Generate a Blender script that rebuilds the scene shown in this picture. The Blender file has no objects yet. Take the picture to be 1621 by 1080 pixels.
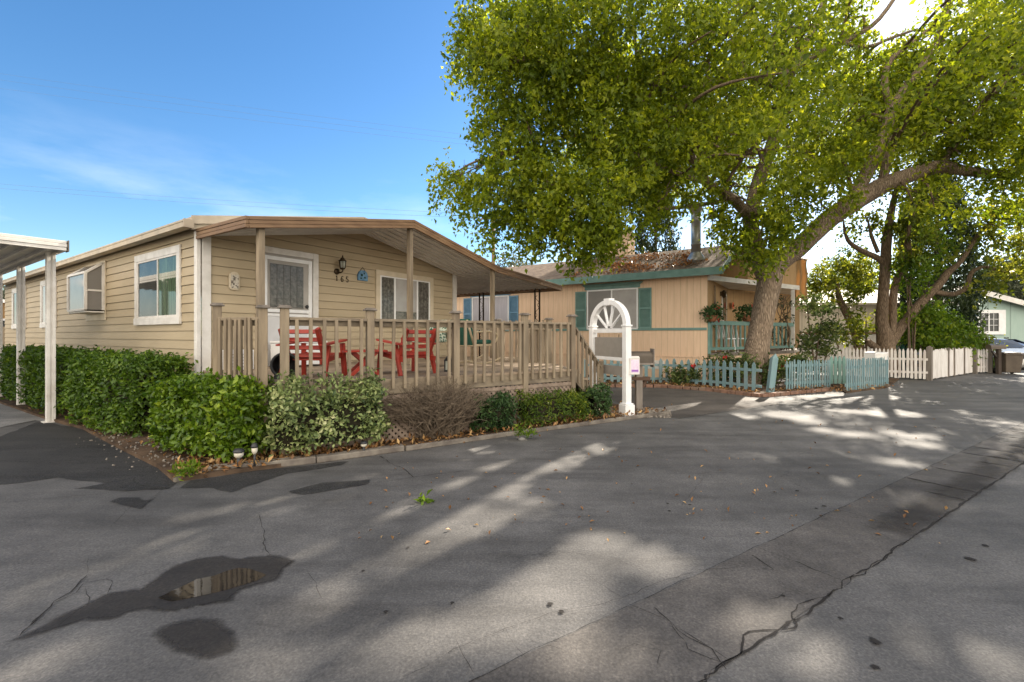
import bpy, math, random
import numpy as np
from mathutils import Vector, Matrix, noise as mnoise

random.seed(7)
NP = np.random.default_rng(11)
S = bpy.context.scene
COL = S.collection
R = math.radians

# ------------------------------------------------------------------ camera
H = 1.45            # eye height
F = 720.0           # focal length in photo pixels (1621 wide)
CX, HY = 810.5, 530.5
cam = bpy.data.cameras.new("camera")
cam.sensor_width = 36.0
cam.lens = 36.0 * F / 1621.0
cam.shift_y = -9.5 / 1621.0
cam.clip_start = 0.05
cam.clip_end = 3000
camo = bpy.data.objects.new("camera", cam)
camo.location = (0, 0, H)
camo.rotation_euler = (R(90), 0, 0)
COL.objects.link(camo)
S.camera = camo

# ------------------------------------------------------------------ light
SUN_AZ, SUN_EL = R(40.0), R(28.5)
SD = Vector((math.sin(SUN_AZ) * math.cos(SUN_EL), math.cos(SUN_AZ) * math.cos(SUN_EL), math.sin(SUN_EL)))
S.view_settings.view_transform = 'Standard'
S.view_settings.look = 'None'
S.view_settings.exposure = 1.58
S.view_settings.gamma = 1
wd = bpy.data.worlds.new("World")
S.world = wd
wd.use_nodes = True
nt = wd.node_tree
nt.nodes.clear()
sky = nt.nodes.new('ShaderNodeTexSky')
sky.sky_type = 'NISHITA'
sky.sun_disc = False
sky.sun_elevation = SUN_EL
sky.sun_rotation = SUN_AZ
sky.air_density = 1.0
sky.dust_density = 0.3
sky.ozone_density = 2.5
tc = nt.nodes.new('ShaderNodeTexCoord')
mp = nt.nodes.new('ShaderNodeMapping')
mp.inputs['Scale'].default_value = (1.5, 1.5, 5.5)
mp.inputs['Rotation'].default_value = (0.05, 0.12, 0.3)
cn = nt.nodes.new('ShaderNodeTexNoise')
cn.inputs['Scale'].default_value = 1.7
cn.inputs['Detail'].default_value = 7
cn.inputs['Roughness'].default_value = 0.55
cr = nt.nodes.new('ShaderNodeValToRGB')
cr.color_ramp.elements[0].position = 0.5
cr.color_ramp.elements[0].color = (0, 0, 0, 1)
cr.color_ramp.elements[1].position = 0.72
cr.color_ramp.elements[1].color = (0.6, 0.6, 0.6, 1)
sep = nt.nodes.new('ShaderNodeSeparateXYZ')
mr = nt.nodes.new('ShaderNodeMapRange')
mr.inputs['From Min'].default_value = 0.36
mr.inputs['From Max'].default_value = 0.08
mul = nt.nodes.new('ShaderNodeMath')
mul.operation = 'MULTIPLY'
mixc = nt.nodes.new('ShaderNodeMixRGB')
mixc.inputs['Color2'].default_value = (5.0, 5.2, 5.5, 1)
hs = nt.nodes.new('ShaderNodeHueSaturation')
hs.inputs['Saturation'].default_value = 1.24
hs.inputs['Value'].default_value = 0.72
bg = nt.nodes.new('ShaderNodeBackground')
bg.inputs['Strength'].default_value = 0.105
wo = nt.nodes.new('ShaderNodeOutputWorld')
L = nt.links.new
L(tc.outputs['Generated'], mp.inputs['Vector'])
L(mp.outputs['Vector'], cn.inputs['Vector'])
L(cn.outputs['Fac'], cr.inputs['Fac'])
L(tc.outputs['Generated'], sep.inputs['Vector'])
L(sep.outputs['Z'], mr.inputs['Value'])
L(cr.outputs['Color'], mul.inputs[0])
L(mr.outputs['Result'], mul.inputs[1])
L(mul.outputs[0], mixc.inputs['Fac'])
L(sky.outputs['Color'], hs.inputs['Color'])
L(hs.outputs['Color'], mixc.inputs['Color1'])
# bright veil added to the unseen sky behind the camera to fill the shade
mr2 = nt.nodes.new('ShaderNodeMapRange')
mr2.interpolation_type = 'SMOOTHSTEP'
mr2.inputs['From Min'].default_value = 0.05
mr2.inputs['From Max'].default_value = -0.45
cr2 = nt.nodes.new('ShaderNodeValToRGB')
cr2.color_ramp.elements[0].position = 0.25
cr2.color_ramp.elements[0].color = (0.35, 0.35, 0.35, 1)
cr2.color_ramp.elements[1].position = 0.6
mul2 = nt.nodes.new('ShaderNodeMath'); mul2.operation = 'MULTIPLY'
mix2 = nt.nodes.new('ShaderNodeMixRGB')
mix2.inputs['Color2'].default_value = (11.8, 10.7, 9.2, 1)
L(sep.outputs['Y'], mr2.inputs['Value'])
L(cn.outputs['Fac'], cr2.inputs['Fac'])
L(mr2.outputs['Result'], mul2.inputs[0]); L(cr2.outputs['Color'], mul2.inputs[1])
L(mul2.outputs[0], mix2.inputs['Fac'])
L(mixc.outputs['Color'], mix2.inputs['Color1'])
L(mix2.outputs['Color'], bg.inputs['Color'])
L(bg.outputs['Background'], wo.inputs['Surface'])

sl = bpy.data.lights.new("sun", 'SUN')
sl.energy = 5.0
sl.angle = R(0.55)
sl.color = (1.0, 0.9, 0.76)
so = bpy.data.objects.new("sun", sl)
so.location = (20, 24, 30)
so.rotation_euler = (-SD).to_track_quat('-Z', 'Y').to_euler()
COL.objects.link(so)
S.cycles.max_bounces = 6
S.cycles.transparent_max_bounces = 6
S.cycles.caustics_reflective = False
S.cycles.caustics_refractive = False
S.cycles.sample_clamp_indirect = 6
S.cycles.use_denoising = True

# ------------------------------------------------------------------ helpers
def Wp(px, py, Y):
    return Vector(((px - CX) / F * Y, Y, H + (HY - py) / F * Y))

def G(px, py, z=0.0):
    Y = (H - z) * F / (py - HY)
    return Vector(((px - CX) / F * Y, Y, z))

def tag(o, label=None, cat=None, group=None, kind=None):
    if label: o['label'] = label
    if cat: o['category'] = cat
    if group: o['group'] = group
    if kind: o['kind'] = kind
    return o

def root(name, loc, rz=0.0, label=None, cat=None, group=None):
    o = bpy.data.objects.new(name, None)
    o.empty_display_size = 0.1
    o.location = loc
    o.rotation_euler = (0, 0, rz)
    COL.objects.link(o)
    return tag(o, label, cat, group)

def wmat(o):
    m = Matrix.LocRotScale(o.location, o.rotation_euler, o.scale)
    return wmat(o.parent) @ m if o.parent else m

def copy_tree(o, parent=None):
    c = o.copy()
    COL.objects.link(c)
    c.parent = parent
    for ch in [x for x in S.objects if x.parent == o]:
        copy_tree(ch, c)
    return c

class MB:
    def __init__(s):
        s.v, s.f, s.m, s.sm = [], [], [], []
        s.mi = 0
        s.smooth = False
    def add(s, vs, fs):
        b = len(s.v)
        s.v += [Vector(p) for p in vs]
        for f in fs:
            s.f.append([b + i for i in f]); s.m.append(s.mi); s.sm.append(s.smooth)
        return s
    def box(s, c, d, rz=0.0, rot=None):
        c = Vector(c)
        m = rot if rot is not None else Matrix.Rotation(rz, 3, 'Z')
        x, y, z = d[0] / 2, d[1] / 2, d[2] / 2
        vs = [c + m @ Vector(p) for p in ((-x, -y, -z), (x, -y, -z), (x, y, -z), (-x, y, -z), (-x, -y, z), (x, -y, z), (x, y, z), (-x, y, z))]
        return s.add(vs, [(0, 3, 2, 1), (4, 5, 6, 7), (0, 1, 5, 4), (1, 2, 6, 5), (2, 3, 7, 6), (3, 0, 4, 7)])
    def bb(s, x0, x1, y0, y1, z0, z1):
        return s.box(((x0 + x1) / 2, (y0 + y1) / 2, (z0 + z1) / 2), (abs(x1 - x0), abs(y1 - y0), abs(z1 - z0)))
    def beam(s, a, b, w, h, up=(0, 0, 1)):
        a, b = Vector(a), Vector(b)
        d = (b - a)
        if d.length < 1e-6: return s
        y = d.normalized()
        u = Vector(up)
        if abs(y.dot(u)) > 0.999: u = Vector((1, 0, 0))
        x = y.cross(u).normalized()
        z = x.cross(y)
        m = Matrix((x, y, z)).transposed()
        return s.box((a + b) / 2, (w, d.length, h), rot=m)
    def prism(s, poly, z0, z1):
        n = len(poly)
        vs = [(p[0], p[1], z0 if len(p) < 3 else p[2]) for p in poly] + [(p[0], p[1], z1) for p in poly]
        area = sum(poly[i][0] * poly[(i + 1) % n][1] - poly[(i + 1) % n][0] * poly[i][1] for i in range(n))
        if area < 0:
            vs = [(p[0], p[1], z0) for p in poly[::-1]] + [(p[0], p[1], z1) for p in poly[::-1]]
        fs = [tuple(range(n - 1, -1, -1)), tuple(range(n, 2 * n))]
        fs += [(i, (i + 1) % n, n + (i + 1) % n, n + i) for i in range(n)]
        return s.add(vs, fs)
    def tube(s, pts, rad, n=8, ridges=0.0, cap=True, seed=0.0):
        pts = [Vector(p) for p in pts]
        if not hasattr(rad, '__len__'): rad = [rad] * len(pts)
        k = len(pts)
        t0 = (pts[1] - pts[0]).normalized()
        ref = Vector((0, 0, 1)) if abs(t0.z) < 0.9 else Vector((1, 0, 0))
        x = t0.cross(ref).normalized()
        vs = []
        dist = 0
        for i in range(k):
            t = (pts[min(i + 1, k - 1)] - pts[max(i - 1, 0)]).normalized()
            x = (x - t * x.dot(t)).normalized()
            y = t.cross(x)
            if i: dist += (pts[i] - pts[i - 1]).length
            for j in range(n):
                a = 2 * math.pi * j / n
                r = rad[i]
                if ridges:
                    q = Vector((math.cos(a) * 1.3 + seed, math.sin(a) * 1.3, dist * 0.9))
                    r *= 1 + ridges * (mnoise.noise(q) * 1.3 + 0.5 * mnoise.noise(q * 4.1 + Vector((7, 3, 1))))
                vs.append(pts[i] + x * (r * math.cos(a)) + y * (r * math.sin(a)))
        fs = []
        for i in range(k - 1):
            for j in range(n):
                j2 = (j + 1) % n
                fs.append((i * n + j, i * n + j2, (i + 1) * n + j2, (i + 1) * n + j))
        if cap:
            fs += [tuple(range(n - 1, -1, -1)), tuple(range((k - 1) * n, k * n))]
        o = s.smooth; s.smooth = n > 5
        s.add(vs, fs)
        s.smooth = o
        return s
    def lathe(s, prof, c=(0, 0, 0), n=16, m=None):
        c = Vector(c)
        vs, fs = [], []
        for r, z in prof:
            for j in range(n):
                a = 2 * math.pi * j / n
                p = Vector((r * math.cos(a), r * math.sin(a), z))
                vs.append(c + (m @ p if m else p))
        for i in range(len(prof) - 1):
            for j in range(n):
                j2 = (j + 1) % n
                fs.append((i * n + j, i * n + j2, (i + 1) * n + j2, (i + 1) * n + j))
        fs += [tuple(range(n - 1, -1, -1)), tuple(range((len(prof) - 1) * n, len(prof) * n))]
        o = s.smooth; s.smooth = True
        s.add(vs, fs)
        s.smooth = o
        return s
    def build(s, name, mat, parent=None, world=False, bevel=0.0):
        me = bpy.data.meshes.new(name)
        v = s.v
        if parent is not None and world:
            im = wmat(parent).inverted()
            v = [im @ p for p in v]
        me.from_pydata([tuple(p) for p in v], [], s.f)
        for mt in (mat if isinstance(mat, (list, tuple)) else [mat]):
            me.materials.append(mt)
        me.polygons.foreach_set('material_index', s.m)
        me.polygons.foreach_set('use_smooth', s.sm)
        me.update()
        o = bpy.data.objects.new(name, me)
        COL.objects.link(o)
        o.parent = parent
        if bevel:
            md = o.modifiers.new('bevel', 'BEVEL')
            md.width = bevel; md.segments = 2; md.limit_method = 'ANGLE'
        return o

def instance(src, parent, loc, rot=(0, 0, 0), scale=(1, 1, 1)):
    c = src.copy()
    COL.objects.link(c)
    c.parent = parent
    c.location = loc; c.rotation_euler = rot; c.scale = scale
    return c

def smooth_path(pts, rad, sub=4):
    P = [Vector(p) for p in pts]
    out, ro = [], []
    n = len(P)
    for i in range(n - 1):
        p0, p1, p2, p3 = P[max(i - 1, 0)], P[i], P[i + 1], P[min(i + 2, n - 1)]
        for k in range(sub):
            t = k / sub
            out.append(0.5 * ((2 * p1) + (p2 - p0) * t + (2 * p0 - 5 * p1 + 4 * p2 - p3) * t * t + (-p0 + 3 * p1 - 3 * p2 + p3) * t ** 3))
            ro.append(rad[i] * (1 - t) + rad[i + 1] * t)
    out.append(P[-1]); ro.append(rad[-1])
    return out, ro

# ------------------------------------------------------------------ materials
def newmat(name):
    m = bpy.data.materials.new(name)
    m.use_nodes = True
    return m, m.node_tree, m.node_tree.nodes['Principled BSDF']

def ramp(t, stops):
    r = t.nodes.new('ShaderNodeValToRGB')
    e = r.color_ramp.elements
    while len(e) < len(stops): e.new(0.5)
    for i, (p, c) in enumerate(stops):
        e[i].position = p
        e[i].color = (*c, 1) if len(c) == 3 else c
    return r

def coords(t, stretch=(1, 1, 1), rnd=True):
    tc = t.nodes.new('ShaderNodeTexCoord')
    mp = t.nodes.new('ShaderNodeMapping')
    mp.inputs['Scale'].default_value = stretch
    t.links.new(tc.outputs['Object'], mp.inputs['Vector'])
    if rnd:
        oi = t.nodes.new('ShaderNodeObjectInfo')
        cb = t.nodes.new('ShaderNodeMath'); cb.operation = 'MULTIPLY'
        cb.inputs[1].default_value = 50
        t.links.new(oi.outputs['Random'], cb.inputs[0])
        t.links.new(cb.outputs[0], mp.inputs['Location'])
    return mp

def noise(t, vec, scale, detail=5, rough=0.55):
    n = t.nodes.new('ShaderNodeTexNoise')
    n.inputs['Scale'].default_value = scale
    n.inputs['Detail'].default_value = detail
    n.inputs['Roughness'].default_value = rough
    t.links.new(vec.outputs[0], n.inputs['Vector'])
    return n

def mat(name, c1, c2=None, scale=4, rough=0.75, bump=0.15, bscale=40, spec=0.3, stretch=(1, 1, 1), metal=0.0, lo=0.35, hi=0.68, dirt=None, dscale=1.3):
    m, t, b = newmat(name)
    b.inputs['Roughness'].default_value = rough
    b.inputs['Specular IOR Level'].default_value = spec
    b.inputs['Metallic'].default_value = metal
    if c2 is None: c2 = tuple(x * 0.82 for x in c1)
    mp = coords(t, stretch)
    n = noise(t, mp, scale)
    r = ramp(t, [(lo, c2), (hi, c1)])
    t.links.new(n.outputs['Fac'], r.inputs['Fac'])
    out = r.outputs['Color']
    if dirt:
        n3 = noise(t, mp, dscale, 7, 0.65)
        r3 = ramp(t, [(0.52, (0, 0, 0)), (0.72, (0.75, 0.75, 0.75))])
        t.links.new(n3.outputs['Fac'], r3.inputs['Fac'])
        mx = t.nodes.new('ShaderNodeMixRGB')
        t.links.new(r3.outputs['Color'], mx.inputs['Fac'])
        t.links.new(out, mx.inputs['Color1'])
        mx.inputs['Color2'].default_value = (*dirt, 1)
        out = mx.outputs['Color']
    t.links.new(out, b.inputs['Base Color'])
    if bump:
        n2 = noise(t, mp, bscale, 4)
        bp = t.nodes.new('ShaderNodeBump')
        bp.inputs['Strength'].default_value = bump
        bp.inputs['Distance'].default_value = 0.02
        t.links.new(n2.outputs['Fac'], bp.inputs['Height'])
        t.links.new(bp.outputs['Normal'], b.inputs['Normal'])
    return m

def glassmat(name, c, c2, scale=3, rough=0.04, stretch=(1, 1, 1)):
    m = mat(name, c, c2, scale, rough, 0, spec=0.22, stretch=stretch)
    b = m.node_tree.nodes['Principled BSDF']
    b.inputs['Coat Weight'].default_value = 0.12
    b.inputs['Coat Roughness'].default_value = 0.02
    return m

def leafmat(name, dark, mid, light, trans=0.45, tcol=None, rough=0.5):
    m, t, b = newmat(name)
    at = t.nodes.new('ShaderNodeAttribute')
    at.attribute_name = 'tint'
    r = ramp(t, [(0.0, dark), (0.55, mid), (1.0, light)])
    t.links.new(at.outputs['Fac'], r.inputs['Fac'])
    t.links.new(r.outputs['Color'], b.inputs['Base Color'])
    b.inputs['Roughness'].default_value = rough
    b.inputs['Specular IOR Level'].default_value = 0.35
    tr = t.nodes.new('ShaderNodeBsdfTranslucent')
    if tcol:
        mx = t.nodes.new('ShaderNodeMixRGB'); mx.blend_type = 'MULTIPLY'; mx.inputs['Fac'].default_value = 1
        t.links.new(r.outputs['Color'], mx.inputs['Color1'])
        mx.inputs['Color2'].default_value = (*tcol, 1)
        t.links.new(mx.outputs['Color'], tr.inputs['Color'])
    else:
        t.links.new(r.outputs['Color'], tr.inputs['Color'])
    ms = t.nodes.new('ShaderNodeMixShader')
    ms.inputs['Fac'].default_value = trans
    t.links.new(b.outputs[0], ms.inputs[1]); t.links.new(tr.outputs[0], ms.inputs[2])
    t.links.new(ms.outputs[0], t.nodes['Material Output'].inputs['Surface'])
    return m

def plain(name, c, rough=0.5, metal=0, spec=0.4):
    return mat(name, c, tuple(x * 0.88 for x in c), 9, rough, 0.04, 60, spec, metal=metal)

def asphalt(name, base, dark, blot=0.3, speck=0.35, rough=0.85, cracks=0.5):
    m, t, b = newmat(name)
    b.inputs['Specular IOR Level'].default_value = 0.25
    mp = coords(t, rnd=False)
    big = noise(t, mp, 0.35, 8, 0.62)
    r1 = ramp(t, [(0.36, dark), (0.62, base)])
    t.links.new(big.outputs['Fac'], r1.inputs['Fac'])
    # worn streaks along the street
    mst = t.nodes.new('ShaderNodeMapping'); mst.inputs['Rotation'].default_value = (0, 0, -0.577); mst.inputs['Scale'].default_value = (0.35, 2.4, 1)
    tcs = t.nodes.new('ShaderNodeTexCoord'); t.links.new(tcs.outputs['Object'], mst.inputs['Vector'])
    stn = noise(t, mst, 1.1, 7, 0.65)
    rst = ramp(t, [(0.34, (0.74, 0.735, 0.73)), (0.5, (1, 1, 1)), (0.68, (1.2, 1.19, 1.17))])
    t.links.new(stn.outputs['Fac'], rst.inputs['Fac'])
    agg = t.nodes.new('ShaderNodeTexVoronoi'); agg.inputs['Scale'].default_value = 95
    t.links.new(mp.outputs[0], agg.inputs['Vector'])
    rag = ramp(t, [(0.0, (0.72,) * 3), (0.5, (1.0,) * 3), (1.0, (1.5, 1.46, 1.4))])
    t.links.new(agg.outputs['Color'], rag.inputs['Fac'])
    mid = noise(t, mp, 2.3, 8, 0.7)
    r2 = ramp(t, [(0.3, (1 - blot,) * 3), (0.65, (1.08,) * 3)])
    t.links.new(mid.outputs['Fac'], r2.inputs['Fac'])
    fine = noise(t, mp, 75, 4, 0.75)
    r3 = ramp(t, [(0.3, (1 - speck,) * 3), (0.72, (1 + speck,) * 3)])
    t.links.new(fine.outputs['Fac'], r3.inputs['Fac'])
    m1 = t.nodes.new('ShaderNodeMixRGB'); m1.blend_type = 'MULTIPLY'; m1.inputs['Fac'].default_value = 1
    t.links.new(r1.outputs['Color'], m1.inputs['Color1']); t.links.new(r2.outputs['Color'], m1.inputs['Color2'])
    m2 = t.nodes.new('ShaderNodeMixRGB'); m2.blend_type = 'MULTIPLY'; m2.inputs['Fac'].default_value = 1
    t.links.new(m1.outputs['Color'], m2.inputs['Color1']); t.links.new(r3.outputs['Color'], m2.inputs['Color2'])
    out = m2.outputs['Color']
    for rr_ in (rst, rag):
        mm = t.nodes.new('ShaderNodeMixRGB'); mm.blend_type = 'MULTIPLY'; mm.inputs['Fac'].default_value = 1 if rr_ is rst else 0.55
        t.links.new(out, mm.inputs['Color1']); t.links.new(rr_.outputs['Color'], mm.inputs['Color2'])
        out = mm.outputs['Color']
    # oil spots
    vo = t.nodes.new('ShaderNodeTexVoronoi'); vo.inputs['Scale'].default_value = 1.4
    wv = noise(t, mp, 6, 3)
    ad = t.nodes.new('ShaderNodeMixRGB'); ad.blend_type = 'ADD'; ad.inputs['Fac'].default_value = 0.12
    t.links.new(mp.outputs[0], ad.inputs['Color1']); t.links.new(wv.outputs['Color'], ad.inputs['Color2'])
    t.links.new(ad.outputs[0], vo.inputs['Vector'])
    ro = ramp(t, [(0.02, (0.45,) * 3), (0.075, (1, 1, 1))])
    t.links.new(vo.outputs['Distance'], ro.inputs['Fac'])
    m3 = t.nodes.new('ShaderNodeMixRGB'); m3.blend_type = 'MULTIPLY'; m3.inputs['Fac'].default_value = 0.6
    t.links.new(out, m3.inputs['Color1']); t.links.new(ro.outputs['Color'], m3.inputs['Color2'])
    out = m3.outputs['Color']
    if cracks:
        vc = t.nodes.new('ShaderNodeTexVoronoi'); vc.feature = 'DISTANCE_TO_EDGE'; vc.inputs['Scale'].default_value = 0.55
        w2 = noise(t, mp, 3.0, 6, 0.6)
        a2 = t.nodes.new('ShaderNodeMixRGB'); a2.blend_type = 'ADD'; a2.inputs['Fac'].default_value = 0.55
        t.links.new(mp.outputs[0], a2.inputs['Color1']); t.links.new(w2.outputs['Color'], a2.inputs['Color2'])
        t.links.new(a2.outputs[0], vc.inputs['Vector'])
        rc = ramp(t, [(0.0015, (0.35,) * 3), (0.006, (1, 1, 1))])
        t.links.new(vc.outputs['Distance'], rc.inputs['Fac'])
        mk = noise(t, mp, 0.5, 3)
        rk = ramp(t, [(0.5, (0, 0, 0)), (0.6, (cracks,) * 3)])
        t.links.new(mk.outputs['Fac'], rk.inputs['Fac'])
        m4 = t.nodes.new('ShaderNodeMixRGB'); m4.blend_type = 'MULTIPLY'
        t.links.new(rk.outputs['Color'], m4.inputs['Fac'])
        t.links.new(out, m4.inputs['Color1']); t.links.new(rc.outputs['Color'], m4.inputs['Color2'])
        out = m4.outputs['Color']
    t.links.new(out, b.inputs['Base Color'])
    rr = ramp(t, [(0.3, (rough - 0.12,) * 3), (0.7, (rough + 0.08,) * 3)])
    t.links.new(mid.outputs['Fac'], rr.inputs['Fac'])
    t.links.new(rr.outputs['Color'], b.inputs['Roughness'])
    bp = t.nodes.new('ShaderNodeBump'); bp.inputs['Strength'].default_value = 0.35; bp.inputs['Distance'].default_value = 0.006
    t.links.new(fine.outputs['Fac'], bp.inputs['Height'])
    t.links.new(bp.outputs['Normal'], b.inputs['Normal'])
    return m

def siding_groove(name, c1, c2, period, rough=0.75):
    """vertical grooved board siding: grooves every `period` metres along local x+y"""
    m, t, b = newmat(name)
    b.inputs['Roughness'].default_value = rough
    b.inputs['Specular IOR Level'].default_value = 0.25
    mp = coords(t, rnd=False)
    sp = t.nodes.new('ShaderNodeSeparateXYZ'); t.links.new(mp.outputs[0], sp.inputs[0])
    ad = t.nodes.new('ShaderNodeMath'); ad.operation = 'ADD'
    t.links.new(sp.outputs['X'], ad.inputs[0]); t.links.new(sp.outputs['Y'], ad.inputs[1])
    dv = t.nodes.new('ShaderNodeMath'); dv.operation = 'DIVIDE'; dv.inputs[1].default_value = period
    t.links.new(ad.outputs[0], dv.inputs[0])
    fr = t.nodes.new('ShaderNodeMath'); fr.operation = 'FRACT'
    t.links.new(dv.outputs[0], fr.inputs[0])
    gr = ramp(t, [(0.0, (0, 0, 0)), (0.03, (0, 0, 0)), (0.06, (1, 1, 1))])
    t.links.new(fr.outputs[0], gr.inputs['Fac'])
    n = noise(t, coords(t, (6, 6, 0.7), False), 2.0, 7, 0.6)
    r = ramp(t, [(0.3, c2), (0.7, c1)])
    t.links.new(n.outputs['Fac'], r.inputs['Fac'])
    mx = t.nodes.new('ShaderNodeMixRGB'); mx.blend_type = 'MULTIPLY'; mx.inputs['Fac'].default_value = 0.35
    t.links.new(r.outputs['Color'], mx.inputs['Color1']); t.links.new(gr.outputs['Color'], mx.inputs['Color2'])
    t.links.new(mx.outputs['Color'], b.inputs['Base Color'])
    bp = t.nodes.new('ShaderNodeBump'); bp.inputs['Strength'].default_value = 0.7; bp.inputs['Distance'].default_value = 0.01
    t.links.new(gr.outputs['Color'], bp.inputs['Height'])
    t.links.new(bp.outputs['Normal'], b.inputs['Normal'])
    return m

def barkmat(name, c1, c2):
    m, t, b = newmat(name)
    b.inputs['Roughness'].default_value = 0.9
    b.inputs['Specular IOR Level'].default_value = 0.15
    mp = coords(t, (1, 1, 0.1), False)
    vo = t.nodes.new('ShaderNodeTexVoronoi'); vo.feature = 'DISTANCE_TO_EDGE'; vo.inputs['Scale'].default_value = 36
    w = noise(t, mp, 7, 5)
    a = t.nodes.new('ShaderNodeMixRGB'); a.blend_type = 'ADD'; a.inputs['Fac'].default_value = 0.12
    t.links.new(mp.outputs[0], a.inputs['Color1']); t.links.new(w.outputs['Color'], a.inputs['Color2'])
    t.links.new(a.outputs[0], vo.inputs['Vector'])
    r = ramp(t, [(0.0, tuple(x * 0.5 for x in c2)), (0.12, c2), (0.4, c1)])
    t.links.new(vo.outputs['Distance'], r.inputs['Fac'])
    n2 = noise(t, mp, 2.5, 6)
    r2 = ramp(t, [(0.3, (0.65,) * 3), (0.7, (1.15,) * 3)])
    t.links.new(n2.outputs['Fac'], r2.inputs['Fac'])
    mx = t.nodes.new('ShaderNodeMixRGB'); mx.blend_type = 'MULTIPLY'; mx.inputs['Fac'].default_value = 1
    t.links.new(r.outputs['Color'], mx.inputs['Color1']); t.links.new(r2.outputs['Color'], mx.inputs['Color2'])
    t.links.new(mx.outputs['Color'], b.inputs['Base Color'])
    bp = t.nodes.new('ShaderNodeBump'); bp.inputs['Strength'].default_value = 0.9; bp.inputs['Distance'].default_value = 0.04
    t.links.new(vo.outputs['Distance'], bp.inputs['Height'])
    t.links.new(bp.outputs['Normal'], b.inputs['Normal'])
    return m

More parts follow.
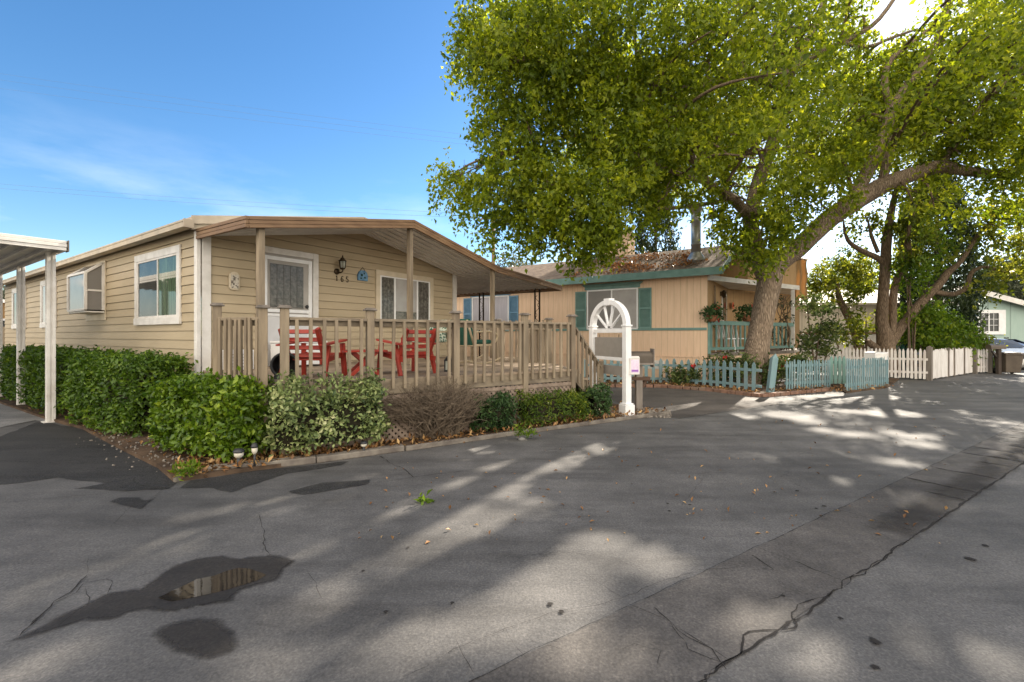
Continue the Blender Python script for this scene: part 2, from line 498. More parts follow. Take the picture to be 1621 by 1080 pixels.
M = dict(
    asphalt=asphalt('asphalt', (0.134, 0.128, 0.122), (0.083, 0.08, 0.077)),
    driveway=asphalt('driveway_asphalt', (0.055, 0.053, 0.051), (0.036, 0.035, 0.034), cracks=0.2),
    apron=asphalt('apron_asphalt', (0.115, 0.1, 0.088), (0.06, 0.054, 0.05), cracks=0.3),
    gutterc=asphalt('gutter_concrete', (0.125, 0.114, 0.104), (0.075, 0.069, 0.064), blot=0.45, cracks=0.6),
    slab=asphalt('slab_concrete', (0.3, 0.29, 0.28), (0.2, 0.195, 0.19), cracks=0.4),
    wet=asphalt('wet_asphalt', (0.05, 0.044, 0.039), (0.03, 0.027, 0.024), rough=0.7, cracks=0),
    crack=plain('crack_dark', (0.032, 0.029, 0.027), 0.95, spec=0.1),
    kerb=mat('kerb_concrete', (0.24, 0.21, 0.17), (0.12, 0.1, 0.085), 5, 0.9, 0.4, 60, dirt=(0.06, 0.05, 0.04)),
    soil=mat('soil', (0.135, 0.09, 0.058), (0.055, 0.038, 0.027), 3, 0.95, 0.7, 30, 0.1),
    siding1=mat('tan_lap_siding', (0.475, 0.385, 0.255), (0.41, 0.33, 0.215), 1.2, 0.6, 0.08, 90, 0.25, stretch=(0.5, 0.5, 2.2), dirt=(0.37, 0.29, 0.18), dscale=0.8),
    white=mat('white_trim', (0.74, 0.71, 0.66), (0.62, 0.59, 0.54), 5, 0.55, 0.05, 50, 0.35, dirt=(0.52, 0.47, 0.4), dscale=2.2),
    cream=mat('cream_trim', (0.62, 0.53, 0.39), (0.53, 0.45, 0.32), 5, 0.6, 0.05, 50),
    whitepaint=mat('white_paint', (0.8, 0.79, 0.77), (0.72, 0.71, 0.69), 6, 0.4, 0.04, 60, 0.45),
    eave=mat('eave_trim', (0.5, 0.42, 0.31), (0.4, 0.33, 0.24), 4, 0.6, 0.05, 50, dirt=(0.3, 0.25, 0.19)),
    brown=mat('brown_fascia', (0.25, 0.155, 0.085), (0.17, 0.1, 0.055), 2.2, 0.6, 0.1, 30, 0.3, stretch=(1, 1, 4)),
    awning=mat('awning_metal', (0.76, 0.74, 0.7), (0.6, 0.58, 0.55), 1.5, 0.45, 0.03, 40, 0.4, dirt=(0.48, 0.45, 0.4)),
    shingle=mat('roof_shingle', (0.31, 0.235, 0.175), (0.19, 0.14, 0.105), 5, 0.95, 0.7, 24, 0.1),
    wood=mat('weathered_wood', (0.32, 0.255, 0.175), (0.18, 0.143, 0.1), 9, 0.85, 0.35, 55, 0.15, stretch=(1, 1, 0.16), dirt=(0.15, 0.115, 0.085), dscale=3),
    woodh=mat('weathered_rail', (0.315, 0.255, 0.178), (0.17, 0.138, 0.1), 9, 0.85, 0.35, 55, 0.15, stretch=(0.35, 0.35, 1), dirt=(0.16, 0.125, 0.095), dscale=3),
    floorw=mat('deck_boards', (0.33, 0.255, 0.18), (0.19, 0.145, 0.105), 5, 0.85, 0.3, 40, 0.15, stretch=(0.5, 0.5, 1)),
    lattice=mat('lattice_wood', (0.31, 0.24, 0.185), (0.18, 0.135, 0.105), 6, 0.9, 0.2, 50, 0.1),
    red=mat('red_paint', (0.4, 0.045, 0.025), (0.28, 0.03, 0.018), 6, 0.5, 0.12, 40, 0.35, dirt=(0.2, 0.05, 0.035)),
    peach=siding_groove('peach_board_siding', (0.77, 0.555, 0.38), (0.66, 0.465, 0.305), 0.2),
    tan2=siding_groove('tan_board_siding', (0.48, 0.31, 0.155), (0.4, 0.25, 0.12), 0.2),
    teal=mat('teal_trim', (0.175, 0.295, 0.255), (0.13, 0.23, 0.2), 4, 0.6, 0.08, 40, dirt=(0.2, 0.28, 0.25)),
    shutb=mat('blue_shutter', (0.16, 0.3, 0.42), (0.12, 0.24, 0.35), 5, 0.6, 0.05, 40),
    picket=mat('pale_blue_picket', (0.2, 0.3, 0.31), (0.145, 0.23, 0.245), 6, 0.75, 0.2, 40, 0.2, stretch=(1, 1, 0.3), dirt=(0.3, 0.31, 0.28), dscale=4),
    wpicket=mat('white_picket', (0.78, 0.74, 0.69), (0.64, 0.59, 0.54), 6, 0.7, 0.15, 40, 0.2, stretch=(1, 1, 0.3), dirt=(0.4, 0.34, 0.29), dscale=4),
    greywood=mat('grey_post_wood', (0.27, 0.235, 0.2), (0.15, 0.13, 0.11), 7, 0.9, 0.35, 50, 0.1, stretch=(1, 1, 0.15)),
    mint=siding_groove('mint_siding', (0.36, 0.46, 0.4), (0.31, 0.41, 0.355), 1.2),
    creamwall=siding_groove('cream_wall', (0.62, 0.56, 0.46), (0.53, 0.47, 0.38), 0.9),
    pane=glassmat('dark_pane', (0.06, 0.062, 0.058), (0.02, 0.022, 0.022)),
    panegreen=glassmat('green_curtain_pane', (0.09, 0.14, 0.08), (0.035, 0.06, 0.035), 3, stretch=(6, 6, 0.5)),
    paneblind=glassmat('blind_pane', (0.42, 0.4, 0.37), (0.33, 0.31, 0.29), 2, 0.12),
    panegrey=glassmat('grey_screen_pane', (0.25, 0.235, 0.22), (0.2, 0.19, 0.175), 2, 0.15),
    panelav=glassmat('pale_curtain_pane', (0.45, 0.44, 0.47), (0.36, 0.35, 0.38), 5, 0.1, (5, 5, 0.4)),
    panelead=glassmat('leaded_pane', (0.19, 0.175, 0.15), (0.07, 0.065, 0.055), 14, 0.08),
    lead=plain('leading', (0.1, 0.09, 0.08), 0.5, 0.3),
    doorw=mat('storm_door_white', (0.62, 0.61, 0.6), (0.55, 0.54, 0.53), 3, 0.45, 0.03, 40),
    doorg=mat('door_grey', (0.4, 0.37, 0.33), (0.34, 0.315, 0.28), 3, 0.55, 0.03, 40),
    iron=plain('dark_iron', (0.035, 0.026, 0.02), 0.5, 0.4),
    brass=plain('aged_brass', (0.07, 0.05, 0.03), 0.4, 0.8),
    lampglass=glassmat('lamp_glass', (0.5, 0.52, 0.45), (0.35, 0.37, 0.3)),
    bluesign=mat('blue_plaque', (0.16, 0.3, 0.42), (0.08, 0.17, 0.27), 14, 0.6, 0.1, 40),
    whitesign=mat('carved_plaque', (0.55, 0.5, 0.41), (0.12, 0.1, 0.08), 24, 0.7, 0.6, 30, lo=0.42, hi=0.52),
    galv=mat('galvanised_flue', (0.5, 0.48, 0.45), (0.36, 0.34, 0.32), 3, 0.4, 0.05, 30, 0.5, metal=0.7),
    signgrey=plain('sign_panel_grey', (0.27, 0.245, 0.21), 0.6),
    flyer=mat('pink_flyer', (0.74, 0.64, 0.72), (0.62, 0.5, 0.64), 20, 0.4, 0),
    black=plain('black_plastic', (0.02, 0.02, 0.02), 0.45),
    rubber=plain('rubber', (0.018, 0.018, 0.019), 0.8),
    binbrown=mat('bin_brown', (0.12, 0.095, 0.07), (0.085, 0.066, 0.05), 4, 0.5, 0.05, 30),
    carpaint=plain('silver_blue_paint', (0.34, 0.42, 0.56), 0.22, 0.35, 0.6),
    carglass=glassmat('car_glass', (0.05, 0.08, 0.14), (0.04, 0.06, 0.1)),
    taillight=plain('tail_light_red', (0.5, 0.03, 0.02), 0.2),
    rattan=mat('rattan', (0.4, 0.32, 0.2), (0.28, 0.22, 0.14), 14, 0.6, 0.2, 60),
    cushion=mat('green_cushion', (0.02, 0.085, 0.055), (0.012, 0.05, 0.035), 6, 0.9, 0.2, 60),
    cushionp=mat('patterned_cushion', (0.42, 0.45, 0.36), (0.02, 0.07, 0.045), 30, 0.9, 0.1, 60, lo=0.47, hi=0.52),
    terracotta=mat('terracotta', (0.36, 0.15, 0.075), (0.25, 0.1, 0.05), 6, 0.8, 0.1, 40),
    stone=mat('garden_stone', (0.27, 0.24, 0.2), (0.15, 0.13, 0.11), 7, 0.9, 0.5, 30),
    brick=mat('kerb_brick', (0.27, 0.15, 0.1), (0.15, 0.09, 0.065), 7, 0.9, 0.5, 30, dirt=(0.16, 0.13, 0.1)),
    paver=mat('grey_paver', (0.2, 0.185, 0.165), (0.13, 0.12, 0.105), 7, 0.9, 0.4, 40),
    bark=barkmat('furrowed_bark', (0.5, 0.39, 0.28), (0.25, 0.185, 0.13)),
    bark2=barkmat('smooth_bark', (0.34, 0.25, 0.17), (0.19, 0.135, 0.09)),
    twig=mat('dry_twig', (0.2, 0.155, 0.11), (0.115, 0.088, 0.064), 9, 0.9, 0, spec=0.1),
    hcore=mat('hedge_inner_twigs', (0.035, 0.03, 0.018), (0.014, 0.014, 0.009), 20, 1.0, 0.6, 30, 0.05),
    pole=mat('utility_pole_wood', (0.23, 0.15, 0.095), (0.16, 0.1, 0.065), 4, 0.9, 0.2, 30, stretch=(1, 1, 0.1)),
    wire=plain('wire', (0.16, 0.18, 0.22), 0.6),
    orange=plain('orange_flower', (0.8, 0.12, 0.04), 0.6),
    shade=mat('tan_sunshade_cloth', (0.55, 0.36, 0.17), (0.46, 0.29, 0.13), 3, 0.85, 0.1, 30),
    lampcap=plain('solar_lamp_black', (0.03, 0.03, 0.032), 0.4),
    lamplens=plain('frosted_lens', (0.62, 0.57, 0.46), 0.25),
    water=None,
)
m, t, b = newmat('puddle_water')
b.inputs['Base Color'].default_value = (0.022, 0.02, 0.018, 1)
b.inputs['Roughness'].default_value = 0.015
b.inputs['Specular IOR Level'].default_value = 0.9
b.inputs['IOR'].default_value = 1.5
mp_ = coords(t, rnd=False); nn = noise(t, mp_, 30, 2)
bp_ = t.nodes.new('ShaderNodeBump'); bp_.inputs['Strength'].default_value = 0.012; bp_.inputs['Distance'].default_value = 0.01
t.links.new(nn.outputs['Fac'], bp_.inputs['Height']); t.links.new(bp_.outputs['Normal'], b.inputs['Normal'])
M['water'] = m
# fabric sunshade lets light through
t = M['shade'].node_tree
tr = t.nodes.new('ShaderNodeBsdfTranslucent'); tr.inputs['Color'].default_value = (0.5, 0.3, 0.12, 1)
ms = t.nodes.new('ShaderNodeMixShader'); ms.inputs['Fac'].default_value = 0.5
t.links.new(t.nodes['Principled BSDF'].outputs[0], ms.inputs[1]); t.links.new(tr.outputs[0], ms.inputs[2])
t.links.new(ms.outputs[0], t.nodes['Material Output'].inputs['Surface'])

LEAF = dict(
    big=leafmat('canopy_leaf', (0.065, 0.105, 0.009), (0.185, 0.24, 0.014), (0.38, 0.41, 0.035), 0.6, (1.9, 1.7, 0.8)),
    second=leafmat('second_tree_leaf', (0.05, 0.08, 0.009), (0.115, 0.15, 0.013), (0.27, 0.28, 0.035), 0.5, (1.7, 1.5, 0.9)),
    hedge=leafmat('hedge_leaf', (0.04, 0.085, 0.007), (0.12, 0.2, 0.013), (0.28, 0.36, 0.03), 0.3, (1.3, 1.3, 0.8), 0.35),
    hedged=leafmat('dark_hedge_leaf', (0.03, 0.068, 0.008), (0.085, 0.155, 0.012), (0.2, 0.28, 0.025), 0.3, (1.3, 1.3, 0.8), 0.4),
    varieg=leafmat('variegated_leaf', (0.05, 0.085, 0.025), (0.25, 0.31, 0.1), (0.68, 0.66, 0.34), 0.25, None, 0.4),
    juniper=leafmat('juniper_leaf', (0.035, 0.075, 0.008), (0.1, 0.16, 0.01), (0.3, 0.33, 0.02), 0.3),
    shrub=leafmat('shrub_leaf', (0.025, 0.06, 0.018), (0.055, 0.11, 0.03), (0.12, 0.19, 0.05), 0.3),
    cypress=leafmat('cypress_leaf', (0.012, 0.026, 0.007), (0.034, 0.056, 0.014), (0.075, 0.1, 0.025), 0.2),
    olive=leafmat('olive_leaf', (0.045, 0.055, 0.03), (0.1, 0.115, 0.06), (0.22, 0.22, 0.13), 0.3),
    vine=leafmat('vine_leaf', (0.05, 0.1, 0.008), (0.12, 0.2, 0.012), (0.28, 0.34, 0.025), 0.45, (1.6, 1.5, 0.9)),
    rose=leafmat('rose_leaf', (0.035, 0.06, 0.015), (0.09, 0.13, 0.03), (0.2, 0.22, 0.06), 0.35),
    litter=leafmat('fallen_leaf', (0.12, 0.055, 0.02), (0.28, 0.14, 0.05), (0.5, 0.32, 0.13), 0.1),
    roofl=leafmat('roof_litter_leaf', (0.16, 0.06, 0.02), (0.36, 0.15, 0.045), (0.55, 0.28, 0.09), 0.15),
    petal=leafmat('red_petal', (0.4, 0.01, 0.015), (0.6, 0.03, 0.03), (0.75, 0.08, 0.06), 0.3),
    far=leafmat('far_tree_leaf', (0.05, 0.065, 0.035), (0.085, 0.1, 0.055), (0.15, 0.16, 0.09), 0.25),
)

def leaves(name, P, size, mt, parent=None, tint=None, aspect=0.5, droop=0.35, fold=0.18, jitter=0.5, nbias=None, nb=0.0, world=True):
    """one mesh of many small folded leaves at points P (n,3)"""
    P = np.asarray(P, float)
    n = len(P)
    d = NP.normal(size=(n, 3)); d[:, 2] -= droop * 2
    d /= np.linalg.norm(d, axis=1)[:, None]
    q = NP.normal(size=(n, 3))
    if nbias is not None:
        q = q * (1 - nb) + nbias * nb * 1.6
    q -= d * np.sum(q * d, axis=1)[:, None]
    q /= np.linalg.norm(q, axis=1)[:, None] + 1e-9
    sd = np.cross(d, q)
    Ls = (size * (1 + jitter * NP.uniform(-1, 1, n)))[:, None]
    Wd = Ls * aspect * 0.5
    v = np.empty((n, 4, 3))
    v[:, 0] = P
    v[:, 1] = P + d * Ls * 0.48 + sd * Wd + q * Ls * fold
    v[:, 2] = P + d * Ls
    v[:, 3] = P + d * Ls * 0.48 - sd * Wd + q * Ls * fold
    v = v.reshape(-1, 3)
    if parent is not None and world:
        im = np.array(wmat(parent).inverted())
        v = v @ im[:3, :3].T + im[:3, 3]
    me = bpy.data.meshes.new(name)
    me.vertices.add(n * 4)
    me.vertices.foreach_set('co', v.ravel())
    idx = (np.arange(n)[:, None] * 4 + np.array([0, 1, 2, 0, 2, 3])[None]).ravel()
    me.loops.add(n * 6)
    me.loops.foreach_set('vertex_index', idx.astype(np.int32))
    me.polygons.add(n * 2)
    me.polygons.foreach_set('loop_start', (np.arange(n * 2) * 3).astype(np.int32))
    me.polygons.foreach_set('loop_total', np.full(n * 2, 3, np.int32))
    me.update()
    if tint is None: tint = NP.uniform(0, 1, n)
    a = me.attributes.new('tint', 'FLOAT', 'FACE')
    a.data.foreach_set('value', np.repeat(np.clip(tint, 0, 1), 2).astype(np.float32))
    me.materials.append(mt)
    me.validate()
    o = bpy.data.objects.new(name, me)
    COL.objects.link(o)
    o.parent = parent
    return o

def clump_points(c, r, n, per=45, spread=0.2, shell=0.5, flat=0.75, spray=0.0):
    """leaf points gathered in clumps through an ellipsoid; returns points and a tint value per point"""
    c = np.array(c); r = np.array(r if hasattr(r, '__len__') else (r, r, r), float)
    k = max(1, int(n / per))
    d = NP.normal(size=(k, 3)); d /= np.linalg.norm(d, axis=1)[:, None]
    rad = NP.uniform(shell, 1.0, k) ** 0.7
    cc = c + d * rad[:, None] * r
    ct = NP.uniform(0.15, 0.75, k)
    pts = np.repeat(cc, per, axis=0)
    g = NP.normal(size=pts.shape) * spread
    g[:, 2] *= flat
    if spray:                       # leaves strung along hanging sprays
        ns = 4
        sd_ = NP.normal(size=(k, ns, 3)) * .8 + d[:, None, :] * .7; sd_[:, :, 2] -= .45
        sd_ /= np.linalg.norm(sd_, axis=2)[:, :, None]
        sd_ = np.repeat(np.repeat(sd_, int(per / ns) + 1, axis=1)[:, :per], 1, axis=0).reshape(-1, 3)
        tt = NP.uniform(0, 1, len(pts))[:, None]
        sag = np.zeros_like(pts); sag[:, 2] = -(tt[:, 0] ** 2) * .18
        g = sd_ * tt * spray + sag + NP.normal(size=pts.shape) * .055
    tint = np.repeat(ct, per) + NP.normal(size=len(pts)) * 0.16 + g[:, 2] / spread * 0.05
    return pts + g, tint

def faded(src, name, alpha_scale=9.0, strength=0.9):
    """copy of a road material whose edge breaks up and feathers, driven by the mesh's own 'edge' value"""
    m = M[src].copy(); m.name = name; t = m.node_tree
    at = t.nodes.new('ShaderNodeAttribute'); at.attribute_name = 'edge'
    mp = coords(t, rnd=False); n = noise(t, mp, alpha_scale, 8, 0.7)
    ad = t.nodes.new('ShaderNodeMath'); ad.operation = 'MULTIPLY_ADD'; ad.inputs[1].default_value = 2.0
    sb = t.nodes.new('ShaderNodeMath'); sb.operation = 'SUBTRACT'; sb.inputs[1].default_value = 1.15
    hf = t.nodes.new('ShaderNodeMath'); hf.operation = 'MULTIPLY'; hf.inputs[1].default_value = 0.7; t.links.new(n.outputs['Fac'], hf.inputs[0])
    t.links.new(at.outputs['Fac'], ad.inputs[0]); t.links.new(hf.outputs[0], ad.inputs[2])
    t.links.new(ad.outputs[0], sb.inputs[0])
    r = ramp(t, [(0.0, (0, 0, 0)), (0.4, (strength,) * 3)])
    t.links.new(sb.outputs[0], r.inputs['Fac'])
    tr = t.nodes.new('ShaderNodeBsdfTransparent'); ms = t.nodes.new('ShaderNodeMixShader')
    t.links.new(r.outputs['Color'], ms.inputs['Fac'])
    t.links.new(tr.outputs[0], ms.inputs[1]); t.links.new(t.nodes['Principled BSDF'].outputs[0], ms.inputs[2])
    t.links.new(ms.outputs[0], t.nodes['Material Output'].inputs['Surface'])
    return m
M['wetf'] = faded('wet', 'wet_asphalt_edge')
M['dryf'] = faded('driveway', 'dark_stain_edge', 6, 0.82)
M['crackf'] = faded('crack', 'crack_broken', 30, 0.95)
M['dirtf'] = asphalt('gutter_dirt', (0.07, 0.062, 0.054), (0.045, 0.04, 0.036), cracks=0); M['dirtf'] = faded('dirtf', 'gutter_dirt_edge', 5, 0.6)

# ================================================================== GROUND
def sheet(name, pts, z, mt, kind='structure'):
    mb = MB()
    n = len(pts)
    area = sum(pts[i][0] * pts[(i + 1) % n][1] - pts[(i + 1) % n][0] * pts[i][1] for i in range(n))
    if area < 0: pts = pts[::-1]
    mb.add([(p[0], p[1], z) for p in pts], [tuple(range(n))])
    o = mb.build(name, mt)
    return tag(o, kind=kind)

def stain(name, pts, z, mt, f=0.09):
    """flat patch whose outline fades: an inner outline (edge 1) and an outer ring (edge 0)"""
    poly = np.array([(p[0], p[1]) for p in pts])
    lo, hi = poly.min(0) - f, poly.max(0) + f
    st = max(.025, float((hi - lo).max()) / 110)
    xs, ys = np.arange(lo[0], hi[0] + st, st), np.arange(lo[1], hi[1] + st, st)
    X, Y = np.meshgrid(xs, ys); Q = np.stack([X.ravel(), Y.ravel()], 1)
    dist = np.full(len(Q), 1e9); ins = np.zeros(len(Q), bool)
    for a, b in zip(poly, np.roll(poly, -1, 0)):
        e = b - a; t = np.clip(((Q - a) @ e) / (e @ e + 1e-12), 0, 1)
        dist = np.minimum(dist, np.linalg.norm(Q - a - t[:, None] * e, axis=1))
        if a[1] != b[1]: ins ^= ((a[1] > Q[:, 1]) != (b[1] > Q[:, 1])) & (Q[:, 0] < (b[0] - a[0]) * (Q[:, 1] - a[1]) / (b[1] - a[1]) + a[0])
    sd = np.where(ins, dist, -dist)
    edge = np.clip(.45 + sd / (2 * f), 0, 1)
    nx = len(xs); ii = np.arange((len(ys) - 1) * (nx - 1)); r_ = ii // (nx - 1) * nx + ii % (nx - 1)
    cells = np.stack([r_, r_ + 1, r_ + nx + 1, r_ + nx], 1)
    cells = cells[edge[cells].max(1) > 0]
    used = np.unique(cells); remap = np.full(len(Q), -1); remap[used] = np.arange(len(used))
    mb = MB(); mb.add([(Q[k][0], Q[k][1], z) for k in used], [tuple(int(q) for q in remap[c]) for c in cells])
    o = mb.build(name, mt)
    at = o.data.attributes.new('edge', 'FLOAT', 'POINT'); at.data.foreach_set('value', edge[used].astype(np.float32))
    return tag(o, kind='structure')

def ragged(pts, amp=0.05, step=0.12, seed=0):
    """subdivide a closed outline and roughen it"""
    out = []
    n = len(pts)
    for i in range(n):
        a, b = Vector((pts[i][0], pts[i][1], 0)), Vector((pts[(i + 1) % n][0], pts[(i + 1) % n][1], 0))
        k = max(1, int((b - a).length / step))
        for j in range(k):
            p = a.lerp(b, j / k)
            d = Vector((mnoise.noise(p * 3.1 + Vector((seed, 0, 0))) + 0.6 * mnoise.noise(p * 9 + Vector((seed, 4, 0))), mnoise.noise(p * 3.3 + Vector((0, seed, 9))) + 0.6 * mnoise.noise(p * 9 + Vector((3, seed, 0))), 0)) * amp
            out.append((p.x + d.x, p.y + d.y))
    return out

QV = Vector((0.838, 0.545, 0))          # direction the street runs
QN = Vector((-0.545, 0.838, 0))
mb = MB(); mb.add([(-500, -120, 0), (500, -120, 0), (500, 900, 0), (-500, 900, 0)], [(0, 1, 2, 3)])
tag(mb.build('road', M['asphalt']), kind='structure')

# concrete valley gutter along the street
g0, g1 = G(1113, 1078), G(754, 1074)
n0 = QN * ((g1 - g0).dot(QN))
gp = [g0 - QV * 6, g0 + QV * 60, g0 + QV * 60 + n0, g0 - QV * 6 + n0]
sheet('gutter_strip', [(p.x, p.y) for p in gp], 0.003, M['gutterc'])
mb = MB()
CE = []
def crack(mb, pts, w=0.012, z=0.0065, seed=0, amp=0.03):
    P = [Vector((p[0], p[1], 0)) for p in pts]
    Q = []
    for a, b in zip(P, P[1:]):
        k = max(2, int((b - a).length / 0.05))
        for j in range(k):
            Q.append(a.lerp(b, j / k))
    Q.append(P[-1])
    R2 = []
    for i, p in enumerate(Q):
        e = min(1, i / 3, (len(Q) - 1 - i) / 3)
        d = Vector((mnoise.noise(p * 4 + Vector((seed, 1, 0))), mnoise.noise(p * 4 + Vector((1, seed, 5))), 0)) * amp + Vector((mnoise.noise(p * 17), mnoise.noise(p * 17 + Vector((5, 5, 5))), 0)) * amp * 0.45
        R2.append(p + d * e)
    vs, fs = [], []
    for i, p in enumerate(R2):
        t = (R2[min(i + 1, len(R2) - 1)] - R2[max(i - 1, 0)])
        t = t.normalized() if t.length > 1e-9 else Vector((1, 0, 0))
        nn = Vector((-t.y, t.x, 0))
        ww = 0.5 * w * (0.55 + 0.9 * abs(mnoise.noise(p * 9 + Vector((seed, 2, 2))))) * (0.4 if i in (0, len(R2) - 1) else 1)
        ww *= 1.7
        vs += [p + nn * ww / 2 + Vector((0, 0, z)), p + Vector((0, 0, z)), p - nn * ww / 2 + Vector((0, 0, z))]
        CE.extend([.2, random.uniform(.5, .85), .2])
    fs = [(3 * i + k, 3 * i + k + 1, 3 * i + k + 4, 3 * i + k + 3) for i in range(len(R2) - 1) for k in (0, 1)]
    mb.add(vs, [f[::-1] for f in fs])
def cpx(mb, pts, w=0.012, **k):
    crack(mb, [G(*p)[:2] for p in pts], w, **k)
# seam lines of the gutter
crack(mb, [g0 - QV * 2, g0 + QV * 1.2], 0.05, seed=1, amp=0.05)
crack(mb, [g0 - QV * 2, g0 + QV * 1.2], 0.03, seed=8, amp=0.09)
crack(mb, [g0 + QV * 1.2, g0 + QV * 2.4], 0.035, seed=5, amp=0.03)
crack(mb, [g0 + QV * 1.1, g0 + QV * 2.4], 0.02, seed=9, amp=0.06)
crack(mb, [g0 + QV * 2.4, g0 + QV * 22], 0.05, seed=2, amp=0.015)
crack(mb, [g0 + n0 - QV * 2, g0 + n0 + QV * 22], 0.012, seed=3, amp=0.012)
s_ = 0.2
k_ = 0
while s_ < 11:
    a = g0 + QV * s_ + n0 * 0.02; b_ = g0 + QV * s_ + n0 * (0.98 if k_ % 3 else 0.55)
    far_ = s_ > 3.6
    if far_ or k_ % 2 == 0:
        crack(mb, [a, b_], 0.09 if far_ else 0.014, seed=10 + k_, amp=0.04)
    s_ += random.uniform(0.32, 0.75) if far_ else random.uniform(0.45, 0.8)
    k_ += 1
# scattered cracks
cpx(mb, [(1035, 962), (1075, 1000), (1125, 1030), (1150, 1062)], 0.022, seed=31)
cpx(mb, [(1060, 985), (1085, 1030), (1140, 1050)], 0.012, seed=32)
cpx(mb, [(1000, 960), (1060, 985)], 0.008, seed=33)
cpx(mb, [(640, 1074), (723, 1030), (830, 985), (960, 955), (1100, 905), (1180, 898)], 0.008, seed=34)
cpx(mb, [(722, 1015), (750, 1068)], 0.009, seed=35)
cpx(mb, [(795, 990), (835, 1045)], 0.006, seed=36)
cpx(mb, [(910, 900), (990, 950)], 0.006, seed=37)
cpx(mb, [(960, 880), (1100, 945)], 0.005, seed=38)
cpx(mb, [(985, 1030), (1005, 1020), (1050, 1030), (1040, 1055)], 0.008, seed=39)
cpx(mb, [(0, 797), (60, 792), (150, 783), (240, 775), (272, 772)], 0.013, seed=40)
cpx(mb, [(120, 776), (205, 757)], 0.008, seed=41)
cpx(mb, [(175, 835), (210, 800), (240, 790), (262, 772)], 0.009, seed=42)
cpx(mb, [(30, 1010), (85, 955), (110, 938), (138, 912)], 0.03, seed=43)
cpx(mb, [(85, 957), (120, 940), (128, 925), (165, 918), (175, 925), (170, 942)], 0.014, seed=44)
cpx(mb, [(95, 928), (140, 922)], 0.008, seed=45)
cpx(mb, [(135, 930), (143, 955), (95, 990)], 0.012, seed=46)
cpx(mb, [(140, 885), (140, 912)], 0.006, seed=47)
cpx(mb, [(410, 815), (416, 830), (418, 860), (428, 880)], 0.014, seed=48)
cpx(mb, [(418, 845), (416, 878)], 0.008, seed=49)
cpx(mb, [(205, 918), (240, 908), (265, 895)], 0.007, seed=50)
cpx(mb, [(430, 868), (470, 855)], 0.006, seed=51)
cpx(mb, [(485, 905), (500, 925), (510, 950)], 0.007, seed=52)
cpx(mb, [(600, 722), (640, 745), (655, 757)], 0.03, seed=53)
cpx(mb, [(470, 778), (560, 770), (650, 757), (760, 742), (800, 735)], 0.014, seed=54)
cpx(mb, [(1069, 664), (1130, 655), (1190, 648), (1235, 640)], 0.05, seed=55, amp=0.02)
cpx(mb, [(1190, 880), (1225, 903)], 0.03, seed=56)
cpx(mb, [(1205, 900), (1235, 905)], 0.012, seed=57)
cpx(mb, [(1210, 952), (1232, 948), (1240, 940)], 0.012, seed=58)
cpx(mb, [(850, 1030), (870, 1025), (890, 1030)], 0.007, seed=59)
cpx(mb, [(1300, 795), (1420, 860)], 0.006, seed=60)
cpx(mb, [(1080, 800), (1110, 760), (1080, 745)], 0.006, seed=61)
o = mb.build('road_cracks', M['crackf']); tag(o, kind='structure')
at = o.data.attributes.new('edge', 'FLOAT', 'POINT'); at.data.foreach_set('value', CE)
# dirt gathered in the gutter, and along both seams
for a_, b_, w_, f_ in ((2.4, 15, .5, .3),):
    q = [g0 + QV * a_ - n0 * .02, g0 + QV * b_ - n0 * .02, g0 + QV * b_ + n0 * (w_ + .1), g0 + QV * a_ + n0 * w_]
    stain('gutter_dirt', ragged([(p.x, p.y) for p in q], .06, .2, 13), 0.0048, M['dirtf'], f_)

# darker driveway on the left, pale slab behind it
def gl(pts): return [tuple(G(*p)[:2]) for p in pts]
stain('driveway', ragged(gl([(-260, 694), (-40, 706), (60, 668), (128, 678), (190, 708), (250, 738), (283, 764), (262, 778), (180, 768), (90, 757), (0, 768), (-260, 785)]), 0.05, 0.15, 3), 0.004, M['dryf'], .05)
sheet('driveway_slab', gl([(-500, 688), (-60, 690), (55, 666), (70, 668), (96, 664), (60, 649), (0, 628), (-700, 628)]), 0.008, M['slab'])
sheet('side_apron', ragged(gl([(1015, 657), (1070, 662), (1130, 654), (1190, 646), (1235, 640), (1210, 632), (1150, 622), (1050, 614), (960, 618), (965, 630)]), 0.04, 0.2, 6), 0.004, M['apron'])
# wet patches, oil stains
Z3 = lambda x, y: (x / 2.533, 700 + y / 2.533)
wet = [Z3(*p) for p in [(30, 800), (160, 740), (250, 690), (350, 655), (430, 610), (560, 590), (640, 530), (700, 495), (800, 465), (890, 455), (950, 470), (1050, 460), (1120, 455), (1170, 480), (1140, 510), (1130, 545), (1060, 572), (980, 592), (930, 640), (820, 665), (700, 690), (600, 676), (520, 690), (450, 715), (330, 720), (230, 752), (100, 785)]]
stain('wet_patch', ragged(gl(wet), 0.03, 0.05, 1), 0.0035, M['wetf'], .1)
pud = [Z3(*p) for p in [(635, 630), (690, 600), (740, 578), (790, 552), (850, 542), (920, 516), (960, 505), (1010, 510), (1070, 535), (1030, 560), (980, 578), (900, 602), (830, 618), (760, 632), (690, 645)]]
sheet('puddle', ragged(gl(pud), 0.018, 0.05, 2), 0.0055, M['water'])
stain('damp_patch', ragged(gl([Z3(800 + 165 * math.cos(a) + 12 * math.sin(3 * a), 790 + 84 * math.sin(a)) for a in [i * math.pi / 14 for i in range(28)]]), 0.03, 0.05, 4), 0.0035, M['wetf'], .12)
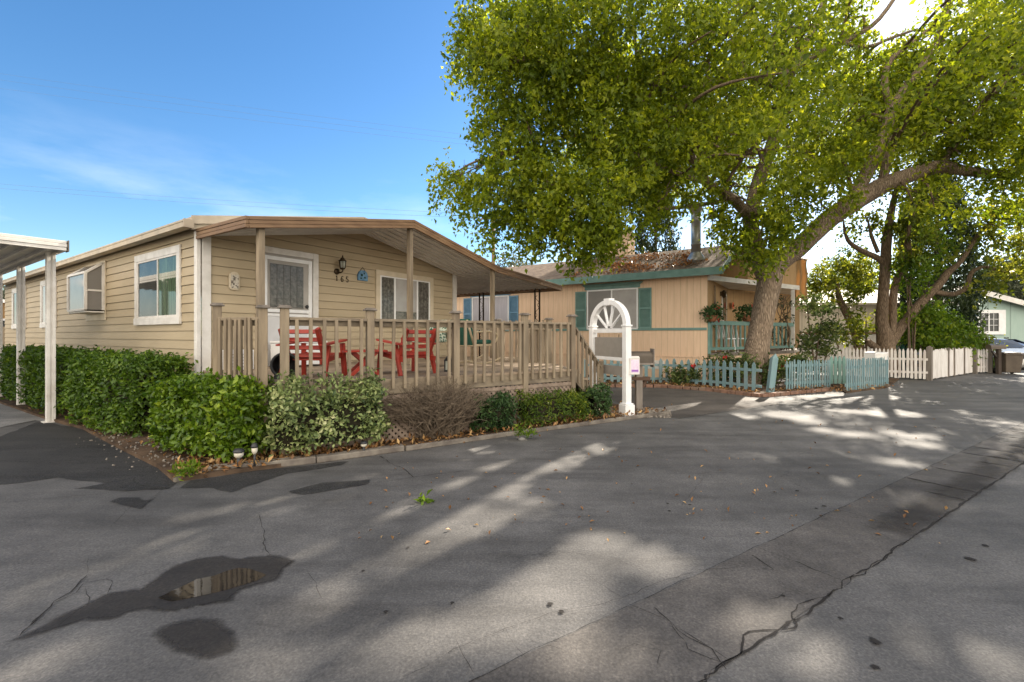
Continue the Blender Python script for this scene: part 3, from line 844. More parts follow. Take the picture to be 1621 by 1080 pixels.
for i, q in enumerate([[(430, 240), (480, 222), (545, 225), (590, 236), (660, 190), (600, 240), (565, 275), (540, 268)],
                       [(1150, 200), (1300, 165), (1480, 150), (1485, 165), (1350, 192), (1210, 214)],
                       [(720, 185), (760, 158), (1000, 118), (1250, 92), (1400, 78), (1380, 92), (1150, 130), (1000, 175), (930, 205), (860, 188)],
                       [(300, 190), (420, 170), (540, 140), (540, 160), (640, 185), (500, 200), (400, 190)]]):
    stain('dark_stain', ragged(gl([Z3(*p) for p in q]), 0.035, 0.06, 20 + i), 0.005, M['dryf'], .05)
mb = MB()
for px, py, r in [(611, 970, .02), (1385, 1058, .03), (716, 956, .018), (646, 868, .02), (575, 905, .02), (1092, 800, .025), (1262, 778, .03), (1304, 802, .03), (1292, 806, .02), (1330, 980, .02), (1385, 1017, .045), (1536, 886, .05), (1560, 865, .035), (870, 958, .03), (888, 970, .03), (1060, 810, .02), (1057, 798, .02), (1240, 945, .02)]:
    c = G(px, py)
    k = 11
    r *= .75
    mb.add([(c.x + r * random.uniform(.7, 1.2) * math.cos(2 * math.pi * i / k), c.y + r * random.uniform(.7, 1.2) * math.sin(2 * math.pi * i / k), 0.0065) for i in range(k)] + [(c.x, c.y, .0065)], [(i, (i + 1) % k, k) for i in range(k)])
o = mb.build('oil_spots', M['crackf']); tag(o, kind='structure')
at = o.data.attributes.new('edge', 'FLOAT', 'POINT'); at.data.foreach_set('value', [.85 if i % 12 == 11 else .38 for i in range(len(o.data.vertices))])

# planting bed with kerb
K0, K1, K2 = G(275, 764), G(640, 713), G(1060, 656)
bed = [K0, K1, K2, G(1015, 648), G(950, 640), Vector((1.2, 9.2, 0)), Vector((-1.6, 12.4, 0)), Vector((-5.0, 7.5, 0)), Vector((-18, 16.2, 0)), Vector((-18.6, 15.3, 0)), G(2, 640), G(70, 664), G(130, 680), G(190, 712), G(250, 742)]
mb = MB(); mb.prism([(p.x, p.y) for p in bed], -0.02, 0.045)
tag(mb.build('planting_bed', M['soil']), kind='structure')
mb = MB()
def kerbrun(mb, pts, w, h, seed):
    for a, b in zip(pts, pts[1:]):
        n = max(1, int((b - a).length / 1.3))
        for i in range(n):
            p, q = a.lerp(b, i / n), a.lerp(b, (i + 1) / n)
            dz = 0.006 * mnoise.noise(p * 2 + Vector((seed, 0, 0)))
            mb.beam(p + Vector((0, 0, (h + dz) / 2)), q + Vector((0, 0, (h + dz) / 2)), w, h + dz)
kerbrun(mb, [G(330, 750), G(500, 732), G(638, 713)], 0.13, 0.075, 1)
o = mb.build('kerb', M['kerb'], bevel=0.012); tag(o, kind='structure')
mb = MB()
kerbrun(mb, [K0, G(330, 751)], 0.05, 0.05, 2)
kerbrun(mb, [G(642, 714), G(800, 691), G(930, 673), K2], 0.06, 0.06, 3)
o = mb.build('bed_edging', M['kerb'], bevel=0.01); tag(o, kind='structure')

# ================================================================== HOUSE 1 (tan lap siding)
RZ = math.atan2(0.828, 0.561)
C1 = Vector((-5.06, 7.4, 0))
U = Vector((0.561, 0.828, 0)); V = Vector((-0.828, 0.561, 0))
def H1(x, y, z=0): return C1 + U * x + V * y + Vector((0, 0, z))
h1 = root('mobile_home', C1, RZ, 'tan mobile home with horizontal lap siding, low gable roof and white corner trim', 'house')
LEN1, WID1 = 15.7, 6.19
def ztop(x): return 3.25 + 0.2 * min(x, WID1 - x)
EXPO = 0.1547
mb = MB()
def course(mb, p0, p1, p2, p3, nrm):
    """lap board quad: bottom p0-p1 pushed out, top p3-p2 in"""
    n = Vector(nrm)
    g = Vector((0, 0, 0.011))
    a, b, c, d = Vector(p0) + g + n * 0.016, Vector(p1) + g + n * 0.016, Vector(p2) + n * 0.003, Vector(p3) + n * 0.003
    e, f_, h_, i_ = Vector(p0) - n * 0.016, Vector(p1) - n * 0.016, Vector(p1) + g - n * 0.016, Vector(p0) + g - n * 0.016
    j_, k_ = Vector(p0) + n * 0.003, Vector(p1) + n * 0.003
    mb.add([a, b, c, d, e, f_, h_, i_, j_, k_], [(0, 1, 2, 3), (4, 5, 6, 7), (7, 6, 1, 0), (8, 9, 5, 4)])
z = 0.12
while z < 3.9:
    z1 = min(z + EXPO, 3.95)
    if z < 3.25:
        zz = min(z1, 3.26)
        course(mb, (0, LEN1, z), (0, 0, z), (0, 0, zz), (0, LEN1, zz), (-1, 0, 0))
        course(mb, (WID1, 0, z), (WID1, LEN1, z), (WID1, LEN1, zz), (WID1, 0, zz), (1, 0, 0))
        course(mb, (WID1, LEN1, z), (0, LEN1, z), (0, LEN1, zz), (WID1, LEN1, zz), (0, 1, 0))
    xb = max(0, (z - 3.25) / 0.2); xt = max(0, (z1 - 3.25) / 0.2)
    if xb < WID1 / 2:
        xt = min(xt, WID1 / 2 - 0.01)
        course(mb, (xb, 0, z), (WID1 - xb, 0, z), (WID1 - xt, 0, z1), (xt, 0, z1), (0, -1, 0))
    z = z1 if z1 < 3.9 else 9
wall1 = mb.build('wall', M['siding1'], h1)
# roof
mb = MB()
RW = WID1 / 2
for sgn in (0, 1):
    xs = [(-0.15, 3.245, 3.335), (RW, 3.9, 4.015)] if sgn == 0 else [(RW, 3.9, 4.015), (WID1 + 0.15, 3.245, 3.335)]
    (xa, za0, za1), (xb, zb0, zb1) = xs
    vs = [(xa, -0.1, za0), (xb, -0.1, zb0), (xb, LEN1 + .1, zb0), (xa, LEN1 + .1, za0), (xa, -0.1, za1), (xb, -0.1, zb1), (xb, LEN1 + .1, zb1), (xa, LEN1 + .1, za1)]
    mb.add(vs, [(0, 3, 2, 1), (4, 5, 6, 7), (0, 1, 5, 4), (2, 3, 7, 6), (3, 0, 4, 7), (1, 2, 6, 5)])
roof1 = mb.build('roof', M['shingle'], h1)
mb = MB()
mb.beam((-0.17, -0.125, 3.275), (RW, -0.125, 3.95), 0.03, 0.13)
mb.beam((RW, -0.125, 3.95), (WID1 + .17, -0.125, 3.275), 0.03, 0.13)
mb.bb(-0.165, -0.152, -0.11, LEN1 + .1, 3.235, 3.33)
mb.bb(WID1 + .152, WID1 + .165, -0.11, LEN1 + .1, 3.235, 3.33)
mb.build('barge_board', M['eave'], roof1)
mb = MB(); mb.add([(-.16, -.07, 3.13), (RW, -.07, 3.76), (WID1 + .16, -.07, 3.13), (WID1 + .16, -.07, 3.27), (RW, -.07, 3.9), (-.16, -.07, 3.27)], [(0, 1, 4, 5), (1, 2, 3, 4)]); o = mb.build('frieze_board', M['cream'], roof1); o.modifiers.new('th', 'SOLIDIFY').thickness = .025
mb = MB()
mb.bb(-0.30, -0.168, -0.16, LEN1 + .1, 3.235, 3.25); mb.bb(-0.30, -0.285, -0.16, LEN1 + .1, 3.14, 3.235)
mb.bb(-0.285, -0.168, -0.16, LEN1 + .1, 3.14, 3.155); mb.bb(-0.31, -0.30, -0.16, LEN1 + .1, 3.22, 3.25)
mb.bb(-0.31, -0.168, -0.185, -0.16, 3.13, 3.26)
mb.build('gutter', M['eave'], h1)
mb = MB(); mb.bb(3.0, 3.35, 4.2, 4.55, 3.9, 4.27); mb.bb(2.96, 3.39, 4.16, 4.59, 4.27, 4.31)
mb.build('vent_stack', M['cream'], roof1)
# corner boards and downspout
mb = MB(); mb.bb(0.0, 0.13, -0.05, -0.017, 0.1, 3.2); mb.build('corner_board', M['white'], h1, bevel=0.004)
mb = MB(); mb.bb(WID1 - 0.1, WID1 + .05, -0.05, -0.017, 0.1, 3.25); mb.build('corner_board', M['white'], h1, bevel=0.004)
mb = MB()
mb.bb(-0.08, -0.018, -0.045, 0.06, 0.1, 3.138)
mb.build('downspout', M['white'], h1, bevel=0.008)

def window_x(parent, y0, y1, z0, z1, panes, trim=0.1, frame_m='white', x=0.0):
    """window in a wall facing -x; panes: list of (ya, yb, material)"""
    mb = MB()
    t = trim
    mb.bb(x - 0.045, x - 0.012, y0, y1, z1 - t, z1); mb.bb(x - 0.055, x - 0.012, y0 - .01, y1 + .01, z0, z0 + t)
    mb.bb(x - 0.045, x - 0.012, y0, y0 + t, z0 + t, z1 - t); mb.bb(x - 0.045, x - 0.012, y1 - t, y1, z0 + t, z1 - t)
    fr = mb.build('window', M[frame_m], parent, bevel=0.004)
    s = MB()
    zi0, zi1, yi0, yi1 = z0 + t, z1 - t, y0 + t, y1 - t
    s.bb(x - 0.034, x - 0.012, yi0, yi1, zi1 - .035, zi1); s.bb(x - 0.034, x - 0.012, yi0, yi1, zi0, zi0 + .035)
    ys = sorted({yi0, yi1} | {p[0] for p in panes[1:]})
    for yy in ys:
        yy = min(max(yy, yi0 + 0.0175), yi1 - 0.0175)
        s.bb(x - 0.034, x - 0.012, yy - .0175, yy + .0175, zi0 + .035, zi1 - .035)
    s.build('sash', M[frame_m], fr)
    for ya, yb, mm in panes:
        p = MB(); p.bb(x - 0.022, x - 0.015, ya, yb, zi0 + .02, zi1 - .02)
        p.build('pane', M[mm], fr)
    return fr

window_x(h1, 0.72, 2.85, 1.64, 3.0, [(0.85, 1.72, 'panegreen'), (1.72, 2.72, 'pane')], 0.13)
window_x(h1, 8.73, 10.4, 1.66, 3.0, [(8.85, 9.55, 'pane'), (9.55, 10.28, 'paneblind')], 0.12)
window_x(h1, 12.3, 14.3, 1.66, 3.0, [(12.42, 13.3, 'pane'), (13.3, 14.18, 'pane')], 0.12)
# projecting greenhouse window
mb = MB()
y0, y1, pr = 4.72, 6.02, 0.34
mb.bb(-0.03, -0.014, y0 - .06, y1 + .06, 1.78, 3.1)
fr = mb.build('window', M['cream'], h1)
mb = MB()
zb, zt, zo = 2.0, 3.04, 2.80
for yy in (y0, y1):
    mb.beam((-pr, yy, zb), (-pr, yy, zo), 0.05, 0.05); mb.beam((-0.05, yy, zb), (-0.05, yy, zt), 0.05, 0.05)
    mb.beam((-pr, yy, zo), (-0.05, yy, zt), 0.05, 0.05); mb.beam((-pr + .03, yy, zb + .42), (-0.075, yy, zb + .42), 0.035, 0.04)
mb.beam((-pr, y0 + .025, zo), (-pr, y1 - .025, zo), 0.05, 0.05); mb.beam((-pr, y0 + .025, zb), (-pr, y1 - .025, zb), 0.05, 0.05)
mb.bb(-pr, -0.03, y0, y1, zb - .06, zb - .03)
mb.build('frame', M['white'], fr, bevel=0.004)
mb = MB()
mb.add([(-pr - .002, y0, zb), (-pr - .002, y1, zb), (-pr - .002, y1, zo), (-pr - .002, y0, zo)], [(0, 3, 2, 1)])
mb.add([(-pr, y0, zb), (-.05, y0, zb), (-.05, y0, zt), (-pr, y0, zo)], [(0, 1, 2, 3)])
mb.add([(-pr, y1, zb), (-.05, y1, zb), (-.05, y1, zt), (-pr, y1, zo)], [(3, 2, 1, 0)])
mb.add([(-pr, y0, zo + .01), (-.05, y0, zt + .01), (-.05, y1, zt + .01), (-pr, y1, zo + .01)], [(0, 1, 2, 3)])
mb.build('pane', M['panegrey'], fr)

# door in the gable wall (faces -y)
d = MB(); x0, x1, zb, zt = 0.86, 2.065, 0.87, 3.06
d.bb(x0, x0 + .115, -0.05, -0.014, zb, zt); d.bb(x1 - .115, x1, -0.05, -0.014, zb, zt); d.bb(x0 + .115, x1 - .115, -0.05, -0.014, zt - .115, zt)
door = d.build('door', M['white'], h1, bevel=0.004)
d = MB(); a, b_ = x0 + .115, x1 - .115
d.bb(a, b_, -0.02, -0.014, zb, zt - .115)
d.build('inner_door', M['doorg'], door)
d = MB()
zt2 = zt - .16
d.bb(a + .01, a + .075, -0.045, -0.022, zb + .01, zt2); d.bb(b_ - .095, b_ - .02, -0.045, -0.022, zb + .01, zt2)
d.bb(a + .075, b_ - .095, -0.045, -0.022, zt2 - .07, zt2); d.bb(a + .075, b_ - .095, -0.045, -0.022, 1.87, 1.93); d.bb(a + .075, b_ - .095, -0.043, -0.022, 1.80, 1.845)
d.build('storm_frame', M['whitepaint'], door, bevel=0.003)
d = MB(); d.bb(a + .075, b_ - .095, -0.03, -0.024, zb + .01, 1.80)
d.build('kick_panel', M['doorw'], door)
d = MB(); d.bb(a + .13, b_ - .2, -0.034, -0.03, 1.97, zt2 - .14)
d.build('door_glass', M['panelead'], door)
d = MB()
gx0, gx1, gz0, gz1 = a + .13, b_ - .2, 1.97, zt2 - .14
for k in range(1, 5):
    xx = gx0 + (gx1 - gx0) * k / 5
    d.bb(xx - .004, xx + .004, -0.038, -0.034, gz0, gz1)
for k in range(0, 6):
    zz = gz0 + (gz1 - gz0) * k / 5
    d.bb(gx0, gx1, -0.0395, -0.038, zz - .004, zz + .004)
d.build('leading', M['lead'], door)
d = MB(); d.lathe([(0.004, 0), (0.03, 0.004), (0.034, 0.03), (0.02, 0.045)], c=(b_ - .13, -0.024, 2.0), m=Matrix.Rotation(R(90), 3, 'X'), n=14)
d.build('door_knob', M['black'], door)
d = MB(); d.bb(b_ - .085, b_ - .06, -0.07, -0.046, 1.72, 1.9)
d.build('handle', M['whitepaint'], door, bevel=0.006)

# three-light window in the gable wall
d = MB(); x0, x1, zb, zt = 3.49, 5.325, 1.64, 2.93; t_ = 0.115
d.bb(x0, x1, -0.05, -0.014, zt - t_, zt); d.bb(x0 - .02, x1 + .02, -0.06, -0.014, zb, zb + t_)
d.bb(x0, x0 + t_, -0.05, -0.014, zb + t_, zt - t_); d.bb(x1 - t_, x1, -0.05, -0.014, zb + t_, zt - t_)
w2 = d.build('window', M['cream'], h1, bevel=0.004)
ix0, ix1, iz0, iz1 = x0 + t_, x1 - t_, zb + t_, zt - t_
sx = [ix0, ix0 + .44, ix1 - .44, ix1]
d = MB()
for xx in (ix0 + .02, sx[1], sx[2], ix1 - .02):
    d.bb(xx - .024, xx + .024, -0.04, -0.014, iz0 + .03, iz1 - .03)
d.bb(ix0, ix1, -0.04, -0.014, iz1 - .03, iz1); d.bb(ix0, ix1, -0.04, -0.014, iz0, iz0 + .03)
d.build('sash', M['whitepaint'], w2)
for i, mm in enumerate(('panelead', 'paneblind', 'panelead')):
    d = MB(); d.bb(sx[i] + .02, sx[i + 1] - .02, -0.026, -0.018, iz0 + (.26 if i == 1 else .02), iz1 - .02)
    d.build('pane', M[mm], w2)
d = MB(); d.bb(sx[1] + .02, sx[2] - .02, -0.0255, -0.018, iz0 + .02, iz0 + .255)
d.build('pane', M['panelead'], w2)
for (a, b_) in ((sx[0], sx[1]), (sx[2], sx[3])):
    d = MB()
    for k in range(1, 4):
        xx = a + (b_ - a) * k / 4
        d.bb(xx - .004, xx + .004, -0.03, -0.026, iz0 + .02, iz1 - .02)
    for k in range(1, 7):
        zz = iz0 + (iz1 - iz0) * k / 7
        d.bb(a + .03, b_ - .03, -0.0315, -0.03, zz - .003, zz + .003)
    d.build('leading', M['lead'], w2)
# skirting vents under the deck are hidden; wall lantern
lan = MB()
lan.lathe([(0.065, 0), (0.06, 0.02), (0.03, 0.03)], c=(2.50, -0.016, 2.77), m=Matrix.Rotation(R(90), 3, 'X'), n=16)
lan.tube(*smooth_path([(2.50, -0.04, 2.77), (2.51, -0.12, 2.74), (2.53, -0.17, 2.77), (2.53, -0.17, 2.82)], [.014] * 4), n=8)
lan.lathe([(0.03, 2.80), (0.055, 2.82), (0.06, 2.835)], c=(2.53, -0.17, 0), n=6)
for k in range(6):
    a = math.pi / 3 * k
    lan.beam((2.53 + .056 * math.cos(a), -0.17 + .056 * math.sin(a), 2.83), (2.53 + .07 * math.cos(a), -0.17 + .07 * math.sin(a), 2.98), .012, .012)
lan.lathe([(0.085, 2.975), (0.08, 2.985), (0.04, 3.02), (0.045, 3.03), (0.012, 3.06), (0.018, 3.075), (0.004, 3.10)], c=(2.53, -0.17, 0), n=12)
lamp = lan.build('wall_lantern', M['brass'], h1)
lan = MB(); lan.lathe([(0.05, 2.835), (0.06, 2.97)], c=(2.53, -0.17, 0), n=6)
lan.build('lantern_glass', M['lampglass'], lamp)
# house number
NUM = MB()
def stroke(mb, pts, w=.016):
    for a, b in zip(pts, pts[1:]): mb.beam(a, b, .01, w, up=(0, 1, 0)) if False else mb.tube([a, b], w / 2, n=6)
def digit(mb, ch, x, z, w=.06, h=.11):
    y = -0.022
    seg = {'1': [[(.5, 1), (.5, 0)], [(.5, 1), (.2, .8)]],
           '6': [[(.95, .92), (.6, 1), (.2, .8), (.05, .35), (.3, 0), (.75, 0), (.95, .3), (.7, .55), (.3, .5), (.05, .3)]],
           '5': [[(.95, 1), (.15, 1), (.1, .58), (.6, .62), (.95, .35), (.7, 0), (.1, .05)]]}[ch]
    for s in seg:
        stroke(mb, [(x + p[0] * w, y, z + p[1] * h) for p in s])
for i, ch in enumerate('165'):
    NUM = MB(); digit(NUM, ch, 2.47 + i * .125, 2.575)
    NUM.build('house_number', M['brass'], h1)

# plaques hanging on the wall
p1 = root('blue_wall_plaque', H1(3.13, -0.02, 2.64), RZ, 'small blue arched plaque hung by a cord right of the house number', 'plaque')
mb = MB()
prof = [(-.13, 0), (.13, 0), (.13, .12), (.1, .19), (.05, .225), (-.05, .225), (-.1, .19), (-.13, .12)]
n = len(prof)
mb.add([(x, -.035, z) for x, z in prof] + [(x, 0, z) for x, z in prof], [tuple(range(n)), tuple(range(2 * n - 1, n - 1, -1))] + [((i + 1) % n, i, n + i, n + (i + 1) % n) for i in range(n)])
mb.build('board', M['bluesign'], p1, bevel=.006)
mb = MB(); mb.tube([(-.06, -.02, .22), (0, -.012, .3), (.06, -.02, .22)], .005, n=6)
mb.build('cord', M['brass'], p1)
mb = MB()
for (x, z, r) in ((-.03, .12, .03), (.05, .07, .022), (-.05, .05, .02), (.03, .16, .018)):
    mb.lathe([(r, 0), (r * .6, .008)], c=(x, -.035, z), m=Matrix.Rotation(R(90), 3, 'X'), n=8)
mb.build('ornament', M['cushion'], p1)
p2 = root('carved_wall_plaque', H1(.49, -0.02, 2.22), RZ, 'upright carved cream plaque with dark relief beside the white corner post', 'plaque')
mb = MB()
prof = [(-.075, .02), (-.05, 0), (.05, 0), (.075, .02), (.085, .05), (.085, .26), (.065, .275), (.05, .3), (0, .315), (-.05, .3), (-.065, .275), (-.085, .26), (-.085, .05)]
n = len(prof)
mb.add([(x, -.03, z) for x, z in prof] + [(x, 0, z) for x, z in prof], [tuple(range(n)), tuple(range(2 * n - 1, n - 1, -1))] + [((i + 1) % n, i, n + i, n + (i + 1) % n) for i in range(n)])
mb.build('frame', M['cream'], p2, bevel=.006)
mb = MB(); mb.bb(-.06, .06, -.04, -.031, .03, .26)
mb.build('relief', M['whitesign'], p2)

# ------------------------------------------------------------------ porch awning (folds down over the deck, flat carport wing beyond)
aw = root('porch_awning', H1(0, -1.64), RZ, 'brown edged gable patio awning with ribbed metal underside over the deck', 'awning')
def az(x):
    return 3.744 - 0.196 * abs(3.11 - x) if x <= 5.97 else 3.184 - 0.055 * (x - 5.97)
T_ = 1.64  # local y of the awning root is the front edge
mb = MB()
def slab(mb, xa, xb, y0, y1, dz, th):
    za, zb = az(xa) - dz, az(xb) - dz
    vs = [(xa, y0, za - th), (xb, y0, zb - th), (xb, y1, zb - th), (xa, y1, za - th), (xa, y0, za), (xb, y0, zb), (xb, y1, zb), (xa, y1, za)]
    mb.add(vs, [(0, 3, 2, 1), (4, 5, 6, 7), (0, 1, 5, 4), (1, 2, 6, 5), (2, 3, 7, 6), (3, 0, 4, 7)])
slab(mb, -.03, 3.11, .03, T_ - .03, .03, .03); slab(mb, 3.11, 5.965, .03, T_ - .03, .03, .03); slab(mb, 5.975, 9.3, .03, T_ + 9.0, .03, .03)
yy = .1
while yy < T_ + 9:          # pan ribs
    if yy < T_ - .05:
        for a, b_ in ((0, 3.1), (3.12, 5.95)):
            mb.beam((a, yy, az(a) - .075), (b_, yy, az(b_) - .075), .05, .03)
    mb.beam((6.0, yy, az(6.0) - .075), (9.25, yy, az(9.25) - .075), .05, .03)
    yy += .2
mb.build('roof_panel', M['awning'], aw)
mb = MB()
def fascia(mb, a, b):
    a, b = Vector(a), Vector(b)
    for dz, w, h in ((-.028, .05, .05), (-.085, .04, .052), (-.142, .05, .05)):
        mb.beam(a + Vector((0, 0, dz)), b + Vector((0, 0, dz)), w, h)
fascia(mb, (-.05, 0, az(0)), (3.11, 0, az(3.11))); fascia(mb, (3.11, 0, az(3.11)), (5.97, 0, az(5.97))); fascia(mb, (5.97, 0, az(5.97)), (9.34, 0, az(9.34)))
fascia(mb, (-.075, -.02, az(0)), (-.075, T_ - .06, az(0) + .02)); fascia(mb, (9.36, -.02, az(9.34)), (9.36, T_ + 9, az(9.34)))
mb.build('fascia', M['brown'], aw, bevel=.004)
def wpost(x):
    mb = MB(); mb.bb(x - .045, x + .045, .06, .15, .87, az(x) - .06)
    o = mb.build('post', M['wood'], aw, bevel=.005)
for x in (.17, 3.11, 5.88): wpost(x)
def ironpost(y):
    mb = MB(); x = 9.22
    for yy in (y - .085, y + .085): mb.bb(x - .02, x + .02, yy - .02, yy + .02, 0, az(x) - .06)
    k = 0
    zz = .5
    while zz < 2.7:
        pts = []
        for i in range(9):
            a = i / 8 * 2 * math.pi
            pts.append((x, y + .06 * math.sin(a) * (1 if k % 2 else -1), zz + .3 * i / 8 ))
        mb.tube(pts, .008, n=6)
        zz += .32; k += 1
    mb.bb(x - .05, x + .05, y - .12, y + .12, 0, .012)
    return mb.build('iron_post', M['iron'], aw)
ironpost(.8); ironpost(3.06)

# ------------------------------------------------------------------ deck
A_, B0, B_, C_, D_ = Vector((-3.58, 5.5, 0)), Vector((-2.86, 5.29, 0)), Vector((-2.70, 5.28, 0)), Vector((1.05, 7.77, 0)), Vector((.75, 9.24, 0))
E_, F_ = Vector((-.3, 9.72, 0)), Vector((-1.15, 10.3, 0))
dk = root('wooden_deck', (-1.0, 8.0, 0), 0, 'weathered wooden deck with balustrade, capped posts and lattice skirt in front of the tan home', 'deck')
FZ = 0.875
# floor boards run along the street
poly = [A_, B0, B_, C_, D_, Vector((.15, 11.9, 0)), H1(WID1, -.03), H1(0.02, -.03)]
def clip_line(poly, p, d):
    """intersections of the line p + t d with polygon -> (tmin, tmax)"""
    ts = []
    n = Vector((-d.y, d.x, 0))
    for i in range(len(poly)):
        a, b = poly[i], poly[(i + 1) % len(poly)]
        sa, sb = (a - p).dot(n), (b - p).dot(n)
        if sa * sb < 0:
            q = a.lerp(b, sa / (sa - sb)); ts.append((q - p).dot(d))
    return (min(ts), max(ts)) if len(ts) >= 2 else None
mb = MB()
w = -4.0
while w < 8.0:
    p = B_ + QN * (w + .07)
    r = clip_line(poly, p, QV)
    if r and r[1] - r[0] > .15:
        dz = random.uniform(-.003, .003)
        mb.beam(p + QV * r[0] + Vector((0, 0, FZ - .018 + dz)), p + QV * r[1] + Vector((0, 0, FZ - .018 + dz)), .134, .036)
    w += .142
mb.build('floor', M['floorw'], dk, world=True)
mb = MB()
def rimboard(a, b, off=0.0):
    d = (b - a).normalized(); n = Vector((d.y, -d.x, 0))
    mb.beam(a + n * (.02 + off) + Vector((0, 0, FZ - .1)), b + n * (.02 + off) + Vector((0, 0, FZ - .1)), .04, .2)
rimboard(A_, B0); rimboard(B_, C_); rimboard(C_, D_); rimboard(D_, Vector((.15, 11.9, 0)))
mb.build('rim_board', M['woodh'], dk, world=True, bevel=.004)
# posts
def dpost(p, zt=1.76, z0=0.03, w=.092, cap=True, rz=0.575):
    mb = MB(); mb.box((p.x, p.y, (z0 + zt) / 2), (w, w, zt - z0), rz)
    o = mb.build('post', M['wood'], dk, world=True, bevel=.005)
    if cap:
        mb = MB(); mb.box((p.x, p.y, zt + .009), (w + .055, w + .055, .018), rz); mb.box((p.x, p.y, zt + .027), (w + .02, w + .02, .018), rz)
        mb.build('post_cap', M['greywood'], o, world=True, bevel=.004)
    return o
dn = (C_ - B_).normalized(); dnn = Vector((dn.y, -dn.x, 0))
LF = (C_ - B_).length
fp = [B_ + dn * .05, Vector((-1.84, 5.86, 0)), Vector((-.824, 6.53, 0)), Vector((.178, 7.2, 0)), C_ - dn * .06]
fp = [B_ + dn * (p - B_).dot(dn) + dnn * .03 for p in fp]
for p in fp: dpost(p)
dpost(A_ + Vector((.03, -.02, 0)), 1.80); dpost(B0 + Vector((-.02, -.03, 0)), z0=.3)
dpost(D_, 1.76); dpost(E_, 1.76); dpost(F_, 1.76); dpost(Vector((.35, 10.4, 0)), 1.76)
balm = MB(); balm.bb(-.019, .019, -.019, .019, 0, .89)
bal_me = None
def railing(a, b, n, zr=1.64, zb=.75, out=None, off=0.02):
    """top rail plus n balusters screwed to the rim"""
    global bal_me
    d = (b - a); nn = Vector((d.y, -d.x, 0)).normalized() if out is None else out
    mb = MB(); mb.beam(a + Vector((0, 0, zr)), b + Vector((0, 0, zr)), .09, .036)
    mb.beam(a + nn * -.02 + Vector((0, 0, zr - .05)), b + nn * -.02 + Vector((0, 0, zr - .05)), .03, .064)
    mb.build('top_rail', M['woodh'], dk, world=True, bevel=.004)
    base = wmat(dk).inverted()
    for i in range(n):
        p = a.lerp(b, (i + .5) / n) + nn * off
        if bal_me is None:
            o = balm.build('baluster', M['wood'], dk, bevel=.003); bal_me = o
        else:
            o = instance(bal_me, dk, (0, 0, 0))
        o.location = base @ Vector((p.x + random.uniform(-.008, .008), p.y, zb + random.uniform(-.012, .012)))
        o.rotation_euler = (random.uniform(-.008, .008), random.uniform(-.012, .012), math.atan2(d.y, d.x) + random.uniform(-.06, .06))
for a, b_, n in zip(fp, fp[1:], (6, 7, 7, 6)):
    railing(a + dn * .05, b_ - dn * .05, n, off=.045)
da = (B0 - A_).normalized()
railing(A_ + da * .08, B0 - da * .06, 8, off=.04)
0 and railing(A_ + (Vector((-5.0, 7.3, 0)) - A_).normalized() * .08, Vector((-4.78, 7.25, 0)), 10, off=.02)
railing(D_ + (E_ - D_).normalized() * .06, E_ - (E_ - D_).normalized() * .06, 7, zb=FZ + .0, off=.01)
railing(E_ + (F_ - E_).normalized() * .06, F_ - (F_ - E_).normalized() * .06, 6, zb=FZ + .0, off=.01)
railing(D_ + Vector((-.03, .1, 0)), Vector((.37, 10.3, 0)), 7, off=.03)
# lattice skirt
def lattice(a, b, z0, z1, name='lattice'):
    mb = MB()
    d = (b - a).normalized(); Lg = (b - a).length; n = Vector((d.y, -d.x, 0)); h = z1 - z0
    for sg, o in ((1, .004), (-1, .011)):
        s = -h
        while s < Lg:
            # strip from (s, z0) to (s+h, z1), clipped to 0..Lg
            s0, s1 = max(s, 0), min(s + h, Lg)
            if s1 - s0 > .03:
                f0, f1 = (s0 - s) / h, (s1 - s) / h
                if sg < 0: f0, f1 = 1 - f0, 1 - f1
                mb.beam(a + d * s0 + n * o + Vector((0, 0, z0 + h * f0)), a + d * s1 + n * o + Vector((0, 0, z0 + h * f1)), .006, .036, up=d.cross(Vector((0, 0, 1))).cross(d))
            s += .085
    return mb
for a, b_ in zip(fp, fp[1:]):
    m_ = lattice(a + dn * .04 + dnn * .0, b_ - dn * .04, .06, FZ - .215)
    f = MB()
    m_.beam(a + dn * .03 + dnn * .018 + Vector((0, 0, FZ - .24)), b_ - dn * .03 + dnn * .018 + Vector((0, 0, FZ - .24)), .02, .05)
    m_.build('lattice', M['lattice'], dk, world=True)
m_ = lattice(A_ + da * .05, B0 - da * .05, .06, FZ - .215); m_.build('lattice', M['lattice'], dk, world=True)
mb = MB()   # dark framing under the floor
for w in (.6, 1.6, 2.6, 3.6):
    p = B_ + QN * w
    r = clip_line(poly, p, QV)
    mb.beam(p + QV * (r[0] + .2) + Vector((0, 0, FZ - .13)), p + QV * (r[1] - .2) + Vector((0, 0, FZ - .13)), .05, .18)
    for s in (r[0] + .4, (r[0] + r[1]) / 2, r[1] - .4):
        q = p + QV * s
        mb.box((q.x, q.y, (FZ - .22) / 2), (.1, .1, FZ - .22))
mb.build('joists', M['greywood'], dk, world=True)
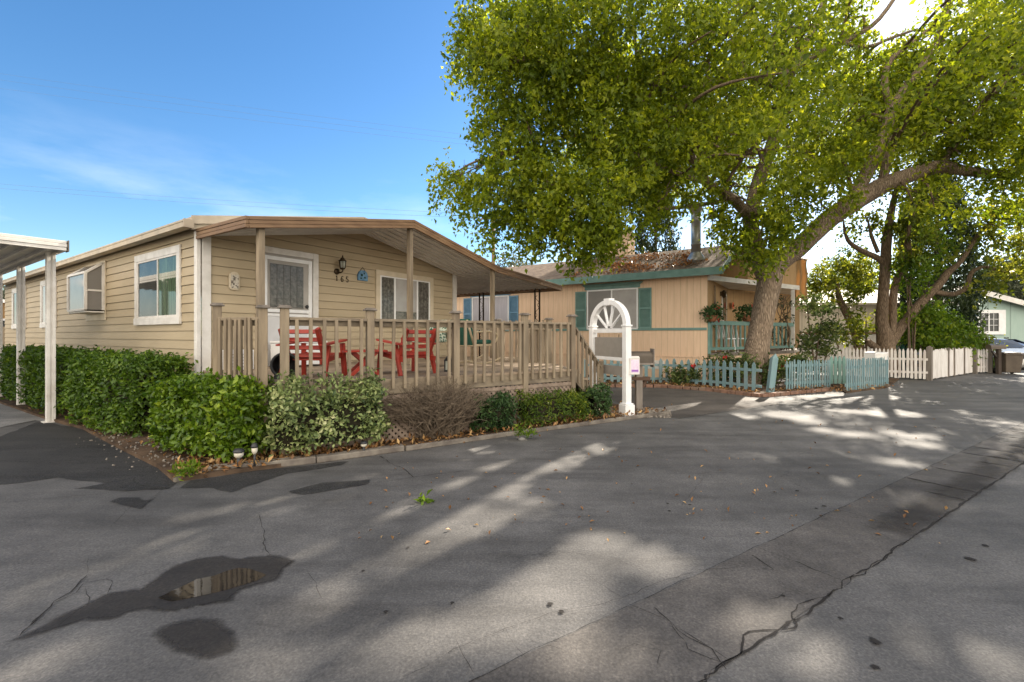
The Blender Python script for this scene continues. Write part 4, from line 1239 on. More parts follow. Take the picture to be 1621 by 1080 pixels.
# stairs on the right end, with a sloping handrail
st_d = Vector((.62, .785, 0)).normalized()
mb = MB()
e0, e1 = C_ + Vector((.06, .08, 0)), D_ + Vector((.03, -.1, 0))
for k in range(3):
    off = st_d * (.16 + .28 * k); zz = FZ - .2 * (k + 1)
    a, b_ = e0 + off, e1 + off
    mb.beam(a + Vector((0, 0, zz)), b_ + Vector((0, 0, zz)), .28, .04)
    mb.beam(a - st_d * .12 + Vector((0, 0, zz + .09)), b_ - st_d * .12 + Vector((0, 0, zz + .09)), .02, .14)
mb.build('stairs', M['floorw'], dk, world=True)
mb = MB()
hA, hB = C_ + Vector((.02, .03, 0)), C_ + Vector((.02, .03, 0)) + st_d * .95
mb.beam(hA + Vector((0, 0, 1.57)), hB + Vector((0, 0, .83)), .085, .038)
mb.beam(hA + Vector((0, 0, .78)), hB + Vector((0, 0, .08)), .04, .2)
mb.build('stair_rail', M['woodh'], dk, world=True, bevel=.004)
base = wmat(dk).inverted()
for k in range(6):
    q = hA.lerp(hB, (k + .6) / 6.4)
    o = instance(bal_me, dk, base @ (q + Vector((.02, -.02, .70 - .74 * (k + .6) / 6.4 - .02))), (0, 0, .9))
dpost(hB, .96, .02, cap=False)

# ================================================================== HOUSE 2 (peach)
C2 = Vector((6.02, 14.0, 0))
h2 = root('peach_bungalow', C2, RZ, 'peach mobile home with teal fascia, belt rail and shutters behind the blue picket fence', 'house')
def H2(x, y, z=0): return C2 + U * x + V * y + Vector((0, 0, z))
qx, qy = .918, -.393                      # street direction in house-2 local axes
LEN2 = 14.0
mb = MB()
def quad(mb, a, b, c, d): mb.add([a, b, c, d], [(0, 1, 2, 3)])
quad(mb, (0, LEN2, .76), (0, 0, .76), (0, 0, 3.5), (0, LEN2, 3.5))
quad(mb, (-.03, LEN2, 0), (-.03, 0, 0), (-.03, 0, .76), (-.03, LEN2, .76)); quad(mb, (-.03, LEN2, .76), (-.03, 0, .76), (0, 0, .76), (0, LEN2, .76))
quad(mb, (0, LEN2, 0), (5.1, LEN2, 0), (5.1, LEN2, 3.5), (0, LEN2, 3.5))
quad(mb, (5.1, LEN2, 0), (5.1, 0, 0), (5.1, 0, 3.5), (5.1, LEN2, 3.5))
mb.add([(0, LEN2, 3.5), (5.1, LEN2, 3.5), (2.55, LEN2, 4.45)], [(0, 1, 2)])
mb.build('wall', M['peach'], h2)
mb = MB()
quad(mb, (0, 0, 0), (3.6, 0, 0), (3.6, 0, 3.5), (0, 0, 3.5))                                    # side wall of the porch
P1 = (5.4 * qx, 5.4 * qy); B1 = (3.6 + 5.4 * qx, 5.4 * qy)
quad(mb, (3.6, 0, 0), (B1[0], B1[1], 0), (B1[0], B1[1], 3.2), (3.6, 0, 3.2))
mb.add([(0, -.012, 3.3), (5.1, -.012, 3.3), (5.1, -.012, 3.5), (2.55, -.012, 4.45), (0, -.012, 3.5)], [(0, 1, 2, 3, 4)])
a, b_ = (2.2 * qx, 2.2 * qy), P1
quad(mb, (a[0], a[1], 3.3), (b_[0], b_[1], 3.3), (b_[0], b_[1], 4.3), (a[0], a[1], 4.3))
quad(mb, (b_[0], b_[1], 3.3), (B1[0], B1[1], 3.3), (B1[0], B1[1], 4.3), (b_[0], b_[1], 4.3))
quad(mb, (a[0], a[1] + .0, 3.3), (a[0], a[1], 4.3), (a[0], a[1] + 1.2, 4.3), (a[0], a[1] + 1.2, 3.3))
mb.build('porch_wall', M['tan2'], h2)
mb = MB(); mb.prism([(a[0] - .02, a[1] - .1), (b_[0] + .25, b_[1] - .15), (B1[0] + .25, B1[1] - .1), (3.6, 1.0), (a[0] - .02, a[1] + 1.1)], 4.303, 4.38)
pr_ = mb.build('porch_roof', M['shingle'], h2)
mb = MB()
mb.prism([(0.02, -.02), (P1[0] - .02, P1[1] - .02), (B1[0], B1[1] - .02), (3.6, -.02)], .78, .89)
mb.build('porch_floor', M['greywood'], h2)
mb = MB(); mb.prism([(0.05, -.06), (P1[0] - .05, P1[1] - .02), (B1[0], B1[1] - .05), (3.6, -.04)], 3.17, 3.2)
mb.build('porch_ceiling', M['awning'], h2)
mb = MB()
mb.beam((-.02, -.03, 3.215), (P1[0] + .2 * qx, P1[1] + .2 * qy, 3.215), .07, .16)
mb.build('porch_beam', M['white'], h2, bevel=.005)
mb = MB(); mb.beam((.02, .02, .43), (P1[0] - .02, P1[1] + .02, .43), .03, .7); mb.build('porch_skirt', M['peach'], h2)
# main roof
mb = MB()
ys, ye = -.47, LEN2 + .3
def rs(mb, x0, z0, x1, z1, th=.1):
    vs = [(x0, ys, z0 - th), (x1, ys, z1 - th), (x1, ye, z1 - th), (x0, ye, z0 - th), (x0, ys, z0), (x1, ys, z1), (x1, ye, z1), (x0, ye, z0)]
    mb.add(vs, [(0, 3, 2, 1), (4, 5, 6, 7), (0, 1, 5, 4), (1, 2, 6, 5), (2, 3, 7, 6), (3, 0, 4, 7)])
rs(mb, -.38, 3.47, 2.55, 4.62); rs(mb, 2.55, 4.62, 5.48, 3.47)
roof2 = mb.build('roof', M['shingle'], h2)
mb = MB()
mb.bb(-.42, -.382, ys - .02, ye, 3.25, 3.48)
mb.beam((-.4, ys - .022, 3.375), (2.55, ys - .022, 4.53), .035, .2); mb.beam((2.55, ys - .022, 4.53), (5.5, ys - .022, 3.375), .035, .2)
mb.build('fascia', M['teal'], roof2, bevel=.004)
mb = MB(); mb.bb(-.38, 0, ys + .01, ye, 3.29, 3.31); mb.build('soffit', M['cream'], roof2)
mb = MB(); mb.bb(-.03, -.004, .02, LEN2, 1.60, 1.68); mb.build('belt_rail', M['teal'], h2, bevel=.004)
mb = MB(); mb.bb(-.05, -.031, .02, LEN2, .745, .785); mb.build('skirt_rail', M['peach'], h2)
def window2(y0, y1, z0, z1, panes, shut_m, shw, trim_m):
    mb = MB(); x = -.035
    mb.bb(x, -.004, y0 - .05, y0, z0, z1); mb.bb(x, -.004, y1, y1 + .05, z0, z1); mb.bb(x, -.004, y0 - .05, y1 + .05, z1, z1 + .05); mb.bb(x, -.004, y0 - .05, y1 + .05, z0 - .05, z0)
    ym = (y0 + y1) / 2
    mb.bb(x + .004, -.006, ym - .025, ym + .025, z0, z1)
    w = mb.build('window', M['whitepaint'], h2, bevel=.004)
    for i, (a, b_) in enumerate(((y0, ym - .025), (ym + .025, y1))):
        p = MB(); p.bb(-.018, -.006, a, b_, z0, z1); p.build('pane', M[panes[i]], w)
    h = MB()
    h.bb(-.05, -.004, y0 - .12, y1 + .12, z1 + .055, z1 + .14)
    h.add([(-.05, y0 - .1, z1 + .14), (-.05, y1 + .1, z1 + .14), (-.004, y1 + .1, z1 + .14), (-.004, y0 - .1, z1 + .14), (-.14, y0 - .22, z1 + .24), (-.14, y1 + .22, z1 + .24), (-.004, y1 + .22, z1 + .24), (-.004, y0 - .22, z1 + .24)],
          [(0, 1, 5, 4), (4, 5, 6, 7), (1, 2, 6, 5), (3, 0, 4, 7)])
    h.build('head_trim', M[trim_m], w)
    for a in (y0 - .07 - shw, y1 + .07):
        s = MB()
        s.bb(-.04, -.004, a, a + .05, z0 - .02, z1 + .02); s.bb(-.04, -.004, a + shw - .05, a + shw, z0 - .02, z1 + .02)
        for zz in (z0 - .02, (z0 + z1) / 2 - .03, z1 - .04): s.bb(-.04, -.004, a + .05, a + shw - .05, zz, zz + .06)
        zz = z0 + .05
        while zz < z1 - .06:
            s.box((-.02, a + shw / 2, zz), (.03, shw - .1, .006), rot=Matrix.Rotation(R(40), 3, 'Y')); zz += .036
        s.bb(-.012, -.005, a + .05, a + shw - .05, z0, z1)
        s.build('shutter', M[shut_m], w)
    return w
window2(2.22, 3.98, 1.69, 2.99, ('paneblind', 'panegrey'), 'teal', .43, 'teal')
window2(7.46, 9.25, 1.69, 2.99, ('panelav', 'panelav'), 'shutb', .43, 'shutb')
mb = MB(); mb.bb(-.05, -.032, 1.3, 2.0, .34, .62)
for k in range(5): mb.bb(-.056, -.05, 1.34, 1.96, .37 + k * .05, .385 + k * .05)
mb.build('skirt_vent', M['white'], h2)
# porch furniture of the house itself: dark doorway, lamp, rail
mb = MB(); mb.bb(2.35, 3.3, -.03, -.004, .9, 2.95)
dr = mb.build('door', M['white'], h2)
mb = MB(); mb.bb(2.45, 3.2, -.036, -.03, 1.0, 2.87); mb.build('screen', M['pane'], dr)
mb = MB(); mb.lathe([(.02, 2.72), (.06, 2.76), (.07, 2.9), (.09, 2.92), (.02, 3.0)], c=(2.12, -.12, 0), n=8); mb.bb(2.08, 2.16, -.08, -.004, 2.8, 2.95)
mb.build('porch_lamp', M['brass'], h2)
# tapered trim at porch corner: posts
def q2(t, off=0.0): return (t * qx + off * .393, t * qy + off * .918)
mb = MB(); p = q2(5.28, .05); mb.bb(p[0] - .06, p[0] + .06, p[1] - .06, p[1] + .06, .2, 3.14)
mb.build('porch_post', M['white'], h2, bevel=.006)
mb = MB()
mb.beam((*q2(.05, .02), 1.83), (*q2(5.2, .02), 1.83), .09, .13); mb.beam((*q2(.05, .02), 1.02), (*q2(5.2, .02), 1.02), .06, .09)
prl = mb.build('porch_rail', M['teal'], h2, bevel=.004)
mb = MB(); mb.bb(-.03, .03, -.02, .02, 1.0, 1.78); b0 = mb.build('baluster', M['teal'], prl)
first = True
for i in range(19):
    p = q2(.22 + i * .265, .02)
    if first: b0.location = (p[0], p[1], 0); b0.rotation_euler = (0, 0, -.404); first = False
    else: instance(b0, prl, (p[0], p[1], 0), (0, 0, -.404))
mb = MB(); p = q2(.07, .0); mb.bb(p[0] - .05, p[0] + .05, p[1] - .05, p[1] + .05, .86, 1.9); mb.build('newel', M['teal'], prl)
# metal flue and boxed chimney on the roof
fl = MB()
fx, fy = .75, .5
zr = 3.47 + (.38 + fx) * .392
fl.lathe([(.3, zr - .12), (.27, zr + .06), (.175, zr + .2), (.175, zr + .24)], c=(fx, fy, 0), n=20)
fl.lathe([(.15, zr + .2), (.15, zr + .48), (.165, zr + .485), (.165, zr + .51), (.15, zr + .515), (.15, zr + 1.25), (.165, zr + 1.26), (.165, zr + 1.29), (.15, zr + 1.3), (.15, zr + 1.6), (.2, zr + 1.61), (.2, zr + 1.75), (.22, zr + 1.76), (.05, zr + 1.86)], c=(fx, fy, 0), n=20)
fl.build('flue_pipe', M['galv'], roof2)
mb = MB(); mb.bb(3.0, 3.8, 3.6, 4.8, 4.0, 5.65); mb.bb(2.96, 3.84, 3.56, 4.84, 5.65, 5.72)
mb.build('chimney', M['peach'], roof2)

# tan sunshade at the porch end
ss = root('sunshade', H2(*q2(5.62, .1)), RZ, 'tan cloth sunshade glowing orange at the porch end of the peach home', 'sunshade')
mb = MB(); vs, fs = [], []
for i in range(13):
    for j in range(14):
        x = -.05 + i * .075
        y = .06 * math.sin(i * 1.1) + .02 * math.sin(j * .9)
        z = 4.35 - j * .118 + (.03 * math.sin(i * 2.3) if j == 13 else 0)
        vs.append((x * qx, y + x * qy, z))
for i in range(12):
    for j in range(13): fs.append((i * 14 + j, (i + 1) * 14 + j, (i + 1) * 14 + j + 1, i * 14 + j + 1))
mb.smooth = True; mb.add(vs, fs)
so_ = mb.build('cloth', M['shade'], ss); md = so_.modifiers.new('thick', 'SOLIDIFY'); md.thickness = .004
mb = MB(); mb.tube([(-.1 * qx, -.1 * qy, 4.37), (1.0 * qx, 1.0 * qy, 4.37)], .03, n=10)
mb.build('roller', M['white'], ss)

# ================================================================== NEIGHBOURS
h3 = root('mint_house', (17.0, 24.3, 0), 0, 'pale mint green house with white gable board and grid window behind the parked car', 'house')
mb = MB()
xl, xr, pk = 4.6, 16.5, 7.0
def rz3(x): return 3.95 - .27 * abs(x - pk)
mb.add([(xl, 0, 0), (xr, 0, 0), (xr, 0, rz3(xr)), (pk, 0, rz3(pk)), (xl, 0, rz3(xl))], [(0, 1, 2, 3, 4)])
mb.add([(xl, 9, 0), (xl, 0, 0), (xl, 0, rz3(xl)), (xl, 9, rz3(xl))], [(0, 1, 2, 3)])
mb.build('wall', M['mint'], h3)
mb = MB()
for xa, xb in ((xl - .3, pk), (pk, xr)):
    mb.add([(xa, -.35, rz3(xa) + .02), (xb, -.35, rz3(xb) + .02), (xb, 9, rz3(xb) + .02), (xa, 9, rz3(xa) + .02), (xa, -.35, rz3(xa) + .1), (xb, -.35, rz3(xb) + .1), (xb, 9, rz3(xb) + .1), (xa, 9, rz3(xa) + .1)],
           [(0, 3, 2, 1), (4, 5, 6, 7), (0, 1, 5, 4), (1, 2, 6, 5), (2, 3, 7, 6), (3, 0, 4, 7)])
r3 = mb.build('roof', M['shingle'], h3)
mb = MB(); mb.beam((xl - .3, -.37, rz3(xl - .3) - .03), (pk, -.37, rz3(pk) - .03), .04, .26); mb.beam((pk, -.37, rz3(pk) - .03), (xr, -.37, rz3(xr) - .03), .04, .26)
mb.build('gable_board', M['white'], r3)
mb = MB()
wx0, wx1, wz0, wz1 = 7.68, 9.32, 1.48, 2.79
t_ = .17
mb.bb(wx0, wx1, -.06, -.004, wz1 - t_, wz1); mb.bb(wx0, wx1, -.06, -.004, wz0, wz0 + t_); mb.bb(wx0, wx0 + .26, -.06, -.004, wz0 + t_, wz1 - t_); mb.bb(wx1 - .36, wx1, -.06, -.004, wz0 + t_, wz1 - t_)
w = mb.build('window', M['whitepaint'], h3)
mb = MB(); mb.bb(wx0 + .26, wx1 - .36, -.02, -.004, wz0 + t_, wz1 - t_); mb.build('pane', M['pane'], w)
mb = MB()
ga, gb = wx0 + .26, wx1 - .36
mb.bb((ga + gb) / 2 - .03, (ga + gb) / 2 + .03, -.04, -.02, wz0 + t_, wz1 - t_)
for k in (1, 2): mb.bb(ga, gb, -.032, -.02, wz0 + t_ + (wz1 - wz0 - 2 * t_) * k / 3 - .01, wz0 + t_ + (wz1 - wz0 - 2 * t_) * k / 3 + .01)
for k in (1, 3): mb.bb(ga + (gb - ga) * k / 4 - .01, ga + (gb - ga) * k / 4 + .01, -.034, -.02, wz0 + t_, wz1 - t_)
mb.build('muntins', M['whitepaint'], w)

h4 = root('cream_house', (12.8, 23.0, 0), R(-2), 'cream house with low tan roof and garage panels behind the twin-stemmed tree', 'house')
mb = MB(); mb.bb(1.2, 8.6, 0, 6, 0, 3.0); mb.build('wall', M['creamwall'], h4)
mb = MB()
mb.add([(.8, -.4, 2.95), (9.0, -.4, 2.95), (9.0, 3, 3.9), (.8, 3, 3.9), (9.0, 6.4, 2.95), (.8, 6.4, 2.95), (.8, -.4, 3.05), (9.0, -.4, 3.05), (9.0, 3, 4.0), (.8, 3, 4.0), (9.0, 6.4, 3.05), (.8, 6.4, 3.05)],
       [(0, 3, 2, 1), (3, 5, 4, 2), (6, 7, 8, 9), (9, 8, 10, 11), (0, 1, 7, 6), (4, 5, 11, 10), (1, 2, 8, 7), (2, 4, 10, 8), (3, 0, 6, 9), (5, 3, 9, 11)])
mb.build('roof', M['creamwall'], h4)
for k in range(2):
    mb = MB(); x = 1.6 + k * 3.1
    mb.bb(x, x + 2.6, -.05, -.004, .05, 1.48)
    for j in range(1, 4): mb.bb(x + .04, x + 2.56, -.062, -.05, .05 + j * .36 - .02, .05 + j * .36)
    mb.build('garage_door', M['white'], h4)
mb = MB(); mb.bb(1.2, 8.6, -.09, -.004, 1.5, 1.6); mb.build('lintel', M['brown'], h4)
for k in range(3):
    mb = MB(); x = 1.45 + k * 3.1; mb.bb(x - .08, x + .08, -.11, -.004, 0, 1.5); mb.build('jamb', M['greywood'], h4)

h5 = root('tile_roofed_house', (15.6, 32.0, 0), R(-8), 'far white house with terracotta tile roof seen past the tan sunshade', 'house')
mb = MB(); mb.bb(0, 8, 0, 6, 0, 2.9); mb.build('wall', M['white'], h5)
mb = MB()
mb.add([(-.5, -.5, 2.85), (8.5, -.5, 2.85), (8.5, 3, 4.0), (-.5, 3, 4.0), (8.5, 6.5, 2.85), (-.5, 6.5, 2.85), (-.5, -.5, 2.95), (8.5, -.5, 2.95), (8.5, 3, 4.1), (-.5, 3, 4.1), (8.5, 6.5, 2.95), (-.5, 6.5, 2.95)],
       [(0, 3, 2, 1), (3, 5, 4, 2), (6, 7, 8, 9), (9, 8, 10, 11), (0, 1, 7, 6), (4, 5, 11, 10), (1, 2, 8, 7), (2, 4, 10, 8), (3, 0, 6, 9), (5, 3, 9, 11)])
mb.build('roof', M['terracotta'], h5)

# carport of the left neighbour
cp0 = Vector((-7.3, 7.4, 0))
cp = root('carport', cp0, RZ, 'white carport roof on slim white posts cut off by the left edge', 'carport')
mb = MB()
mb.prism([(0, 0), (-4, 0), (-4, 7), (0, 7)], 2.88, 2.91)
x = -.15
while x > -4: mb.bb(x - .02, x + .02, .05, 7, 2.83, 2.88); x -= .2
mb.build('roof_panel', M['awning'], cp)
mb = MB()
for dz, o in ((2.82, .0), (2.875, .008), (2.93, .0)):
    mb.bb(-4, .03 + o, -.04 - o, -.005, dz, dz + .05); mb.bb(.005, .045 + o, -.005, 7, dz, dz + .05)
mb.build('fascia', M['white'], cp, bevel=.005)
mb = MB(); mb.bb(.046, .06, -.06, .1, 2.81, 2.99); mb.build('gutter_end', M['greywood'], cp)
for i, (p, ) in enumerate([(G(80, 668),), (G(33, 644),), (G(-2, 631),)]):
    loc = wmat(cp).inverted() @ p
    mb = MB(); w = .055
    mb.bb(loc.x - w, loc.x - .012, loc.y - w, loc.y + w, 0, 2.83); mb.bb(loc.x + .012, loc.x + w, loc.y - w, loc.y + w, 0, 2.83); mb.bb(loc.x - .012, loc.x + .012, loc.y - w + .02, loc.y + w - .02, 0, 2.83)
    mb.bb(loc.x - .1, loc.x + .1, loc.y - .1, loc.y + .1, 0, .015)
    mb.build('post', M['white'], cp, bevel=.004)
# side-yard fence beyond the tan home
bf = root('board_fence', (-19.8, 17.0, 0), R(4), 'weathered board fence closing the side yard beyond the hedge', 'fence')
mb = MB()
for k in range(30):
    x = -2.2 + k * .15
    mb.bb(x, x + .142, -.012 + random.uniform(0, .006), .012, .02, 1.75 + random.uniform(-.02, .02))
mb.build('boards', M['wood'], bf)
mb = MB(); mb.bb(-2.2, 2.3, .013, .06, .4, .49); mb.bb(-2.2, 2.3, .013, .06, 1.3, 1.39); mb.build('rail', M['wood'], bf)
h6 = root('far_left_house', (-31, 24, 0), RZ, 'orange lit house end with white window beyond the side yard fence', 'house')
mb = MB(); mb.bb(0, 6, 0, 6, 0, 3.3); mb.build('wall', M['shade'], h6)
mb = MB(); mb.bb(-.3, 6.3, -.3, 6.3, 3.303, 3.5); mb.build('roof', M['white'], h6)
mb = MB(); mb.bb(1.5, 3.0, -.05, -.004, 1.3, 2.4); w = mb.build('window', M['white'], h6); mb = MB(); mb.bb(1.62, 2.88, -.056, -.05, 1.42, 2.28); mb.build('pane', M['pane'], w)

# ================================================================== FENCES
def picket_mesh(w, h, th=.02, tip=.09, name='picket'):
    mb = MB()
    pr = [(-w / 2, 0), (w / 2, 0), (w / 2, h - tip), (w * .28, h - tip * .35), (0, h), (-w * .28, h - tip * .35), (-w / 2, h - tip)]
    n = len(pr)
    mb.add([(x, -th / 2, z) for x, z in pr] + [(x, th / 2, z) for x, z in pr], [tuple(range(n)), tuple(range(2 * n - 1, n - 1, -1))] + [((i + 1) % n, i, n + i, n + (i + 1) % n) for i in range(n)])
    return mb
def picket_fence(name, path, sp, w, h, mt, label, group, z0=.04, rails=(.22, .6), posts=(), lean=.02, skip=(), tip=.09, hvar=.02):
    path = [Vector((p[0], p[1], 0)) for p in path]
    r = root(name, path[0], 0, label, 'fence', group)
    segs = [(b - a).length for a, b in zip(path, path[1:])]
    tot = sum(segs)
    def at(s):
        for a, b, l in zip(path, path[1:], segs):
            if s <= l: return a.lerp(b, s / l), (b - a).normalized()
            s -= l
        return path[-1], (path[-1] - path[-2]).normalized()
    n = int(tot / sp)
    src = None
    base = wmat(r).inverted()
    for i in range(n + 1):
        if i in skip: continue
        p, d = at(i * sp)
        rot = (0, random.uniform(-lean, lean), math.atan2(d.y, d.x) + random.uniform(-.03, .03))
        nn = Vector((d.y, -d.x, 0))
        loc = base @ (p + nn * .024 + Vector((0, 0, z0 + random.uniform(-.015, .015))))
        sc = (random.uniform(.94, 1.05), 1, 1 + random.uniform(-hvar, hvar))
        if src is None:
            src = picket_mesh(w, h, tip=tip).build('picket', mt, r); src.location = loc; src.rotation_euler = rot; src.scale = sc
        else: instance(src, r, loc, rot, sc)
    for a, b in zip(path, path[1:]):
        d = (b - a).normalized()
        for zz in rails:
            mb = MB(); mb.beam(a - d * .03 + Vector((0, 0, z0 + zz)), b + d * .03 + Vector((0, 0, z0 + zz)), .03, .07)
            mb.build('rail', mt, r, world=True)
    return r
bp = [G(925, 608), G(985, 607.5), G(1046, 608), G(1119, 612.5), G(1204, 622)]
picket_fence('picket_fence', bp, .205, .095, .72, M['picket'], 'faded blue picket fence run with wide gaps below the peach home wall', 'blue picket fence runs', rails=(.12, .52))
picket_fence('picket_fence', [G(1244, 619), G(1312, 615.5)], .09, .045, .74, M['picket'], 'faded blue picket run with narrow pickets between the leaning post and the gate', 'blue picket fence runs', z0=.05, lean=.05, rails=(.15, .6), tip=.06)
picket_fence('picket_fence', [G(1339, 621), G(1405, 612)], .12, .055, .82, M['picket'], 'faded blue picket run with narrow pickets right of the gate', 'blue picket fence runs', z0=.02, lean=.03, rails=(.15, .6), tip=.06)
r = root('fence_post', G(1222, 624), 0, 'leaning pale blue fence post with a broken pointed top by the tree', 'post')
mb = MB(); mb.box((0, 0, .44), (.14, .12, .9), rot=Matrix.Rotation(R(7), 3, 'Y')); mb.add([(.055 - .07, -.06, .885), (.055 + .07, -.06, .87), (.055 + .07, .06, .87), (.055 - .07, .06, .885), (.09, 0, 1.0)], [(0, 1, 4), (1, 2, 4), (2, 3, 4), (3, 0, 4)])
mb.build('shaft', M['picket'], r)
# teal gate between the blue runs
gt = root('garden_gate', G(1312, 614), 0, 'dark teal picket garden gate standing between two blue fence runs', 'gate')
mb0 = picket_mesh(.09, .78); src = None
gA, gB = G(1314, 612), G(1338, 612)
for i in range(4):
    p = wmat(gt).inverted() @ gA.lerp(gB, (i + .3) / 3.6)
    if src is None: src = mb0.build('picket', M['teal'], gt); src.location = p + Vector((0, 0, .08))
    else: instance(src, gt, p + Vector((0, 0, .08)))
for zz in (.25, .68):
    mb = MB(); mb.beam(gA + Vector((0, .03, zz)), gB + Vector((0, .03, zz)), .03, .08); mb.build('rail', M['teal'], gt, world=True)
# white fence behind, its gates and posts
wA, wB = Vector((10.6, 16.6, 0)), Vector((13.22, 14.5, 0))
picket_fence('picket_fence', [wA, wB], .1, .068, .96, M['wpicket'], 'white picket fence with pointed tops left of the tall grey post', 'white picket fence runs', z0=.05, rails=(.2, .62), lean=.012)
wC, wD = Vector((13.42, 14.55, 0)), Vector((17.25, 17.05, 0))
r = root('driveway_gate', wC, 0, 'white close-boarded driveway gate with worn foot and dark uprights', 'gate')
base = wmat(r).inverted(); src = None
dd = (wD - wC).normalized(); n = int((wD - wC).length / .105)
for i in range(n):
    p = wC.lerp(wD, (i + .5) / n)
    if src is None:
        src = picket_mesh(.098, .92, tip=.04).build('board', M['wpicket'], r)
        src.location = base @ p + Vector((0, 0, .05)); src.rotation_euler = (0, 0, math.atan2(dd.y, dd.x))
    else: instance(src, r, base @ p + Vector((0, 0, .05 + random.uniform(-.012, .012))), (0, random.uniform(-.01, .01), math.atan2(dd.y, dd.x)), (1, 1, random.uniform(.96, 1.04)))
for zz in (.25, .7):
    mb = MB(); mb.beam(wC + QN * .04 + Vector((0, 0, zz)), wD + QN * .04 + Vector((0, 0, zz)), .03, .08); mb.build('rail', M['wpicket'], r, world=True)
for f in (.36, .5, .76):
    p = wC.lerp(wD, f) - QN * .02; mb = MB(); mb.box((p.x, p.y, .52), (.05, .05, 1.0), .58); mb.build('upright', M['greywood'], r, world=True)
picket_fence('picket_fence', [Vector((17.55, 17.15, 0)), Vector((18.05, 17.3, 0))], .16, .11, .88, M['wpicket'], 'short white picket panel between the driveway gate and the hedge post', 'white picket fence runs', z0=.05, rails=(.2, .62))
for p, hh, lb in ((Vector((13.31, 14.5, 0)), 1.06, 'tall grey wooden gatepost between white pickets and white driveway gate'), (Vector((18.24, 17.35, 0)), 1.02, 'grey wooden post at the right end of the short white picket panel'), (Vector((17.4, 17.1, 0)), .95, 'grey wooden gatepost between white driveway gate and short picket panel')):
    r = root('gatepost', p, .55, lb, 'post', 'grey gateposts')
    mb = MB(); mb.bb(-.065, .065, -.065, .065, 0, hh); mb.add([(-.065, -.065, hh), (.065, -.065, hh), (.065, .065, hh), (-.065, .065, hh), (0, 0, hh + .05)], [(0, 1, 4), (1, 2, 4), (2, 3, 4), (3, 0, 4)])
    mb.build('shaft', M['greywood'], r, bevel=.004)
# stone and brick edging under the blue fence
r = tag(bpy.data.objects.new('brick_edging', None), 'low uneven brick edging along the foot of the blue picket fence', 'edging'); COL.objects.link(r)
mb = MB()
path = [Vector((p.x, p.y, 0)) for p in [G(925, 613), G(985, 613), G(1046, 613.5), G(1119, 619), G(1204, 629), G(1240, 626), G(1312, 619)]]
for a, b in zip(path, path[1:]):
    n = max(2, int((b - a).length / .2))
    for i in range(n):
        p = a.lerp(b, (i + .5) / n); d = (b - a).normalized()
        mb.box((p.x, p.y, .04), (.185, random.uniform(.09, .13), random.uniform(.07, .11)), rot=Matrix.Rotation(math.atan2(d.y, d.x) + random.uniform(-.12, .12), 3, 'Z') @ Matrix.Rotation(random.uniform(-.08, .08), 3, 'X'))
mb.build('bricks', M['brick'], r, bevel=.01)
mb = MB()
ft = [G(925, 612), G(1046, 612.5), G(1119, 618), G(1204, 628), G(1240, 625), G(1312, 618.5), Vector((8.9, 13.6, 0)), H2(.3, -.5), H2(0, 0.02), H2(-.04, 4), H2(-.04, 8)]
mb.prism([(p.x, p.y) for p in ft], -.02, .04); tag(mb.build('garden_bed', M['soil']), kind='structure')
mb = MB(); ft = [G(1339, 623), G(1405, 614), Vector((12.6, 14.8, 0)), Vector((10.6, 16.3, 0)), Vector((9.3, 13.4, 0))]
mb.prism([(p.x, p.y) for p in ft], -.02, .035); tag(mb.build('garden_bed', M['soil']), kind='structure')
wm_ = root('letter_box', Vector((10.2, 12.75, 0)), .3, 'white box mailbox behind the blue pickets right of the gate', 'mailbox')
mb = MB(); mb.bb(-.24, .24, -.15, .15, .76, .95); mb.bb(-.25, .25, -.16, .16, .95, .97); mb.build('box', M['whitepaint'], wm_, bevel=.008)
mb = MB(); mb.bb(-.22, .22, -.157, -.15, .8, .93); mb.build('door', M['white'], wm_)
mb = MB(); mb.bb(-.04, .04, -.04, .04, 0, .76); mb.build('post', M['greywood'], wm_)

# ================================================================== ARCH SIGN, MAILBOX
aL, aR = Vector((1.6, 8.97, 0)), Vector((2.018, 8.0, 0))
ad = (aR - aL).normalized(); mid = (aL + aR) / 2; AW = (aR - aL).length
ar = root('arched_sign_post', mid, math.atan2(ad.y, ad.x), 'white arched property sign frame with sunburst fan standing at the deck stairs', 'sign')
hw = AW / 2
for sx_ in (-1, 1):
    mb = MB(); x = sx_ * hw
    mb.bb(x - .058, x + .058, -.058, .058, .2, 1.57)
    p = mb.build('post', M['whitepaint'], ar, bevel=.006)
    mb = MB(); mb.bb(x - .1, x + .1, -.1, .1, .0, .2); mb.bb(x - .085, x + .085, -.085, .085, .2, .225); mb.build('post_base', M['whitepaint'], p, bevel=.008)
    mb = MB(); mb.bb(x - .075, x + .075, -.072, .072, 1.57, 1.60); mb.build('collar', M['whitepaint'], p, bevel=.006)
mb = MB(); vs, fs = [], []
N = 28; ro, ri = hw + .05, hw - .055
for i in range(N + 1):
    a = math.pi * i / N
    for rr, yy in ((ro, -.05), (ro, .05), (ri, .05), (ri, -.05)): vs.append((-rr * math.cos(a), yy, 1.60 + rr * math.sin(a) * .82))
for i in range(N):
    for k in range(4): fs.append((i * 4 + k, i * 4 + (k + 1) % 4, (i + 1) * 4 + (k + 1) % 4, (i + 1) * 4 + k))
mb.add(vs, fs); mb.build('arch', M['whitepaint'], ar, bevel=.004)
mb = MB(); mb.add([(-.075, -.06, 1.97), (.075, -.06, 1.97), (.09, -.06, 2.1), (-.09, -.06, 2.1), (-.075, .06, 1.97), (.075, .06, 1.97), (.09, .06, 2.1), (-.09, .06, 2.1)], [(0, 1, 2, 3), (7, 6, 5, 4), (0, 4, 5, 1), (1, 5, 6, 2), (2, 6, 7, 3), (3, 7, 4, 0)])
